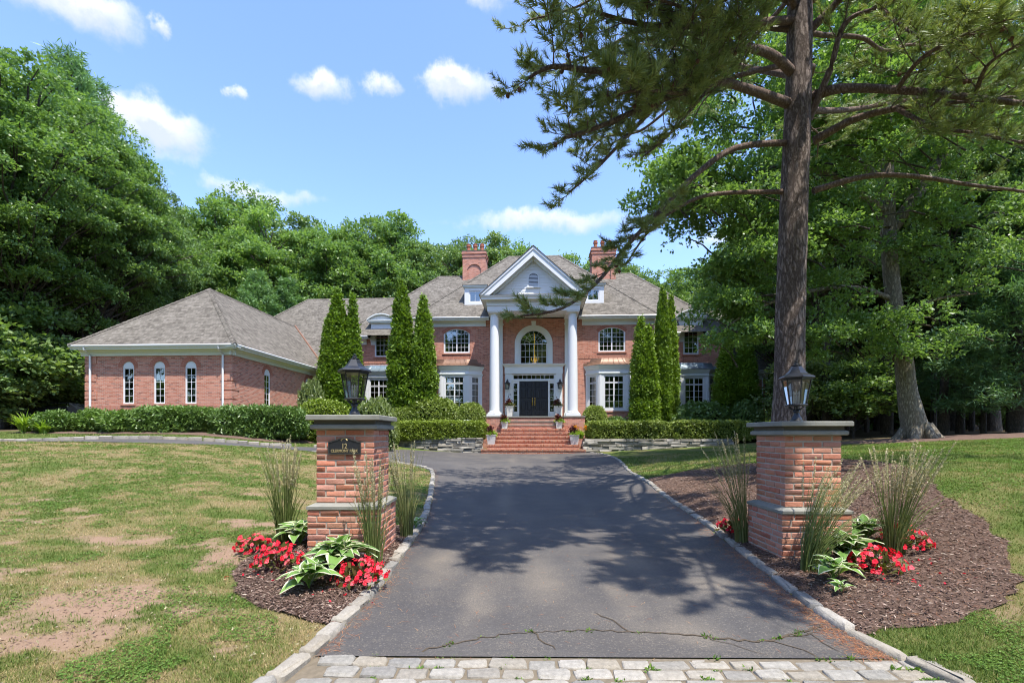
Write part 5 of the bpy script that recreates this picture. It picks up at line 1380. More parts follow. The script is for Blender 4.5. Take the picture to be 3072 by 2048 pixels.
def clump_leaves(f, rng, c, r, n, size, k, asp, flat=.58):
    d = rvec(rng, n); d[:, 2] = np.where(d[:, 2] < -.35, -d[:, 2] * .6, d[:, 2])
    rad = r * rng.uniform(.45, 1.0, n) ** .7 * (1 + .25 * np.sin(d[:, 0] * 5 + c[0] * 3) * np.cos(d[:, 1] * 4 + c[1]))
    P = np.array(c) + d * rad[:, None] * np.array([1, 1, flat])
    O = unit(d + np.array([0, 0, -.15]))
    f.sprigs(rng, P, O, size, k, asp, a=np.clip(rng.random() * .7 + rng.random(n) * .3, 0, 1))

def deciduous(seed, H, Rc, base, nc, ns, cr, sz, mat, bk, tr, k=4, asp=.3, top=1.0):
    """trunk mesh and crown mesh of a broad-leaved tree, origin at the foot"""
    rng = np.random.RandomState(seed); rr = random.Random(seed)
    tb = B(); npt = 9
    tp = [Vector((math.sin(i * 1.3 + seed) * .02 * H * i / npt, math.cos(i * 1.7 + seed) * .02 * H * i / npt, -.4 + (H * .88 + .4) * i / npt)) for i in range(npt + 1)]
    tb.tube(tp, [tr * (1.35 if i == 0 else 1.0) * (1 - .85 * i / npt) for i in range(npt + 1)], 10)
    f = Fol(); cz, hz = (base + H) / 2, (H - base) / 2; cs = []
    tries = 0
    while len(cs) < nc and tries < nc * 40:
        tries += 1
        d = rng.normal(size=3); d /= np.linalg.norm(d); r_ = rng.random() ** .42
        t = d[2] * r_                                      # taper: widest below the middle
        wf = (1 - .35 * max(0, t) * top) * (1 - .25 * max(0, -t)) * (.62 + .62 * float(fbm(np.array([math.atan2(d[1], d[0]) * 1.1 + 7]), np.array([t * 2.2 + seed]), seed, 2)[0]))
        c = np.array([d[0] * r_ * Rc * wf, d[1] * r_ * Rc * wf, cz + t * hz * .93])
        if any(np.linalg.norm((c - q) * [1, 1, 1.3]) < cr * .72 for q in cs): continue
        cs.append(c)
    for c in cs:
        z0 = max(base * .7, c[2] - (math.hypot(c[0], c[1]) * rng.uniform(.5, 1.0) + .5)); i = min(npt - 1, max(0, (z0 + .4) / (H * .88 + .4) * npt))
        p0 = tp[int(i)].lerp(tp[int(i) + 1], i - int(i))
        tb.tube(limb_path(p0, c, .06, rr, 4), [tr * .26 * (1 - .22 * j) + .01 for j in range(5)], 5)
        q_ = rng.uniform(.45, 1.0) ** 1.2 * 1.7; clump_leaves(f, rng, c, cr * q_, int(ns * (.35 + .75 * q_)), sz * rng.uniform(.85, 1.2), k, asp, rng.uniform(.4, .85))
    return tb.mesh('trunk', MT[bk], 50), f.mesh('crown', MT[mat])

def white_pine(seed, H, Rc, base, tr, mat='wpine', dens=1.0, size=.42):
    rng = np.random.RandomState(seed); rr = random.Random(seed)
    tb = B(); tb.tube([(0, 0, -.4), (0.05, 0, H * .3), (-.05, .05, H * .6), (0, 0, H)], [tr * 1.25, tr, tr * .6, .03], 9)
    f = Fol(); z = base
    while z < H * .985:
        t = (z - base) / (H - base); L = Rc * (1 - t ** 1.6) * .95 + .35
        nb = rr.randint(4, 6); a0 = rr.uniform(0, 6.28)
        for i in range(nb):
            a = a0 + i * 6.283 / nb + rr.uniform(-.3, .3); l = L * rr.uniform(.55, 1.15); rise = .18 + .5 * t
            e = Vector((math.cos(a) * l, math.sin(a) * l, z + l * rise * rr.uniform(.3, 1.2)))
            path = limb_path((0, 0, z), e, -.05, rr, 4)
            tb.tube(path, [.05 * (1 - t) + .03, .04, .03, .02, .012], 4)
            n = int(26 * l * dens); s_ = rng.random(n) ** .6 * .8 + .2
            pa = np.array([tuple(p) for p in path]); P = np.stack([np.interp(s_ * 4, range(5), pa[:, j]) for j in range(3)], 1)
            sd_ = np.array([-math.sin(a), math.cos(a), 0]); P = P + sd_ * (rng.normal(size=(n, 1)) * l * .17 * (1.1 - s_[:, None] * .5)) + np.array([0, 0, 1]) * rng.normal(size=(n, 1)) * .10 * l ** .5
            O = unit(np.array([math.cos(a), math.sin(a), .5]) + rng.normal(size=(n, 3)) * .35)
            f.sprigs(rng, P, O, size, 6, .07, 1.1)
        z += rr.uniform(.55, .95) * (1 if t < .7 else .7)
    return tb.mesh('trunk', MT['bark_grey'], 50), f.mesh('crown', MT[mat])

def plant_tree(meshes, x, y, s, rz, name, label, cat='tree', group=None, sz=None, z=None):
    t = thing(name, label, cat, (x, y, tz1(x, y) if z is None else z), rz, group)
    t.scale = (s, s, sz or s)
    link('trunk', meshes[0], t); link('crown', meshes[1], t)
    return t

def superq(d, rad, e):
    q = np.abs(d) + 1e-6
    return 1.0 / ((q[:, 0] / rad[0]) ** e + (q[:, 1] / rad[1]) ** e + (q[:, 2] / rad[2]) ** e) ** (1 / e)
def shrub_meshes(seed, rad, n, leaf, mat, e=2.0, lump=.10, lsc=3.0, asp=.42, k=2, base=.0, out=.6, up=0.0, core=.9):
    """foliage skin plus solid dark core, origin at the foot; the body is a rounded box or dome standing on z=0"""
    rng = np.random.RandomState(seed); d = rvec(rng, n)
    if e > 3:        # spread the points evenly over a boxy body
        pts = rng.uniform(-1, 1, (n, 3)) * rad; ax = rng.choice(3, n, p=np.array([rad[1] * rad[2], rad[0] * rad[2], rad[0] * rad[1]]) / (rad[1] * rad[2] + rad[0] * rad[2] + rad[0] * rad[1]))
        pts[np.arange(n), ax] = np.where(rng.random(n) < .5, -1, 1) * np.array(rad)[ax]; d = unit(pts)
    r_ = superq(d, rad, e)
    P = d * r_[:, None]
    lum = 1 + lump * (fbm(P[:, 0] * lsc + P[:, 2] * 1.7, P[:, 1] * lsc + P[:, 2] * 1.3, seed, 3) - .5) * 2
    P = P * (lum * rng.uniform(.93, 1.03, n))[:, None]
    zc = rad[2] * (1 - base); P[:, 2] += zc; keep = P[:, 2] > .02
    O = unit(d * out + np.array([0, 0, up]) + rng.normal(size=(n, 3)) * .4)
    f = Fol(); f.sprigs(rng, P[keep], O[keep], leaf, k, asp, a=np.clip((lum[keep] - 1) / lump * .5 + .5, 0, 1) * .6 + rng.random(keep.sum()) * .4)  # tone follows the lumps: shade of the hollows put into leaf colour
    # solid dark core, added inside the leaves to block the view through
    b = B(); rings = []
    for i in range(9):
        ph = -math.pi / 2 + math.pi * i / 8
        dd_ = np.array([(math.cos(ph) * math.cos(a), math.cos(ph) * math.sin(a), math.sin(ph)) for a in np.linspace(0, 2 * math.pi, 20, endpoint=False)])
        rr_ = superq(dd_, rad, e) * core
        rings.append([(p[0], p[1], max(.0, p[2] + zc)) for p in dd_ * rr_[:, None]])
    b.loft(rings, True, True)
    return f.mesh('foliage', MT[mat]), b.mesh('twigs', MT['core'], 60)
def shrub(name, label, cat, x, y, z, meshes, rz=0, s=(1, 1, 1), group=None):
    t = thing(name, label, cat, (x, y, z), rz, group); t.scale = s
    link('foliage', meshes[0], t); link('twigs', meshes[1], t); return t  # second mesh is the solid dark core, not separate twigs

def arborvitae_meshes(seed, h, r, n, tops=((0, 0, 1.0),)):
    rng = np.random.RandomState(seed); f = Fol(); b = B()
    for (ox, oy, th) in tops:
        H = h * th; m = int(n * th / len(tops) * (1.15 if len(tops) > 1 else 1)); rr_ = r * (1 if len(tops) == 1 else .74)
        prof = lambda t: rr_ * np.minimum(1, (t / .10 + .35)) * np.clip(1 - t ** 1.9, 0, 1) ** .75 + .02
        t = rng.random(m * 2); t = t[rng.random(m * 2) < prof(t) / rr_][:m]; m = len(t); a = rng.uniform(0, 2 * math.pi, m)
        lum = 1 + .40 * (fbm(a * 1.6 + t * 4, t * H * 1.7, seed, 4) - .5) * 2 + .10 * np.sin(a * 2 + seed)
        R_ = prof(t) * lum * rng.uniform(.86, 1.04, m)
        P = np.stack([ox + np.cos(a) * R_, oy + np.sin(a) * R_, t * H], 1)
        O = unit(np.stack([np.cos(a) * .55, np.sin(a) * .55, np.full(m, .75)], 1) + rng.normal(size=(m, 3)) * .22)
        f.sprigs(rng, P, O, .15, 3, .30, .55, a=np.clip((lum - .75) * 1.6, 0, 1) * .7 + rng.random(m) * .3)  # gaps get darker leaves, bulges paler ones: shading put into the colour
        b.lathe([(max(.01, float(prof(np.array([q]))[0]) * .70), q * H) for q in (.01, .08, .2, .4, .6, .75, .88, .96)], 14, c=(ox, oy, 0))  # solid dark column added behind the leaves so nothing shows through
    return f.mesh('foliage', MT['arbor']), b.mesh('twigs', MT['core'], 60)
# ================================================================== PLANTING BY THE HOUSE
def gz(x, y):                # ground height including the raised beds
    p = np.array([x]), np.array([y])
    for poly, f in ((bl, raised), (br, raised)):
        if in_poly(*p, poly)[0]: return float(f(*p)[0])
    return tz1(x, y)
def px_place(px, d): return ((px - 1536) / 1440.0 * d, d)

AV1 = arborvitae_meshes(1, 7.0, .62, 9000)
AV2 = arborvitae_meshes(2, 7.0, .62, 9000)
AV3 = arborvitae_meshes(5, 7.0, .60, 8500, ((0, 0, 1.0), (.16, -.05, .8)))
AVD = arborvitae_meshes(3, 7.0, .75, 10000, ((-.22, 0, .93), (.22, .05, 1.0)))
def arb(px, d, ytop, wpx, meshes, label):
    x, y = px_place(px, d); z = gz(x, y) - .05; top = 1.5 + (1300 - ytop) / 1440 * d
    h = top - z; w = wpx / 1440 * d
    t = shrub('arborvitae', label, 'evergreen', x, y, z, meshes, px * .7, (w / 1.30, w / 1.30, h / 7.0), 'columnar arborvitae along the front of the house')
    return t
arb(988, 30.3, 942, 66, AV2, 'short columnar arborvitae nearest the garage, leftmost of the front evergreens')
arb(1012, 30.6, 866, 84, AV1, 'taller arborvitae second from the garage, behind the short leftmost one')
arb(1058, 30.8, 879, 72, AV3, 'arborvitae third from the garage, just left of the arched wall dormer')
arb(1205, 30.2, 838, 86, AV1, 'tallest arborvitae, just right of the left arched wall dormer')
arb(1272, 30.0, 890, 74, AVD, 'arborvitae with two tips standing left of the portico by the bay window')
arb(1934, 29.8, 950, 66, AVD, 'shorter twin-tipped arborvitae right of the portico bay window')
arb(1988, 30.2, 860, 54, AV2, 'tall arborvitae right of the twin-tipped one, under the right eave')
arb(2013, 30.5, 883, 58, AV3, 'arborvitae just left of the right arched wall dormer')
arb(2178, 30.0, 1030, 80, AVD, 'bushy arborvitae beyond the right outer bay, under the oak leaves')
arb(2236, 29.6, 1010, 80, AV2, 'bushy arborvitae farthest right, beside the low east wing')

# clipped hedges on the raised beds
def hedge_box(name, label, pts, d_depth, ztop, mat, seed, n, leaf, e=7, lump=.09, cat='hedge'):
    """pts: two world ends of the hedge's centre line"""
    (xa, ya), (xb, yb) = pts; L = math.hypot(xb - xa, yb - ya); x, y = (xa + xb) / 2, (ya + yb) / 2; z = gz(x, y) - .03
    ms = shrub_meshes(seed, (L / 2, d_depth / 2, (ztop - z) / 2), n, leaf, mat, e, lump, 1.6, .45, 2)
    return shrub(name, label, cat, x, y, z, ms, math.atan2(yb - ya, xb - xa))
xa, xb = (1176 - 1536) / 1440 * 28.1, (1454 - 1536) / 1440 * 27.9
hedge_box('boxwood_hedge', 'flat-topped yellow-green boxwood hedge on the left stone wall', ((xa, 28.15), (xb, 27.95)), 1.25, 2.20, 'box', 21, 15000, .085, 8, .12)
xr = np.linspace((1765 - 1536) / 1440 * 27.8, (2010 - 1536) / 1440 * 28.0, 4)
hedge_box('boxwood_hedge', 'clipped boxwood hedge on the right stone wall, the half nearer the steps', ((xr[0], 27.75), (9.0, 27.6)), 1.1, 2.17, 'hedge', 22, 11000, .085, 7, .14)
hedge_box('boxwood_hedge', 'clipped boxwood hedge on the right stone wall, the half nearer the pine', ((9.05, 27.6), (13.6, 27.4)), 1.15, 2.20, 'hedge', 23, 11000, .085, 7, .14)
MOUND = shrub_meshes(31, (1.0, .9, .8), 9000, .075, 'hedge', 2.4, .10, 3.0, .42, 2, .12)
MOUNDY = shrub_meshes(32, (1.0, .9, .8), 8000, .075, 'box', 2.6, .12, 3.0, .42, 2, .12)
RHODO = shrub_meshes(33, (1.0, .9, .8), 2600, .16, 'leaf_dark', 2.2, .28, 3.0, .30, 3, .12)
RHODL = shrub_meshes(34, (1.0, .9, .8), 2400, .15, 'hosta_shrub' if 'hosta_shrub' in MT else 'leaf_pale', 2.2, .28, 3.0, .30, 3, .12)
def mound(name, label, px, d, ytop, wpx, ms, cat='shrub', dep=1.0, rz=0.3):
    x, y = px_place(px, d); z = gz(x, y) - .04; h = 1.5 + (1300 - ytop) / 1440 * d - z; w = wpx / 1440 * d / 2
    return shrub(name, label, cat, x, y, z, ms, rz, (w, w * dep, h / 1.5))
mound('boxwood_mound', 'large rounded boxwood mound under the left bay window', 1296, 30.0, 1196, 172, MOUND, dep=.8)
mound('boxwood_mound', 'smaller rounded boxwood mound beside the left column', 1412, 29.6, 1212, 92, MOUND)
mound('boxwood_mound', 'rounded dark boxwood at the right pedestal of the portico', 1784, 29.9, 1220, 82, MOUND, rz=1.2)
mound('boxwood_mound', 'low bushy plant under the right bay window sill', 1850, 30.2, 1254, 70, RHODO)
mound('rhododendron', 'wide dark rhododendron behind the right hedge under the outer bay', 2120, 29.4, 1214, 190, RHODO, dep=.6)
mound('rhododendron', 'dark rhododendron behind the right hedge beside the pine trunk', 2240, 29.0, 1212, 130, RHODO, dep=.7, rz=1.0)
mound('boxwood_mound', 'yellow-green boxwood behind the left gate lantern at the end of the yew hedge', 972, 22.8, 1203, 152, MOUNDY)
mound('rhododendron', 'pale-leaved rhododendron right of the left gate lantern', 1126, 25.4, 1204, 116, RHODL)
mound('viburnum', 'loose pale-leaved shrub against the garage corner behind the yellow-green boxwood', 935, 26.0, 1150, 74, RHODL)
mound('boxwood_mound', 'small boxwood at the left end of the left boxwood hedge', 1168, 27.0, 1240, 60, MOUND)
mound('boxwood_mound', 'low green shrub in front of the tallest arborvitae', 1205, 29.2, 1225, 90, MOUND)

# yew hedge and single yews before the garage
YEW = shrub_meshes(41, (2.0, .65, .62), 8000, .16, 'yew', 5.0, .20, 1.6, .17, 3, 0, .5, .45)
YEWS = [shrub_meshes(42 + i, (.62, .55, .5), 2200, .17, 'yew', 2.2, .30, 2.6, .17, 3, .1, .5, .5) for i in range(2)]
for i, (px, d, w, lb) in enumerate(((530, 21.2, 250, 'long yew hedge below the three arched garage windows'), (780, 21.0, 260, 'long yew hedge at the right corner of the garage'))):
    x, y = px_place(px, d); z = gz(x, y); shrub('yew_hedge', lb, 'hedge', x, y, z, YEW, -.01, (w / 1440 * d / 4.0, 1.0, (1.5 + (1300 - 1228) / 1440 * d - z) / 1.24))
for i, (px, d, w, yt, lb) in enumerate(((165, 21.0, 90, 1236, 'leftmost small yew before the woods by the garage'), (232, 21.4, 80, 1246, 'small yew second from the left by the garage corner'),
                                    (285, 21.3, 104, 1232, 'full yew at the left corner of the garage'), (372, 21.2, 112, 1236, 'yew just left of the long yew hedge'))):
    x, y = px_place(px, d); z = gz(x, y); shrub('yew_shrub', lb, 'shrub', x, y, z, YEWS[i % 2], i * 1.3, (w / 1440 * d / 1.24, 1.0, (1.5 + (1300 - yt) / 1440 * d - z) / 1.0), 'single yews before the garage')

# strap-leaved plants
def strap_plant(name, label, x, y, z, n, L, mat, seed, cat='plant', wd=.022, flower=None, group=None):
    t = thing(name, label, cat, (x, y, z), 0, group); rng = np.random.RandomState(seed); f = Fol()
    for i in range(n):
        a = rng.uniform(0, 6.283); l = L * rng.uniform(.6, 1.1); lean = rng.uniform(.25, 1.0); p0 = np.array([rng.normal() * .05, rng.normal() * .05, 0]); dr_ = np.array([math.cos(a), math.sin(a), 0]); sd_ = np.array([-dr_[1], dr_[0], 0])
        pts = [p0 + dr_ * l * lean * t_ ** 1.4 * .8 + np.array([0, 0, 1]) * l * (t_ - .62 * lean * t_ ** 2.4) for t_ in (0, .35, .7, 1.0)]; ws = (wd * .8, wd, wd * .7, .002)
        f.quads(np.array([[pts[j] - sd_ * ws[j], pts[j] + sd_ * ws[j], pts[j + 1] + sd_ * ws[j + 1], pts[j + 1] - sd_ * ws[j + 1]] for j in range(3)]), np.full(3, rng.random()))
    link('leaves', f.mesh('leaves', MT[mat]), t)
    if flower:
        for i in range(flower):
            a = rng.uniform(0, 6.283); r_ = L * rng.uniform(.1, .55); z_ = L * rng.uniform(.75, 1.05)
            s_ = link('flower', LILY, t, (math.cos(a) * r_, math.sin(a) * r_, z_)); s_.rotation_euler = (rng.uniform(.2, .9), 0, a)
    return t
lb_ = B()
for k in range(6):
    a = k * math.pi / 3; c, s = math.cos(a), math.sin(a)
    lb_.poly([(0, 0, -.05), (c * .05 - s * .022, s * .05 + c * .022, .02), (c * .085, s * .085, .03), (c * .05 + s * .022, s * .05 - c * .022, .02)])
LILY = lb_.mesh('flower', MT['orange'])
x, y = px_place(75, 20.6); strap_plant('daylily', 'large pale strap-leaved clump at the far left before the woods', x, y, gz(x, y), 150, 1.15, 'lime', 3, wd=.03)
x, y = px_place(130, 20.4); strap_plant('daylily', 'smaller strap-leaved clump beside the leftmost yew', x, y, gz(x, y), 110, .75, 'lime', 4, wd=.03)
x, y = px_place(1742, 27.4); strap_plant('daylily', 'orange-flowered daylilies between the steps and the right hedge', x, y, 1.2, 130, .72, 'lime', 5, flower=12)

# ================================================================== PLANTERS on the steps and porch
def planter(label, u, v, z, H, w, kind, seed):
    x, y = hw(u, v); t = thing('planter', label, 'planter', (x, y, z), HT, 'white planters by the front door and steps')
    sq = lambda h, zz: [(-h, -h, zz), (h, -h, zz), (h, h, zz), (-h, h, zz)]
    if kind == 'tall': b = B().loft([sq(w * .62, 0), sq(w * .64, .03), sq(w * .62, .05), sq(w * .68, H * .4), sq(w * .82, H * .75), sq(w, H * .97), sq(w * 1.04, H), sq(w * .9, H), sq(w * .88, H - .06)])
    else: b = B().loft([sq(w * .72, 0), sq(w * .98, H * .94), sq(w * 1.05, H * .95), sq(w * 1.05, H), sq(w * .93, H), sq(w * .9, H - .05)])
    b.build('pot', MT['planter'], t)
    rng = np.random.RandomState(seed); f = Fol()
    n = 130; d = rvec(rng, n); d[:, 2] = np.abs(d[:, 2]); P = d * np.array([w * 1.25, w * 1.15, w * .9]) * rng.uniform(.5, 1, (n, 1)) + [0, 0, H - .02]
    f.sprigs(rng, P, unit(d + [0, 0, -.2]), .10, 4, .3)
    link('foliage', f.mesh('foliage', MT['lime' if kind != 'tall' else 'begleaf']), t)
    g = Fol(); n = 60; d = rvec(rng, n); d[:, 2] = np.abs(d[:, 2]); P = d * np.array([w * .6, w * .6, w * 1.3]) * rng.uniform(.5, 1, (n, 1)) + [-w * .25, 0, H + .12]
    g.sprigs(rng, P, d, .13, 4, .35); link('dark_foliage', g.mesh('dark_foliage', MT['maroon']), t)
    s = Fol(); C = np.tile([0, 0, H], (26, 1)) + rng.normal(size=(26, 3)) * [.05, .05, .01]; D = unit(rng.normal(size=(26, 3)) * [.5, .5, .2] + [0, 0, .9]); s.leaves(rng, C, D, rng.uniform(.35, .6, 26), .012); link('spike', s.mesh('spike', MT['begleaf']), t)
    return t
planter('tall white tapered planter left of the front door', -1.55, -.75, 2.572, .72, .26, 'tall', 1)
planter('tall white tapered planter right of the front door', 1.58, -.75, 2.572, .72, .26, 'tall', 2)
planter('white pot on the upper step by the left pedestal', -1.72, -3.05, 1.80, .42, .21, 'pot', 3)
planter('white pot on the upper step by the right pedestal', 1.55, -3.05, 1.80, .42, .21, 'pot', 4)
planter('large white pot on the lower left end of the brick steps', -2.40, -4.42, .88, .56, .27, 'pot', 5)
planter('large white pot on the lower right end of the brick steps', 2.36, -4.42, .88, .56, .27, 'pot', 6)
# ================================================================== THE RED PINE by the right pillar
def tuft_template(seed, n=44, L=.11):
    rng = np.random.RandomState(seed); t = np.sort(rng.random(n)); a = rng.uniform(0, 6.283, n) + t * 20
    base = np.stack([np.zeros(n), np.zeros(n), t * .15 - .10], 1)
    sp = rng.uniform(.45, 1.1, n) * (1.15 - .5 * t)
    D = unit(np.stack([np.cos(a) * sp, np.sin(a) * sp, np.ones(n) * .75], 1)); S = unit(np.cross(D, rng.normal(size=(n, 3)))) * .0054
    l = L * rng.uniform(.75, 1.2, (n, 1))
    return np.stack([base - S, base + S, base + D * l], 1)                 # (n,3,3)
TUFTS = [tuft_template(i) for i in range(5)]
def basis(D, rng):
    u = unit(np.cross(D, rng.normal(size=D.shape))); v = np.cross(D, u); return np.stack([u, v, D], -1)   # columns

pine = thing('pine_tree', 'tall pine with plated bark and drooping needled limbs behind the right gate pillar', 'tree', (5.74, 10.0, tz1(5.74, 10) - .1))
PB = Vector(pine.location)
def pl_(v): return tuple(Vector(v) - PB)
tp = [Vector((5.74, 10, PB.z)), at(2368, 1150, 10), at(2372, 900, 10), at(2382, 600, 10), at(2394, 300, 10), at(2400, 0, 10), Vector((6.05, 10.05, 13.5)), Vector((6.0, 10.1, 16.5)), Vector((6.0, 10.1, 19))]
rad = [.37, .285, .275, .262, .245, .23, .18, .11, .03]
tpl = smooth_line([tuple(p) for p in tp], 8); trad = np.interp(np.linspace(0, 8, len(tpl)), range(9), rad)
ring = []; nseg = 40
for i, p in enumerate(tpl):                                  # plated trunk: bark relief in the mesh itself
    pts = []
    for j in range(nseg):
        a = 2 * math.pi * j / nseg
        k = 1 + .05 * (vnoise(np.array([a * 5.2]), np.array([p[2] * 1.9]), 4)[0] - .5) + .035 * (vnoise(np.array([a * 12]), np.array([p[2] * 4.5]), 8)[0] - .5)
        pts.append((p[0] - PB.x + math.cos(a) * trad[i] * k, p[1] - PB.y + math.sin(a) * trad[i] * k, p[2] - PB.z))
    ring.append(pts)
B().loft(ring).build('trunk', MT['bark_pine'], pine, smooth=70)

LIMBS = []      # (points in space, base radius, where needles start, side-twig length, density)
def limb_px(pts, r, ts=.2, sl=1.2, dens=1.0): LIMBS.append(([at(*p) for p in pts], r, ts, sl, dens))
limb_px([(2360, 428, 10), (2207, 444, 9.7), (2090, 522, 9.3), (1985, 627, 8.9), (1881, 738, 8.5), (1789, 849, 8.2), (1685, 925, 8.0), (1560, 948, 7.9)], .065, .46, .66, 1.25)
limb_px([(2360, 575, 10), (2155, 581, 9.8), (2050, 614, 9.6), (1950, 690, 9.4), (1880, 790, 9.2)], .05, .55, .6, .7)
limb_px([(2370, 313, 10), (2246, 268, 9.4), (2142, 248, 8.9), (1985, 300, 8.3), (1802, 379, 7.8), (1690, 415, 7.5)], .10, .25, 1.25, 1.1)
limb_px([(2380, 222, 10), (2312, 163, 9.4), (2207, 144, 8.9), (2037, 186, 8.2), (1802, 212, 7.7), (1660, 200, 7.4), (1585, 235, 7.3)], .10, .25, 1.15, 1.1)
limb_px([(2390, 60, 10), (2220, 70, 9.2), (1959, 78, 8.4), (1763, 29, 8.0)], .09, .2, 1.2, 1.1)
limb_px([(1985, 300, 8.3), (1880, 410, 8.0), (1790, 505, 7.8), (1710, 575, 7.7)], .035, .15, .7, 1.0)
limb_px([(2142, 248, 8.9), (2010, 400, 8.6), (1930, 470, 8.4)], .03, .2, .75, .9)
limb_px([(2440, 424, 10), (2560, 359, 9.6), (2690, 326, 9.2), (2808, 313, 8.8), (3050, 290, 8.3)], .09, .35, 1.0, .9)
limb_px([(2440, 290, 10), (2520, 266, 9.6), (2690, 270, 9.0), (2925, 294, 8.3), (3072, 311, 8.0), (3300, 330, 7.7)], .11, .35, 1.1, 1.0)
limb_px([(2440, 572, 10), (2599, 529, 9.9), (2743, 529, 9.8), (2912, 555, 9.7), (3072, 575, 9.6), (3250, 610, 9.5)], .065, .45, .6, .35)
limb_px([(2425, 360, 10), (2490, 210, 9.6), (2535, 70, 9.3), (2640, 20, 9.0), (2800, -60, 8.6)], .075, .4, 1.1, .9)
limb_px([(2410, 110, 10.0), (2500, 20, 9.7), (2600, -90, 9.2), (2800, -200, 8.5)], .10, .3, 1.2, 1.0)
limb_px([(2400, 330, 10.2), (2540, 330, 11.3), (2720, 300, 12.4), (2950, 250, 13.5)], .08, .3, 1.2, .8)
limb_px([(2395, 230, 10.3), (2230, 200, 11.4), (2040, 150, 12.6), (1900, 130, 13.6)], .08, .3, 1.2, .9)
limb_px([(2690, 270, 9.0), (2760, 180, 8.2), (2880, 110, 7.4), (3020, 60, 6.8)], .045, .15, 1.0, 1.1)
limb_px([(2690, 326, 9.2), (2800, 380, 8.6), (2930, 400, 8.0), (3080, 430, 7.4)], .04, .2, .9, 1.1)
limb_px([(2925, 294, 8.3), (2960, 200, 7.6), (3060, 130, 7.0)], .04, .1, .9, 1.1)
limb_px([(2808, 313, 8.8), (2850, 230, 8.6), (2900, 120, 8.4), (2930, 20, 8.2)], .035, .15, .9, 1.1)
limb_px([(2640, 20, 9.0), (2720, 90, 8.6), (2830, 140, 8.2)], .035, .15, .9, 1.0)
limb_px([(2207, 144, 8.9), (2130, 60, 8.2), (2010, 10, 7.6), (1900, -20, 7.2)], .04, .15, 1.1, 1.1)
limb_px([(2142, 248, 8.9), (2050, 280, 8.2), (1930, 270, 7.5), (1820, 290, 7.1)], .04, .1, 1.0, 1.1)
rp = random.Random(3)
SH = [(10.3, 240, 8.2, 1.0, -.36), (10.6, 249, 8.6, 1.0, -.36), (10.9, 228, 7.9, 1.0, -.34), (11.2, 250, 7.8, 1.0, -.32), (11.5, 245, 8.2, 1.0, -.32), (10.5, 212, 6.8, .9, -.22), (11.8, 220, 7.2, .9, -.28), (12.0, 234, 7.4, .9, -.26), (12.3, 250, 7.4, .9, -.26), (11.0, 205, 6.2, .8, -.2), (12.6, 246, 6.4, .9, -.2), (12.9, 226, 6.0, .9, -.15),
      (12.4, 305, 4.6, .7, -.1), (10.9, 326, 5.6, .8, -.1), (10.3, 338, 6.6, .9, -.1), (11.2, 312, 5.8, .8, -.1), (9.9, 20, 5.5, .8, .05), (10.8, 345, 5.4, .8, 0), (9.6, 60, 5.4, .7, .05), (10.8, 100, 5.0, .7, .05), (9.2, 140, 5.6, .8, .05), (9.9, 166, 5.7, .95, .03), (10.8, 180, 5.6, .95, -.03), (10.4, 196, 5.8, .95, -.1), (12.4, 330, 4.6, .7, .05), (12.8, 160, 4.2, .7, .05), (13.2, 60, 4.0, .7, .05), (13.6, 250, 3.6, .7, .05), (14.4, 200, 3.2, .7, .05), (14.8, 320, 3.0, .7, .1), (15.4, 90, 2.6, .7, .1), (16.2, 240, 2.2, .7, .1), (17, 20, 1.6, .7, .1)]
for (z, az, L, dn, dz) in SH:
    a = R(az + rp.uniform(-8, 8)); b0 = Vector((5.9, 10, z)); e = b0 + Vector((math.cos(a) * L, math.sin(a) * L, L * (dz + rp.uniform(-.03, .03))))
    LIMBS.append((limb_path(b0, e, .07, rp, 6), (.035 + .004 * L), .34, 1.3, dn * (1.25 if z < 13 and 205 < az < 280 else .8)))
tw = B(); tufts = []; cones = []
rng = np.random.RandomState(12)
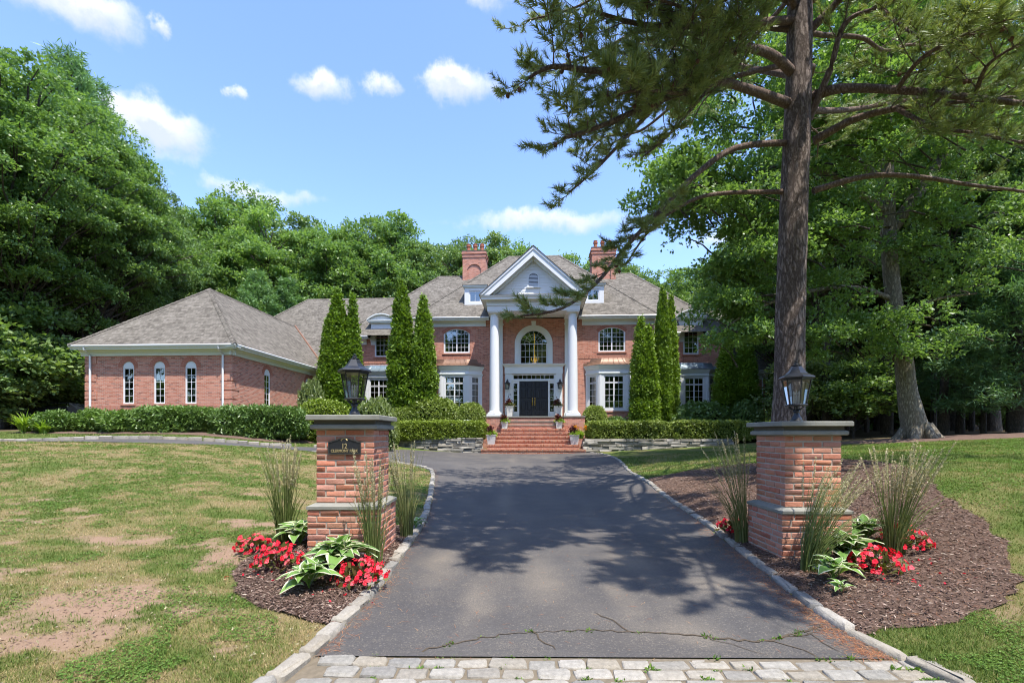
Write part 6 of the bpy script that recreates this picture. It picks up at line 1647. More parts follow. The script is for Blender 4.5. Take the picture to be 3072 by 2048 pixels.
for (pts, r0, ts, sl, dens) in LIMBS:
    sm = [Vector(p) for p in smooth_line([tuple(p) for p in pts], 5)]; n = len(sm)
    B().tube([pl_(p) for p in sm], [r0 * (1 - .82 * (i / (n - 1)) ** .8) + .006 for i in range(n)], 8).build('limb', MT['bark_limb'], pine, smooth=60)
    cum = [0]
    for i in range(n - 1): cum.append(cum[-1] + (sm[i + 1] - sm[i]).length)
    s_ = cum[-1] * ts; side = 1
    while s_ < cum[-1]:
        t = s_ / cum[-1]; i = max(k for k in range(n - 1) if cum[k] <= s_); p = sm[i].lerp(sm[i + 1], (s_ - cum[i]) / max(1e-6, cum[i + 1] - cum[i])); tg = (sm[i + 1] - sm[i]).normalized()
        sv_ = tg.cross(Vector((0, 0, 1))).normalized(); side = -side
        ln = sl * (1.15 - .5 * t) * rp.uniform(.45, 1.25)
        d0 = (tg * rp.uniform(.5, 1.0) + sv_ * side * rp.uniform(.5, 1.1) + Vector((0, 0, rp.uniform(-.25, .45)))).normalized()
        q = [p]; d = d0.copy(); m = 4
        for k in range(m):
            d = (d + Vector((rp.uniform(-.2, .2), rp.uniform(-.2, .2), .10 + rp.uniform(-.12, .14)))).normalized(); q.append(q[-1] + d * ln / m)
        tw.tube([pl_(x) for x in q], [.013, .010, .008, .007, .005], 4)
        tufts.append((q[-1], d))
        w = .22
        while w < ln:
            k = min(m - 1, int(w / ln * m)); b0 = q[k].lerp(q[k + 1], w / ln * m - k); dd_ = (q[k + 1] - q[k]).normalized(); sx = dd_.cross(Vector((rp.uniform(-.4, .4), rp.uniform(-.4, .4), 1))).normalized() * rp.choice((-1, 1))
            dl = (dd_ * .8 + sx * rp.uniform(.6, 1.1) + Vector((0, 0, rp.uniform(-.1, .5)))).normalized(); l2 = rp.uniform(.14, .36) * min(1, ln)
            e = b0 + dl * l2; tw.tube([pl_(b0), pl_(b0.lerp(e, .5) + Vector((0, 0, -.01))), pl_(e)], [.006, .005, .0035], 3)
            if rp.random() < .93: tufts.append((e, (dl + Vector((0, 0, .35))).normalized()))
            if rp.random() < .75: tufts.append((b0.lerp(e, .45), (dl + sx * .6).normalized()))
            if rp.random() < .03: cones.append(b0)
            w += .105 / dens
        s_ += rp.uniform(.11, .19) / dens
    tufts.append((sm[-1], (sm[-1] - sm[-3]).normalized()))
o = tw.build('twigs', MT['bark_limb'], pine); o['kind'] = 'stuff'
C = np.array([tuple(Vector(a) - PB) for a, b in tufts]); D = unit(np.array([tuple(b) for a, b in tufts]))
keep = (C[:, 1] + PB.y > 1.2); C, D = C[keep], D[keep]
f = Fol(); which = rng.randint(0, 5, len(C)); sc_ = rng.uniform(.8, 1.3, len(C)) * np.where((C[:, 1] + PB.y < 7) & (C[:, 2] + PB.z > 6), 1.45, 1.0); tone = rng.random(len(C))
for w in range(5):
    k = which == w; Bm = basis(D[k], rng); T_ = TUFTS[w]
    P = np.einsum('nij,mkj->nmki', Bm, T_) * sc_[k][:, None, None, None] + C[k][:, None, None, :]
    a = np.clip(tone[k][:, None] * .7 + rng.random((k.sum(), T_.shape[0])) * .3, 0, .97)
    f.tris(P.reshape(-1, 3, 3), a.ravel())
o = link('needles', f.mesh('needles', MT['needle']), pine); o['kind'] = 'stuff'
CONE = B().lathe([(0, 0), (.018, .008), (.026, .025), (.024, .04), (.012, .055), (0, .06)], 8).mesh('cone', plain('cone_scale', (.13, .07, .045), .8, .2, .4, 80), 20)
for c in cones[:90]:
    k = link('cone', CONE, pine, pl_(c)); k.rotation_euler = (rp.uniform(2.2, 3.8), 0, rp.uniform(0, 6)); k.scale = (1.3, 1.3, 1.3)

# ================================================================== THE LEANING OAK
ob = at(2752, 1322, 18); ob.z = tz1(ob.x, 18)
oak = thing('oak_tree', 'leaning grey-barked oak with a forked trunk standing in the mulch ring on the right', 'tree', (ob.x, 18, ob.z - .1))
OB = Vector(oak.location)
def ol_(v): return tuple(Vector(v) - OB)
tb = B()
tr_ = [(2756, 1335, 18), (2722, 1175, 18), (2708, 1045, 18), (2684, 914, 18), (2670, 784, 18), (2664, 660, 18), (2662, 500, 18), (2660, 300, 18.1), (2652, 60, 18.2), (2640, -150, 18.3)]
sm = smooth_line([tuple(at(*p)) for p in tr_], 4)
rr_ = np.interp(np.linspace(0, 9, len(sm)), range(10), [.50, .315, .285, .265, .255, .25, .20, .17, .13, .07])
tb.tube([ol_(p) for p in sm], list(rr_), 18); 
for k in range(7):                                      # root flare
    a = k * .9 + .3; tb.tube([(math.cos(a) * .3, math.sin(a) * .3, .75), (math.cos(a) * .55, math.sin(a) * .55, .28), (math.cos(a) * 1.0, math.sin(a) * 1.0, -.08)], [.16, .17, .08], 7)
tb.build('trunk', MT['bark_oak'], oak, smooth=60)
ro = random.Random(9)
OL = [([(2672, 690, 18), (2740, 600, 18), (2820, 480, 18.2), (2890, 330, 18.4), (2940, 120, 18.6)], .24), ([(2664, 640, 18), (2590, 590, 17.8), (2480, 520, 17.5), (2330, 500, 17.0), (2180, 560, 16.6), (2050, 640, 16.3)], .14),
      ([(2664, 560, 18), (2560, 470, 18.2), (2420, 380, 18.4), (2300, 250, 18.6)], .13), ([(2680, 900, 18), (2560, 860, 17.6), (2400, 880, 17.0), (2260, 930, 16.6), (2150, 1000, 16.4)], .09),
      ([(2668, 420, 18), (2770, 330, 17.5), (2880, 250, 17)], .11), ([(2690, 960, 18), (2800, 900, 17.8), (2930, 880, 17.5)], .07), ([(2660, 320, 18), (2540, 200, 17.8), (2400, 90, 17.6)], .10)]
for pts, r in OL:
    sm = smooth_line([tuple(at(*p)) for p in pts], 5); n = len(sm)
    B().tube([ol_(p) for p in sm], [r * (1 - .8 * i / n) + .01 for i in range(n)], 9).build('limb', MT['bark_oak'], oak, smooth=60)
rng = np.random.RandomState(77); f = Fol(); tb = B()
EL = [((2470, 250, 17.5), (5.2, 4, 3.8), 62), ((2100, 590, 16.4), (2.5, 2.4, 1.9), 36), ((2215, 930, 16.6), (1.5, 1.4, 1.9), 22), ((2900, 640, 17.5), (3.6, 3.2, 3.0), 36), ((2260, 330, 17), (2.7, 3, 3.0), 32), ((2420, 700, 16.6), (2.4, 1.6, 2.2), 26), ((2700, 300, 15.5), (3.2, 2.0, 2.6), 26), ((2900, 150, 18), (4, 4, 4), 66), ((2600, 40, 18.5), (4, 3, 3), 40), ((2620, 1000, 16.9), (2.8, 1.6, 1.3), 20), ((2270, 760, 16.8), (2.1, 2.0, 1.7), 20)]
for (c, rd, n) in EL:
    c = np.array(at(*c))
    for i in range(n):
        d = rvec(rng, 1)[0]; p = c + d * np.array(rd) * rng.random() ** .45 - np.array(OB)
        clump_leaves(f, rng, p, rng.uniform(.55, 1.05), int(rng.uniform(70, 130)), .145, 5, .30, .6)
        q = Vector(p) + Vector((ro.uniform(.3, 1.6), ro.uniform(-.8, .8), ro.uniform(-.9, .3)))
        tb.tube(limb_path(q, Vector(p), .08, ro, 4), [.035, .03, .024, .018, .01], 4)
tb.build('twigs', MT['bark_grey'], oak)['kind'] = 'stuff'
link('crown', f.mesh('crown', MT['leaf_oak']), oak)

# ================================================================== WOODS AND TREES BEHIND
DA = deciduous(1, 22, 5.6, 4.5, 190, 62, .88, .27, 'leaf_oak', 'bark_grey', .26)
DB = deciduous(2, 22, 5.0, 4.5, 180, 62, .84, .26, 'leaf_dark', 'bark_grey', .24)
DC = deciduous(3, 22, 5.8, 4.5, 190, 60, .88, .27, 'leaf_light', 'bark_grey', .26, top=.6)
DD = deciduous(4, 22, 6.8, 4.5, 330, 80, .76, .185, 'leaf_oak', 'bark_grey', .34, k=4, top=.8)
DE = deciduous(5, 22, 6.2, 6.5, 290, 80, .74, .185, 'leaf_dark', 'bark_grey', .30, k=4)
WP = white_pine(6, 20, 4.0, 2.0, .28)
WQ = white_pine(7, 20, 3.6, 3.5, .26, 'wpine', .9, .45)
US = deciduous(8, 5.5, 2.0, .6, 40, 46, .7, .20, 'leaf_light', 'bark_grey', .05, k=4)
UP = deciduous(9, 5.0, 2.1, .5, 40, 46, .7, .18, 'leaf_pale', 'bark_grey', .05, k=4)
UD = deciduous(10, 5.0, 2.2, .3, 44, 46, .75, .22, 'leaf_dark', 'bark_grey', .05, k=4)
ORD = ['first', 'second', 'third', 'fourth', 'fifth', 'sixth', 'seventh', 'eighth', 'ninth', 'tenth', 'eleventh', 'twelfth', 'thirteenth', 'fourteenth', 'fifteenth', 'sixteenth']
def tree_px(ms, px, d, ytop, name, label, group, rz, wid=1.0, H=22, cat='tree'):
    x, y = px_place(px, d); z = tz1(x, y); h = 1.5 + (1300 - ytop) / 1440 * d - z; s = h / H
    return plant_tree(ms, x, y, s * wid, rz, name, label, cat, group, s, z)
G = 'trees behind the house roofs'
row = [(545, 50, 618, DB), (640, 47, 600, DA), (732, 50, 566, DC), (815, 46, 622, DA), (900, 49, 630, DB), (985, 47, 662, DA), (1090, 50, 632, DC), (1180, 48, 640, DA), (1262, 46, 706, DB), (1372, 50, 702, DE), (1480, 49, 688, DB), (1570, 52, 716, DA), (1668, 54, 744, DC), (1770, 54, 762, DA), (1880, 50, 776, DB), (1985, 49, 790, DC)]
for i, (px, d, yt, ms) in enumerate(row):
    tree_px(ms, px, d, yt, 'broadleaf_tree', '%s broad-leaved tree from the left in the row rising behind the house roofs' % ORD[i], G, i * 2.1 + .5, 1.05)
for i, (px, d, yt) in enumerate(((590, 58, 640), (780, 60, 610), (950, 58, 680), (1140, 60, 670), (1330, 60, 730), (1900, 60, 800), (2080, 62, 790), (480, 60, 640))):
    tree_px((DB, DA)[i % 2], px, d, yt, 'broadleaf_tree', '%s broad-leaved tree filling gaps far behind the row at the house' % ORD[i], 'far trees filling gaps behind the house', i * 1.3, 1.2)
for i, (px, d, yt, ms, lb) in enumerate(((770, 41, 818, WP, 'feathery pale-green pine right behind the garage roof peak'), (862, 42, 836, WQ, 'feathery pale-green pine behind the link roof right of the garage peak'), (690, 44, 800, WQ, 'feathery pine left of the other pines behind the garage peak'))):
    tree_px(ms, px, d, yt, 'white_pine', lb, 'pines behind the garage', i * 2.0, 1.45, 20)
tree_px(DC, 520, 40, 770, 'broadleaf_tree', 'yellow-green young tree behind the left slope of the garage roof', 'trees behind the garage', 1.0, 1.0)
tree_px(DC, 600, 42, 800, 'broadleaf_tree', 'yellow-green young tree just left of the garage roof peak', 'trees behind the garage', 2.0, .9)
# tall trees on the left
GL = 'tall trees left of the garage'
for i, (ms, px, d, yt, nm, lb, w, H) in enumerate((
    (DD, 30, 27, 130, 'oak_tree', 'tallest leafy oak at the left edge of the picture', 1.05, 22), (DD, 235, 31, 290, 'oak_tree', 'leafy oak beyond the left end of the garage', .95, 22), (DE, 350, 34, 420, 'oak_tree', 'leafy oak behind the left slope of the garage roof', .95, 22),
    (WQ, 205, 36, 150, 'white_pine', 'tall ragged pine rising behind the left oaks', 1.0, 20), (WP, 290, 39, 250, 'white_pine', 'ragged pine behind the oaks left of the garage', 1.0, 20), (DD, -180, 25, 100, 'oak_tree', 'leafy oak cut by the left edge of the picture', .9, 22),
    (DE, 440, 40, 575, 'oak_tree', 'smaller oak between the left oaks and the row behind the house', .95, 22), (DB, 120, 42, 360, 'oak_tree', 'dark oak deep in the left woods', 1.1, 22), (DA, 330, 46, 520, 'oak_tree', 'oak deep in the woods behind the garage', 1.1, 22), (WP, 60, 33, 640, 'white_pine', 'low pine in the shade at the left edge', 1.3, 20), (WP, 250, 36, 720, 'white_pine', 'low dark pine left of the garage wall', 1.4, 20), (WQ, 420, 38, 780, 'white_pine', 'low pine behind the left garage eave', 1.5, 20))):
    tree_px(ms, px, d, yt, nm, lb, GL, i * 1.7 + .4, w, H)
for i, (px, d, yt, ms) in enumerate(((40, 26, 880, US), (-60, 24, 1000, UD), (110, 30, 1020, UD), (200, 31, 1060, US), (20, 36, 1090, UD), (150, 37, 1090, UD))):
    tree_px(ms, px, d, yt, 'understory_bush', '%s undergrowth bush counted in the shade of the left woods' % ORD[i], 'undergrowth in the left woods', i * 1.1, 1.3, 5.3, 'bush')
# woods on the right
GR = 'trees in the right woods'
rw = [(DD, 2360, 30, 420, .9), (DE, 2480, 26, 250, .85), (DD, 2640, 33, 300, .95), (DE, 2830, 24, 200, .8), (DD, 2980, 28, 150, .9), (DE, 3160, 23, 100, .85), (DA, 2250, 40, 640, 1.0), (DB, 2420, 42, 560, 1.0), (DA, 2580, 45, 520, 1.1), (DB, 2750, 40, 450, 1.1), (DA, 2920, 44, 430, 1.1), (DB, 3080, 38, 380, 1.1), (DA, 3250, 34, 300, 1.1), (DC, 2160, 44, 780, 1.0), (WP, 3050, 22, 420, 1.3), (WQ, 2860, 30, 560, 1.3)]
for i, (ms, px, d, yt, w) in enumerate(rw):
    pn = ms in (WP, WQ)
    tree_px(ms, px, d, yt, 'white_pine' if pn else 'broadleaf_tree', ('dark pine with drooping boughs at the right edge of the woods' if i == 14 else 'dark pine deep in the right woods') if pn else '%s tree from the front-left in the shaded woods right of the house' % ORD[i], GR, i * 1.9, w, 20 if pn else 22)
for i, (px, d, yt, ms) in enumerate(((2400, 27, 1060, UP), (2490, 29, 1050, UP), (2560, 25, 1080, US), (2650, 38, 1140, US), (2800, 36, 1150, UD), (2900, 38, 1150, US), (3010, 34, 1140, UD), (3120, 33, 1120, UD), (2340, 33, 1090, US), (2720, 34, 1110, US), (2860, 33, 1100, US), (2980, 31, 1110, UD), (2480, 36, 1120, UD), (3200, 32, 1100, UD), (2600, 40, 1120, UD), (2780, 42, 1120, UD), (2940, 40, 1110, UD), (3100, 36, 1090, UD))):
    tree_px(ms, px, d, yt, 'understory_bush', ('pale dogwood bush at the edge of the right woods beside the pine trunk' if i == 0 else 'pale dogwood bush second from the pine trunk' if i == 1 else '%s leafy undergrowth bush counted from the dogwoods in the right woods' % ORD[i - 2]), None if i < 2 else 'undergrowth in the right woods', i * 1.3, 1.35, 5.2, 'bush')
for i, (px, d, w) in enumerate(((2660, 27, .26), (2540, 29, .13), (2600, 31, .12), (2800, 27, .13), (2880, 25, .16), (2950, 24, .10), (2480, 27, .08), (3030, 26, .15), (2845, 30, .1), (2915, 29, .12), (2990, 31, .14), (2760, 33, .12), (3055, 23, .09))):
    x, y = px_place(px, d); z = tz1(x, y); t = thing('tree_trunk', '%s slender shaded trunk standing among the right woods' % ORD[i - 1] if i else 'thick dark trunk left of the leaning oak in the right woods', 'tree', (x, y, z), 0, 'bare trunks in the right woods' if i else None)
    tb = B().tube([(0, 0, -.3), (.05, 0, 3), (-.05 + .1 * (i % 3), .05, 8), (.1, 0, 15)], [w * 1.3, w, w * .8, w * .4], 10); tb.build('trunk', MT['bark_grey'], t, smooth=60)
# trees across the street, mirrored in the window panes
for i, x in enumerate((-84, -74, -64, -54, -44, -34, -24, -14, -4, 6, 16, 26, 36)):
    plant_tree((DA, DB, DC)[i % 3], x, -22 - 4 * (i % 2), 1.18 + .06 * (i % 3), i * 1.4, 'broadleaf_tree', 'tree across the street mirrored in the front windows', 'tree', 'trees across the street', None, 0)

for i, x in enumerate(range(-84, 50, 7)):  # added behind the tree row to close bright gaps in the mirrored view
    t = plant_tree((US, UD)[i % 2], x, -29 - 3 * (i % 3), 2.1, i * 1.1, 'understory_bush', 'unseen bush across the street, added to cover sky gaps in the window reflections', 'bush', 'bushes across the street', None, 0)
# ------------------------------------------------------------------ neighbour's house and parked car under the left trees
x, y = px_place(60, 44); nh = thing('neighbour_house', 'grey sided house half hidden under the trees at the far left', 'house', (x, y, tz1(x, y)), .2)
B().box(-9, 5, 0, 8, -.5, 3.2).build('wall', MT['siding'], nh)
for i in range(14): B().box(-9.01, 5.01, -.03 + .001 * i, .0, .1 + i * .22, .30 + i * .22).build('clapboard', MT['siding'], nh)
B().poly([(-9.5, -.6, 3.1), (5.5, -.6, 3.1), (5.5, 4, 6.2), (-9.5, 4, 6.2)]).poly([(5.5, 8.6, 3.1), (-9.5, 8.6, 3.1), (-9.5, 4, 6.2), (5.5, 4, 6.2)]).build('roof', MT['shingle'], nh)
B().box(-9.5, 5.5, -.68, -.58, 2.95, 3.12).build('fascia', MT['trim'], nh)
for xx in (-6, -2, 2):
    window(nh, (xx, -.06, 1.0), 0, 1.0, 1.4, [(-.45, .45, .05, 1.35, 2, 2)])
x, y = px_place(205, 27); car = thing('parked_car', 'dark parked car showing behind the yews at the left garage corner', 'car', (x, y, tz1(x, y)), .1)
cb_ = B(); prof = [(-2.2, .35), (2.2, .35), (2.25, .6), (2.1, .85), (1.2, .98), (.55, 1.42), (-.9, 1.45), (-1.7, 1.02), (-2.2, .92), (-2.28, .6)]
cb_.loft([[(px_, yy * .88 if zz > 1.1 else yy, zz) for px_, zz in prof] for yy in (-.85, -.80, .80, .85)]); cp = plain('dark_car_paint', (.015, .018, .024), .2, .5, .1, 3)
cb_.build('body', cp, car, smooth=30)
for s in (-1, 1):
    B().slab([(-1.5, 1.02), (1.1, 1.0), (.52, 1.37), (-.88, 1.40)], s * .79 - .01, s * .79 + .01).build('window', MT['glass'], car)
    for xx in (-1.4, 1.4):
        wv = B(); wv.lathe([(.0, -.1), (.3, -.1), (.33, -.06), (.33, .06), (.3, .1), (0, .1)], 20); w_ = wv.build('wheel', MT['black'], car, (xx, s * .78, .33), smooth=40); w_.rotation_euler = (R(90), 0, 0)
    B().box(2.12, 2.26, s * .62 - .12, s * .62 + .12, .66, .8).build('headlight', MT['glass'], car)
    B().box(-2.30, -2.2, s * .62 - .12, s * .62 + .12, .7, .86).build('taillight', plain('tail_red', (.5, .01, .01), .3, .5), car)

# ------------------------------------------------------------------ far-off woods closing the view between the trunks
rng = np.random.RandomState(55); f = Fol(); n = 26000
a = rng.uniform(-1.25, 1.25, n); d = rng.uniform(66, 92, n); X = np.sin(a) * d; Y = np.cos(a) * d; k = (Y > 24); X, Y, d = X[k], Y[k], d[k]; n = len(X)
Zt = 8 + 7 * fbm(X * .12, Y * .12, 66, 3); Z = rng.random(n) ** .8 * Zt + 1.2
f.sprigs(rng, np.stack([X, Y, Z], 1), unit(np.stack([-X, -Y, np.full(n, 30.)], 1)), 1.3, 4, .34)
tag(link('far_woods', f.mesh('far_woods', MT['leaf_dark'])), 'far-off wood closing the view between the trunks', 'woods', kind='stuff')
# ================================================================== PLANTS IN THE PILLAR BEDS
def bedz(x, y):
    p = np.array([x]), np.array([y])
    for poly, f in ((BED_L, zL), (BED_R, zR)):
        if in_poly(*p, poly)[0]: return float(f(*p)[0])
    return tz1(x, y)

# ---- hostas: every leaf its own piece
def hosta_leaf(seed, L=.20, W=.062):
    r = random.Random(seed); vs_ = []; fs = []; mi = []
    rows = 8; prof = [0.10, .62, .92, 1.0, .92, .70, .38, .02]; cols = (-1, -.74, -.36, 0, .36, .74, 1)
    for i in range(rows):
        t = i / (rows - 1); y = .06 + L * t; z = .035 + .10 * t - .16 * t ** 2.3
        for c in cols:
            w = W * prof[i] * c; vs_.append((w, y * (1 - .02 * abs(c)), z + .35 * abs(w) - 2.2 * w * w + .006 * math.sin(9 * t + 5 * c + seed)))
    n = len(cols)
    for i in range(rows - 1):
        for j in range(n - 1):
            fs.append((i * n + j, i * n + j + 1, (i + 1) * n + j + 1, (i + 1) * n + j)); mi.append(1 if j in (0, n - 2) else 0)
    k = len(vs_); vs_ += [(-.006, 0, 0), (.006, 0, 0), (.006, .07, .042), (-.006, .07, .042)]; fs.append((k, k + 1, k + 2, k + 3)); mi.append(0)
    me = bpy.data.meshes.new('leaf'); me.from_pydata(vs_, [], fs); me.materials.append(MT['hosta']); me.materials.append(MT['hostaw'])
    me.polygons.foreach_set('material_index', mi); me.polygons.foreach_set('use_smooth', [True] * len(fs)); me.update(); return me
HL = [hosta_leaf(i) for i in range(4)]
def hosta(x, y, s, n, label, seed):
    t = thing('hosta', label, 'plant', (x, y, bedz(x, y) - .01), 0, 'variegated hostas round the gate pillars'); r = random.Random(seed)
    for i in range(n):
        k = i / n; o = link('leaf', r.choice(HL), t); sc = s * .82 * (1.1 - .4 * k) * r.uniform(.8, 1.15)
        o.rotation_euler = (R(14 + 56 * k + r.uniform(-10, 10)), R(r.uniform(-14, 14)), i * 2.399 + r.uniform(-.3, .3)); o.location = (0, 0, .02 + .05 * k * s); o.scale = (sc, sc, sc)
for a in ((-1.70, 4.74, 1.75, 44, 'large white-edged hosta in front of the left gate pillar', 1), (-1.80, 4.26, 1.35, 26, 'smaller white-edged hosta nearest the camera in the left bed', 2), (-2.43, 5.5, 1.4, 24, 'white-edged hosta at the left side of the left gate pillar', 3),
          (3.44, 4.95, 1.8, 44, 'large white-edged hosta in front of the right gate pillar', 4), (4.05, 5.5, 1.5, 30, 'white-edged hosta right of the right gate pillar behind the tall reed grass', 5), (3.02, 4.5, 1.2, 20, 'small white-edged hosta nearest the camera in the right bed', 6), (2.90, 4.22, .6, 8, 'tiny hosta seedling by the right kerb', 7), (-1.38, 6.9, .9, 9, 'small hosta behind the left gate pillar by the kerb', 8)): hosta(*a)

# ---- begonias
fb = B()
for k in range(5):
    a = 2 * math.pi * k / 5; r = .026 if k % 2 else .021; c, s = math.cos(a), math.sin(a); q = [(c * u - s * v, s * u + c * v, w) for u, v, w in ((0, 0, 0), (r * .7, r * .62, .008), (r * 1.25, r * .35, .012), (r * 1.3, -r * .3, .006), (r * .75, -r * .6, .011))]
    fb.poly(q)
FLOWER = fb.mesh('flower', MT['petal'])
def begonia(x, y, s, n, label, seed):
    t = thing('begonia', label, 'flowers', (x, y, bedz(x, y) - .005), 0, 'red begonias round the gate pillars'); rng = np.random.RandomState(seed); f = Fol()
    m = int(70 * s); d = rvec(rng, m); d[:, 2] = np.abs(d[:, 2]); P = d * np.array([.19, .17, .15]) * s * rng.uniform(.35, 1, (m, 1)) + [0, 0, .04]
    f.leaves(rng, P, unit(d + [0, 0, .2]), .07, .03); link('foliage', f.mesh('foliage', MT['begleaf']), t)
    st = B()
    for i in range(8): a = i * .8; st.tube([(0, 0, 0), (math.cos(a) * .08 * s, math.sin(a) * .08 * s, .14 * s)], .006, 4)
    st.build('stems', MT['maroon'], t)
    for i in range(n):
        dd_ = rvec(rng, 1)[0]; dd_[2] = abs(dd_[2]) * .9 + .1; p = dd_ * np.array([.22, .20, .19]) * s * rng.uniform(.82, 1.08) + [0, 0, .05]
        o = link('flower', FLOWER, t, tuple(p)); k = rng.uniform(.55, .95); o.scale = (k, k, k)
        o.rotation_euler = Vector(tuple(dd_ + rng.normal(size=3) * .5 + np.array([0, -.45, .1]))).to_track_quat('Z', 'Y').to_euler()
for a in ((-2.82, 5.25, .9, 60, 'red begonia clump at the left edge of the left bed', 1), (-2.27, 4.68, 1.05, 80, 'red begonia clump beside the tall reeds in the left bed', 2), (-1.40, 4.44, 1.10, 85, 'red begonia clump by the kerb in the left bed', 3), (-2.62, 5.95, .75, 26, 'red begonia half hidden behind the hosta left of the left pillar', 4),
          (3.52, 4.62, 1.15, 85, 'red begonia clump nearest the camera in the right bed', 5), (4.22, 5.15, 1.15, 80, 'red begonia clump at the right of the tall reeds in the right bed', 6), (2.98, 6.55, .85, 40, 'pinkish-red begonia behind the right pillar by the kerb', 7)): begonia(*a)
rl = random.Random(4); pf = thing('fallen_petals', 'red petals fallen on the mulch of both pillar beds', 'petals'); pf['kind'] = 'stuff'
ft = Fol(); rng = np.random.RandomState(8); C = []
for (cx, cy_) in ((-2.3, 4.5), (-1.5, 4.2), (-2.55, 4.55), (3.6, 4.4), (3.9, 4.5), (4.1, 4.8)):
    for i in range(9): x, y = cx + rl.gauss(0, .17), cy_ + rl.gauss(0, .09); C.append((x, y, bedz(x, y) + .012))
ft.leaves(rng, np.array(C), unit(rng.normal(size=(len(C), 3)) * [1, 1, .1]), .03, .012); bpy.data.objects.remove(pf)
tag(link('fallen_petals', ft.mesh('fallen_petals', MT['petal'])), 'red petals fallen on the mulch of both pillar beds', 'petals', kind='stuff')

# ---- feather reed grass
def reed(x, y, H, n, label, seed, lean=(0, 0), plumes=14, dry=.0, spread=.5):
    t = thing('feather_reed_grass', label, 'grass', (x, y, bedz(x, y) - .02), 0, 'feather reed grass round the gate pillars'); rng = np.random.RandomState(seed); f = Fol(); tops = []
    for i in range(n):
        a = rng.uniform(0, 6.283); r0 = rng.random() ** .5 * .085; o = np.array([math.cos(a) * r0, math.sin(a) * r0, 0]); fl = rng.random() < .5; h = H * (rng.uniform(.8, 1.05) if fl else rng.uniform(.4, .8))
        out = np.array([math.cos(a), math.sin(a), 0]) * rng.uniform(.03, .20) * spread * 2 + np.array([lean[0], lean[1], 0]) * rng.uniform(.6, 1.2)
        bend = rng.uniform(1.5, 2.4); sd_ = unit(np.cross(np.array([out[0] + 1e-3, out[1], 1]), rng.normal(size=3))); droop = 0 if fl else rng.uniform(0, .35)
        tt = np.linspace(0, 1, 6); pts = [o + out * h * q ** bend * (1.6 if not fl else 1) + np.array([0, 0, h * (q - droop * q ** 3)]) for q in tt]; w = .0034 if fl else .0048
        ws = [w, w, w * .9, w * .75, w * .5, .0008]
        f.quads(np.array([[pts[j] - sd_ * ws[j], pts[j] + sd_ * ws[j], pts[j + 1] + sd_ * ws[j + 1], pts[j + 1] - sd_ * ws[j + 1]] for j in range(5)]), np.full(5, min(1, rng.random() * .75 + dry)))
        if fl: tops.append((pts[3], pts[5]))
    b = link('blades', f.mesh('blades', MT['reed']), t); b['kind'] = 'stuff'
    for i, (p, q) in enumerate(tops[:plumes]):
        g = Fol(); m = 130; s_ = rng.random(m); C = p * (1 - s_[:, None]) + q * s_[:, None] + (q - p) * .12; ax = unit((q - p)[None])[0]
        D = unit(ax + rng.normal(size=(m, 3)) * .55); g.leaves(rng, C, D, .032 * (1.15 - .6 * s_), .0042, np.clip(rng.random(m) + .1, 0, 1)); link('plume', g.mesh('plume', MT['plume']), t)
for a in ((-2.66, 5.62, 1.18, 190, 'upright feather reed grass left of the left gate pillar', 1, (-.02, 0), 22), (-1.42, 4.93, 1.12, 130, 'slim feather reed grass before the right corner of the left gate pillar', 2, (-.02, 0), 16), (-1.40, 6.35, 1.25, 130, 'straw-coloured reed grass behind the left gate pillar by the kerb', 3, (-.05, 0), 14, .45),
          (2.95, 6.15, 1.35, 120, 'feather reed grass arching over the kerb behind the right gate pillar', 4, (-.16, 0), 14, .2), (3.02, 4.86, 1.05, 170, 'feather reed grass leaning right before the right gate pillar', 5, (.42, .05), 20), (4.02, 5.05, 1.12, 200, 'bushy feather reed grass with full plumes right of the right gate pillar', 6, (.10, 0), 34, .0, .85)): reed(*a)

# ================================================================== LOOSE GROUND COVER
def scatter_view(rng, n, d0, d1, x_lim=1.12):
    d = np.exp(rng.uniform(math.log(d0), math.log(d1), n)); x = rng.uniform(-x_lim, x_lim, n) * d; return x, d
ground_me = ground.data
def lawn_ok(x, y):
    ok = ~in_poly(x, y, DRIVE) & ~((x > -1.44) & (x < 2.72) & (y < 3.3)) & (poly_dist(x, y, DRIVE) > .13)
    for b_ in (BED_L, BED_R, BED_OAK, BED_Y): ok &= ~in_poly(x, y, b_)
    return ok
def gmesh_z(x, y):           # height of the ground mesh
    return tz(x, y) + (fbm(x * 2.2, y * 2.2, 5, 3) - .5) * .035 * np.exp(-np.maximum(0, np.hypot(x, y - 5) - 12) / 6)
rng = np.random.RandomState(101)
x, y = scatter_view(rng, 700000, 2.75, 21); ok = lawn_ok(x, y); x, y = x[ok], y[ok]
so_, dr_, wo_ = lawn_masks(x, y); keep = rng.random(len(x)) < (1 - so_) ** 1.2 * (1 - wo_) * .95 + .05; x, y, so_, dr_ = x[keep], y[keep], so_[keep], dr_[keep]
n = len(x); z = gmesh_z(x, y) - .004
far = np.clip(y / 6, .8, 3.0); h = rng.uniform(.02, .06, n) * (1 - .35 * dr_) * (1 + .25 * (far - 1)); w = rng.uniform(.0022, .0048, n) * far
a = rng.uniform(0, 6.283, n); ln = rng.uniform(.15, 1.2, n); D = unit(np.stack([np.cos(a) * ln, np.sin(a) * ln, np.ones(n)], 1)); S = np.stack([-np.sin(a + rng.normal(size=n) * .8), np.cos(a + rng.normal(size=n) * .8), np.zeros(n)], 1)
Cc = np.stack([x, y, z], 1); tip = Cc + D * h[:, None]; tip[:, 2] -= h * .15 * ln
tone = np.clip(dr_ * .85 + .05 + rng.normal(size=n) * .28, 0, 1)
g = Fol(); g.tris(np.stack([Cc - S * w[:, None], Cc + S * w[:, None], tip], 1), tone)
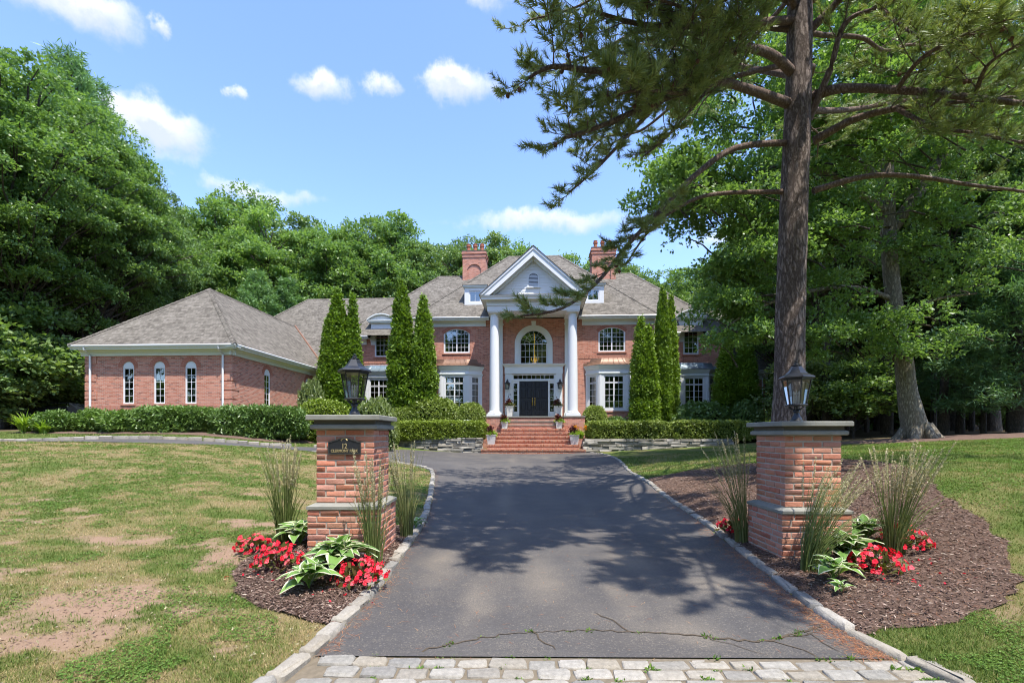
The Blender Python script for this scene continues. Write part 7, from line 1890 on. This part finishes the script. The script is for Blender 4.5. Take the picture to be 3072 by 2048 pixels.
tag(link('lawn_grass', g.mesh('lawn_grass', MT['grass'])), 'short patchy green and straw lawn grass', 'grass', kind='stuff')
# clover and broad weeds in patches
x, y = scatter_view(rng, 240000, 2.75, 17); ok = lawn_ok(x, y) & (fbm(x * 1.6, y * 2.0, 201, 4) > .54); x, y = x[ok], y[ok]
so_, dr_, wo_ = lawn_masks(x, y); keep = rng.random(len(x)) < (1 - so_ * .8); x, y = x[keep], y[keep]; n = len(x)
C = np.stack([x, y, gmesh_z(x, y) + rng.uniform(.004, .028, n)], 1); a = rng.uniform(0, 6.283, n)
g = Fol(); s_ = rng.uniform(.007, .014, n) * np.clip(y / 5, .9, 2.6)
for k in range(3):
    D = unit(np.stack([np.cos(a + k * 2.09), np.sin(a + k * 2.09), rng.uniform(-.1, .5, n)], 1)); g.leaves(rng, C, D, s_, s_ * .45, np.clip(rng.random(n), 0, 1), .35)
tag(link('clover', g.mesh('clover', MT['clover'])), 'patches of clover and broad weeds in the lawn', 'clover', kind='stuff')
# clover heads
x, y = scatter_view(rng, 900, 3, 13); ok = lawn_ok(x, y) & (x < -1); x, y = x[ok], y[ok]; n = len(x)
g = Fol(); C = np.repeat(np.stack([x, y, gmesh_z(x, y) + .035], 1), 5, 0); g.leaves(rng, C, unit(rng.normal(size=(n * 5, 3)) + [0, 0, .8]), .014, .006, None)
tag(link('clover_flowers', g.mesh('clover_flowers', MT['plume'])), 'scattered small white clover heads in the left lawn', 'clover flowers', kind='stuff')
# crumbs, dead leaves and straw on the bare soil
x, y = scatter_view(rng, 26000, 2.75, 9); ok = lawn_ok(x, y) & (x < -1.2); x, y = x[ok], y[ok]; so_, _, _ = lawn_masks(x, y); k = rng.random(len(x)) < .12 + .5 * so_; x, y = x[k], y[k]; n = len(x)
C = np.stack([x, y, gmesh_z(x, y) + .004], 1); a = rng.uniform(0, 6.283, n); g = Fol(); g.leaves(rng, C, unit(np.stack([np.cos(a), np.sin(a), rng.uniform(-.1, .4, n)], 1)), rng.uniform(.008, .04, n) ** 1.0, rng.uniform(.0015, .006, n), rng.random(n), .7)
tag(link('lawn_litter', g.mesh('lawn_litter', MT['chip'])), 'dead leaves, straw and crumbs of soil on the bare lawn patches', 'litter', kind='stuff')
# mulch chips
def chips(poly, zf, n, seed, lmax, label):
    r_ = np.random.RandomState(seed); o = np.array(poly); x = r_.uniform(o[:, 0].min(), o[:, 0].max(), n * 2); y = r_.uniform(o[:, 1].min(), o[:, 1].max(), n * 2)
    k = in_poly(x, y, poly) & (r_.random(n * 2) < np.clip(6.5 / y, .25, 1) ** 1.3); x, y = x[k], y[k]; m = len(x)
    C = np.stack([x, y, zf(x, y) + r_.uniform(.0, .014, m)], 1); a = r_.uniform(0, 6.283, m); D = unit(np.stack([np.cos(a), np.sin(a), r_.uniform(-.25, .35, m)], 1)); g = Fol()
    g.leaves(r_, C, D, r_.uniform(.018, lmax, m), r_.uniform(.002, .007, m), np.clip(r_.random(m) ** 1.3, 0, 1), .5)
    tag(link('mulch_chips', g.mesh('mulch_chips', MT['chip'])), label, 'mulch', kind='stuff')
chips(BED_L, zL, 26000, 1, .055, 'loose bark chips on the left pillar bed')
chips(BED_R, zR, 60000, 2, .065, 'loose bark chips on the right pillar bed')
# pine straw on the asphalt edges, the right bed and the kerb
r_ = np.random.RandomState(5); X = []; Y = []; Z = []
P_ = np.array(DRIVE_R); s0 = r_.random(5200) * (len(P_) - 1); i0 = s0.astype(int); px_ = P_[i0] + (P_[np.minimum(i0 + 1, len(P_) - 1)] - P_[i0]) * (s0 - i0)[:, None]
x1 = px_[:, 0] - np.abs(r_.normal(size=5200)) * .10; y1 = px_[:, 1]; k = y1 < 11
x2, y2 = r_.uniform(2.6, 6.5, 7000), r_.uniform(3.5, 11, 7000); k2 = in_poly(x2, y2, BED_R)
P_ = np.array(DRIVE_L[:40]); s0 = r_.random(1500) * (len(P_) - 1); i0 = s0.astype(int); px_ = P_[i0] + (P_[np.minimum(i0 + 1, len(P_) - 1)] - P_[i0]) * (s0 - i0)[:, None]
x3 = px_[:, 0] + np.abs(r_.normal(size=1500)) * .05; y3 = px_[:, 1]
x4, y4 = r_.uniform(-1.1, 2.5, 500), r_.uniform(3.2, 9, 500)
C = np.concatenate([np.stack([x1[k], y1[k], tz(x1[k], y1[k]) + .017], 1), np.stack([x2[k2], y2[k2], zR(x2[k2], y2[k2]) + .016], 1), np.stack([x3, y3, tz(x3, y3) + .017], 1), np.stack([x4, y4, tz(x4, y4) + .016], 1)])
m = len(C); a = r_.uniform(0, 6.283, m); g = Fol(); g.leaves(r_, C, unit(np.stack([np.cos(a), np.sin(a), r_.uniform(-.05, .1, m)], 1)), r_.uniform(.04, .11, m), .0014, None, .2)
tag(link('pine_straw', g.mesh('pine_straw', MT['litter'])), 'reddish fallen pine needles along the driveway edges', 'pine straw', kind='stuff')
# weeds between the cobbles and in the crack
x = list(r_.uniform(-1.2, 2.7, 60)); y = list(r_.choice([3.19, 3.058, 2.925, 2.79], 60) + r_.normal(size=60) * .008)
for q in range(36): i = r_.randint(0, len(CRACK) - 1); x.append(CRACK[i][0]); y.append(CRACK[i][1])
g = Fol(); x, y = np.array(x), np.array(y); n = len(x); k = 14; C = np.repeat(np.stack([x, y, tz(x, y) + .004], 1), k, 0) + r_.normal(size=(n * k, 3)) * [.018, .008, .002]; s_ = np.repeat(r_.uniform(.4, 1.25, n) ** 1.4, k)
g.leaves(r_, C, unit(r_.normal(size=(n * k, 3)) * [.8, .8, .25] + [0, 0, .55]), r_.uniform(.018, .04, n * k) * s_, .006 * s_, None)
tag(link('weeds', g.mesh('weeds', MT['clover'])), 'small weeds growing between the cobbles and in the asphalt crack', 'weeds', kind='stuff')
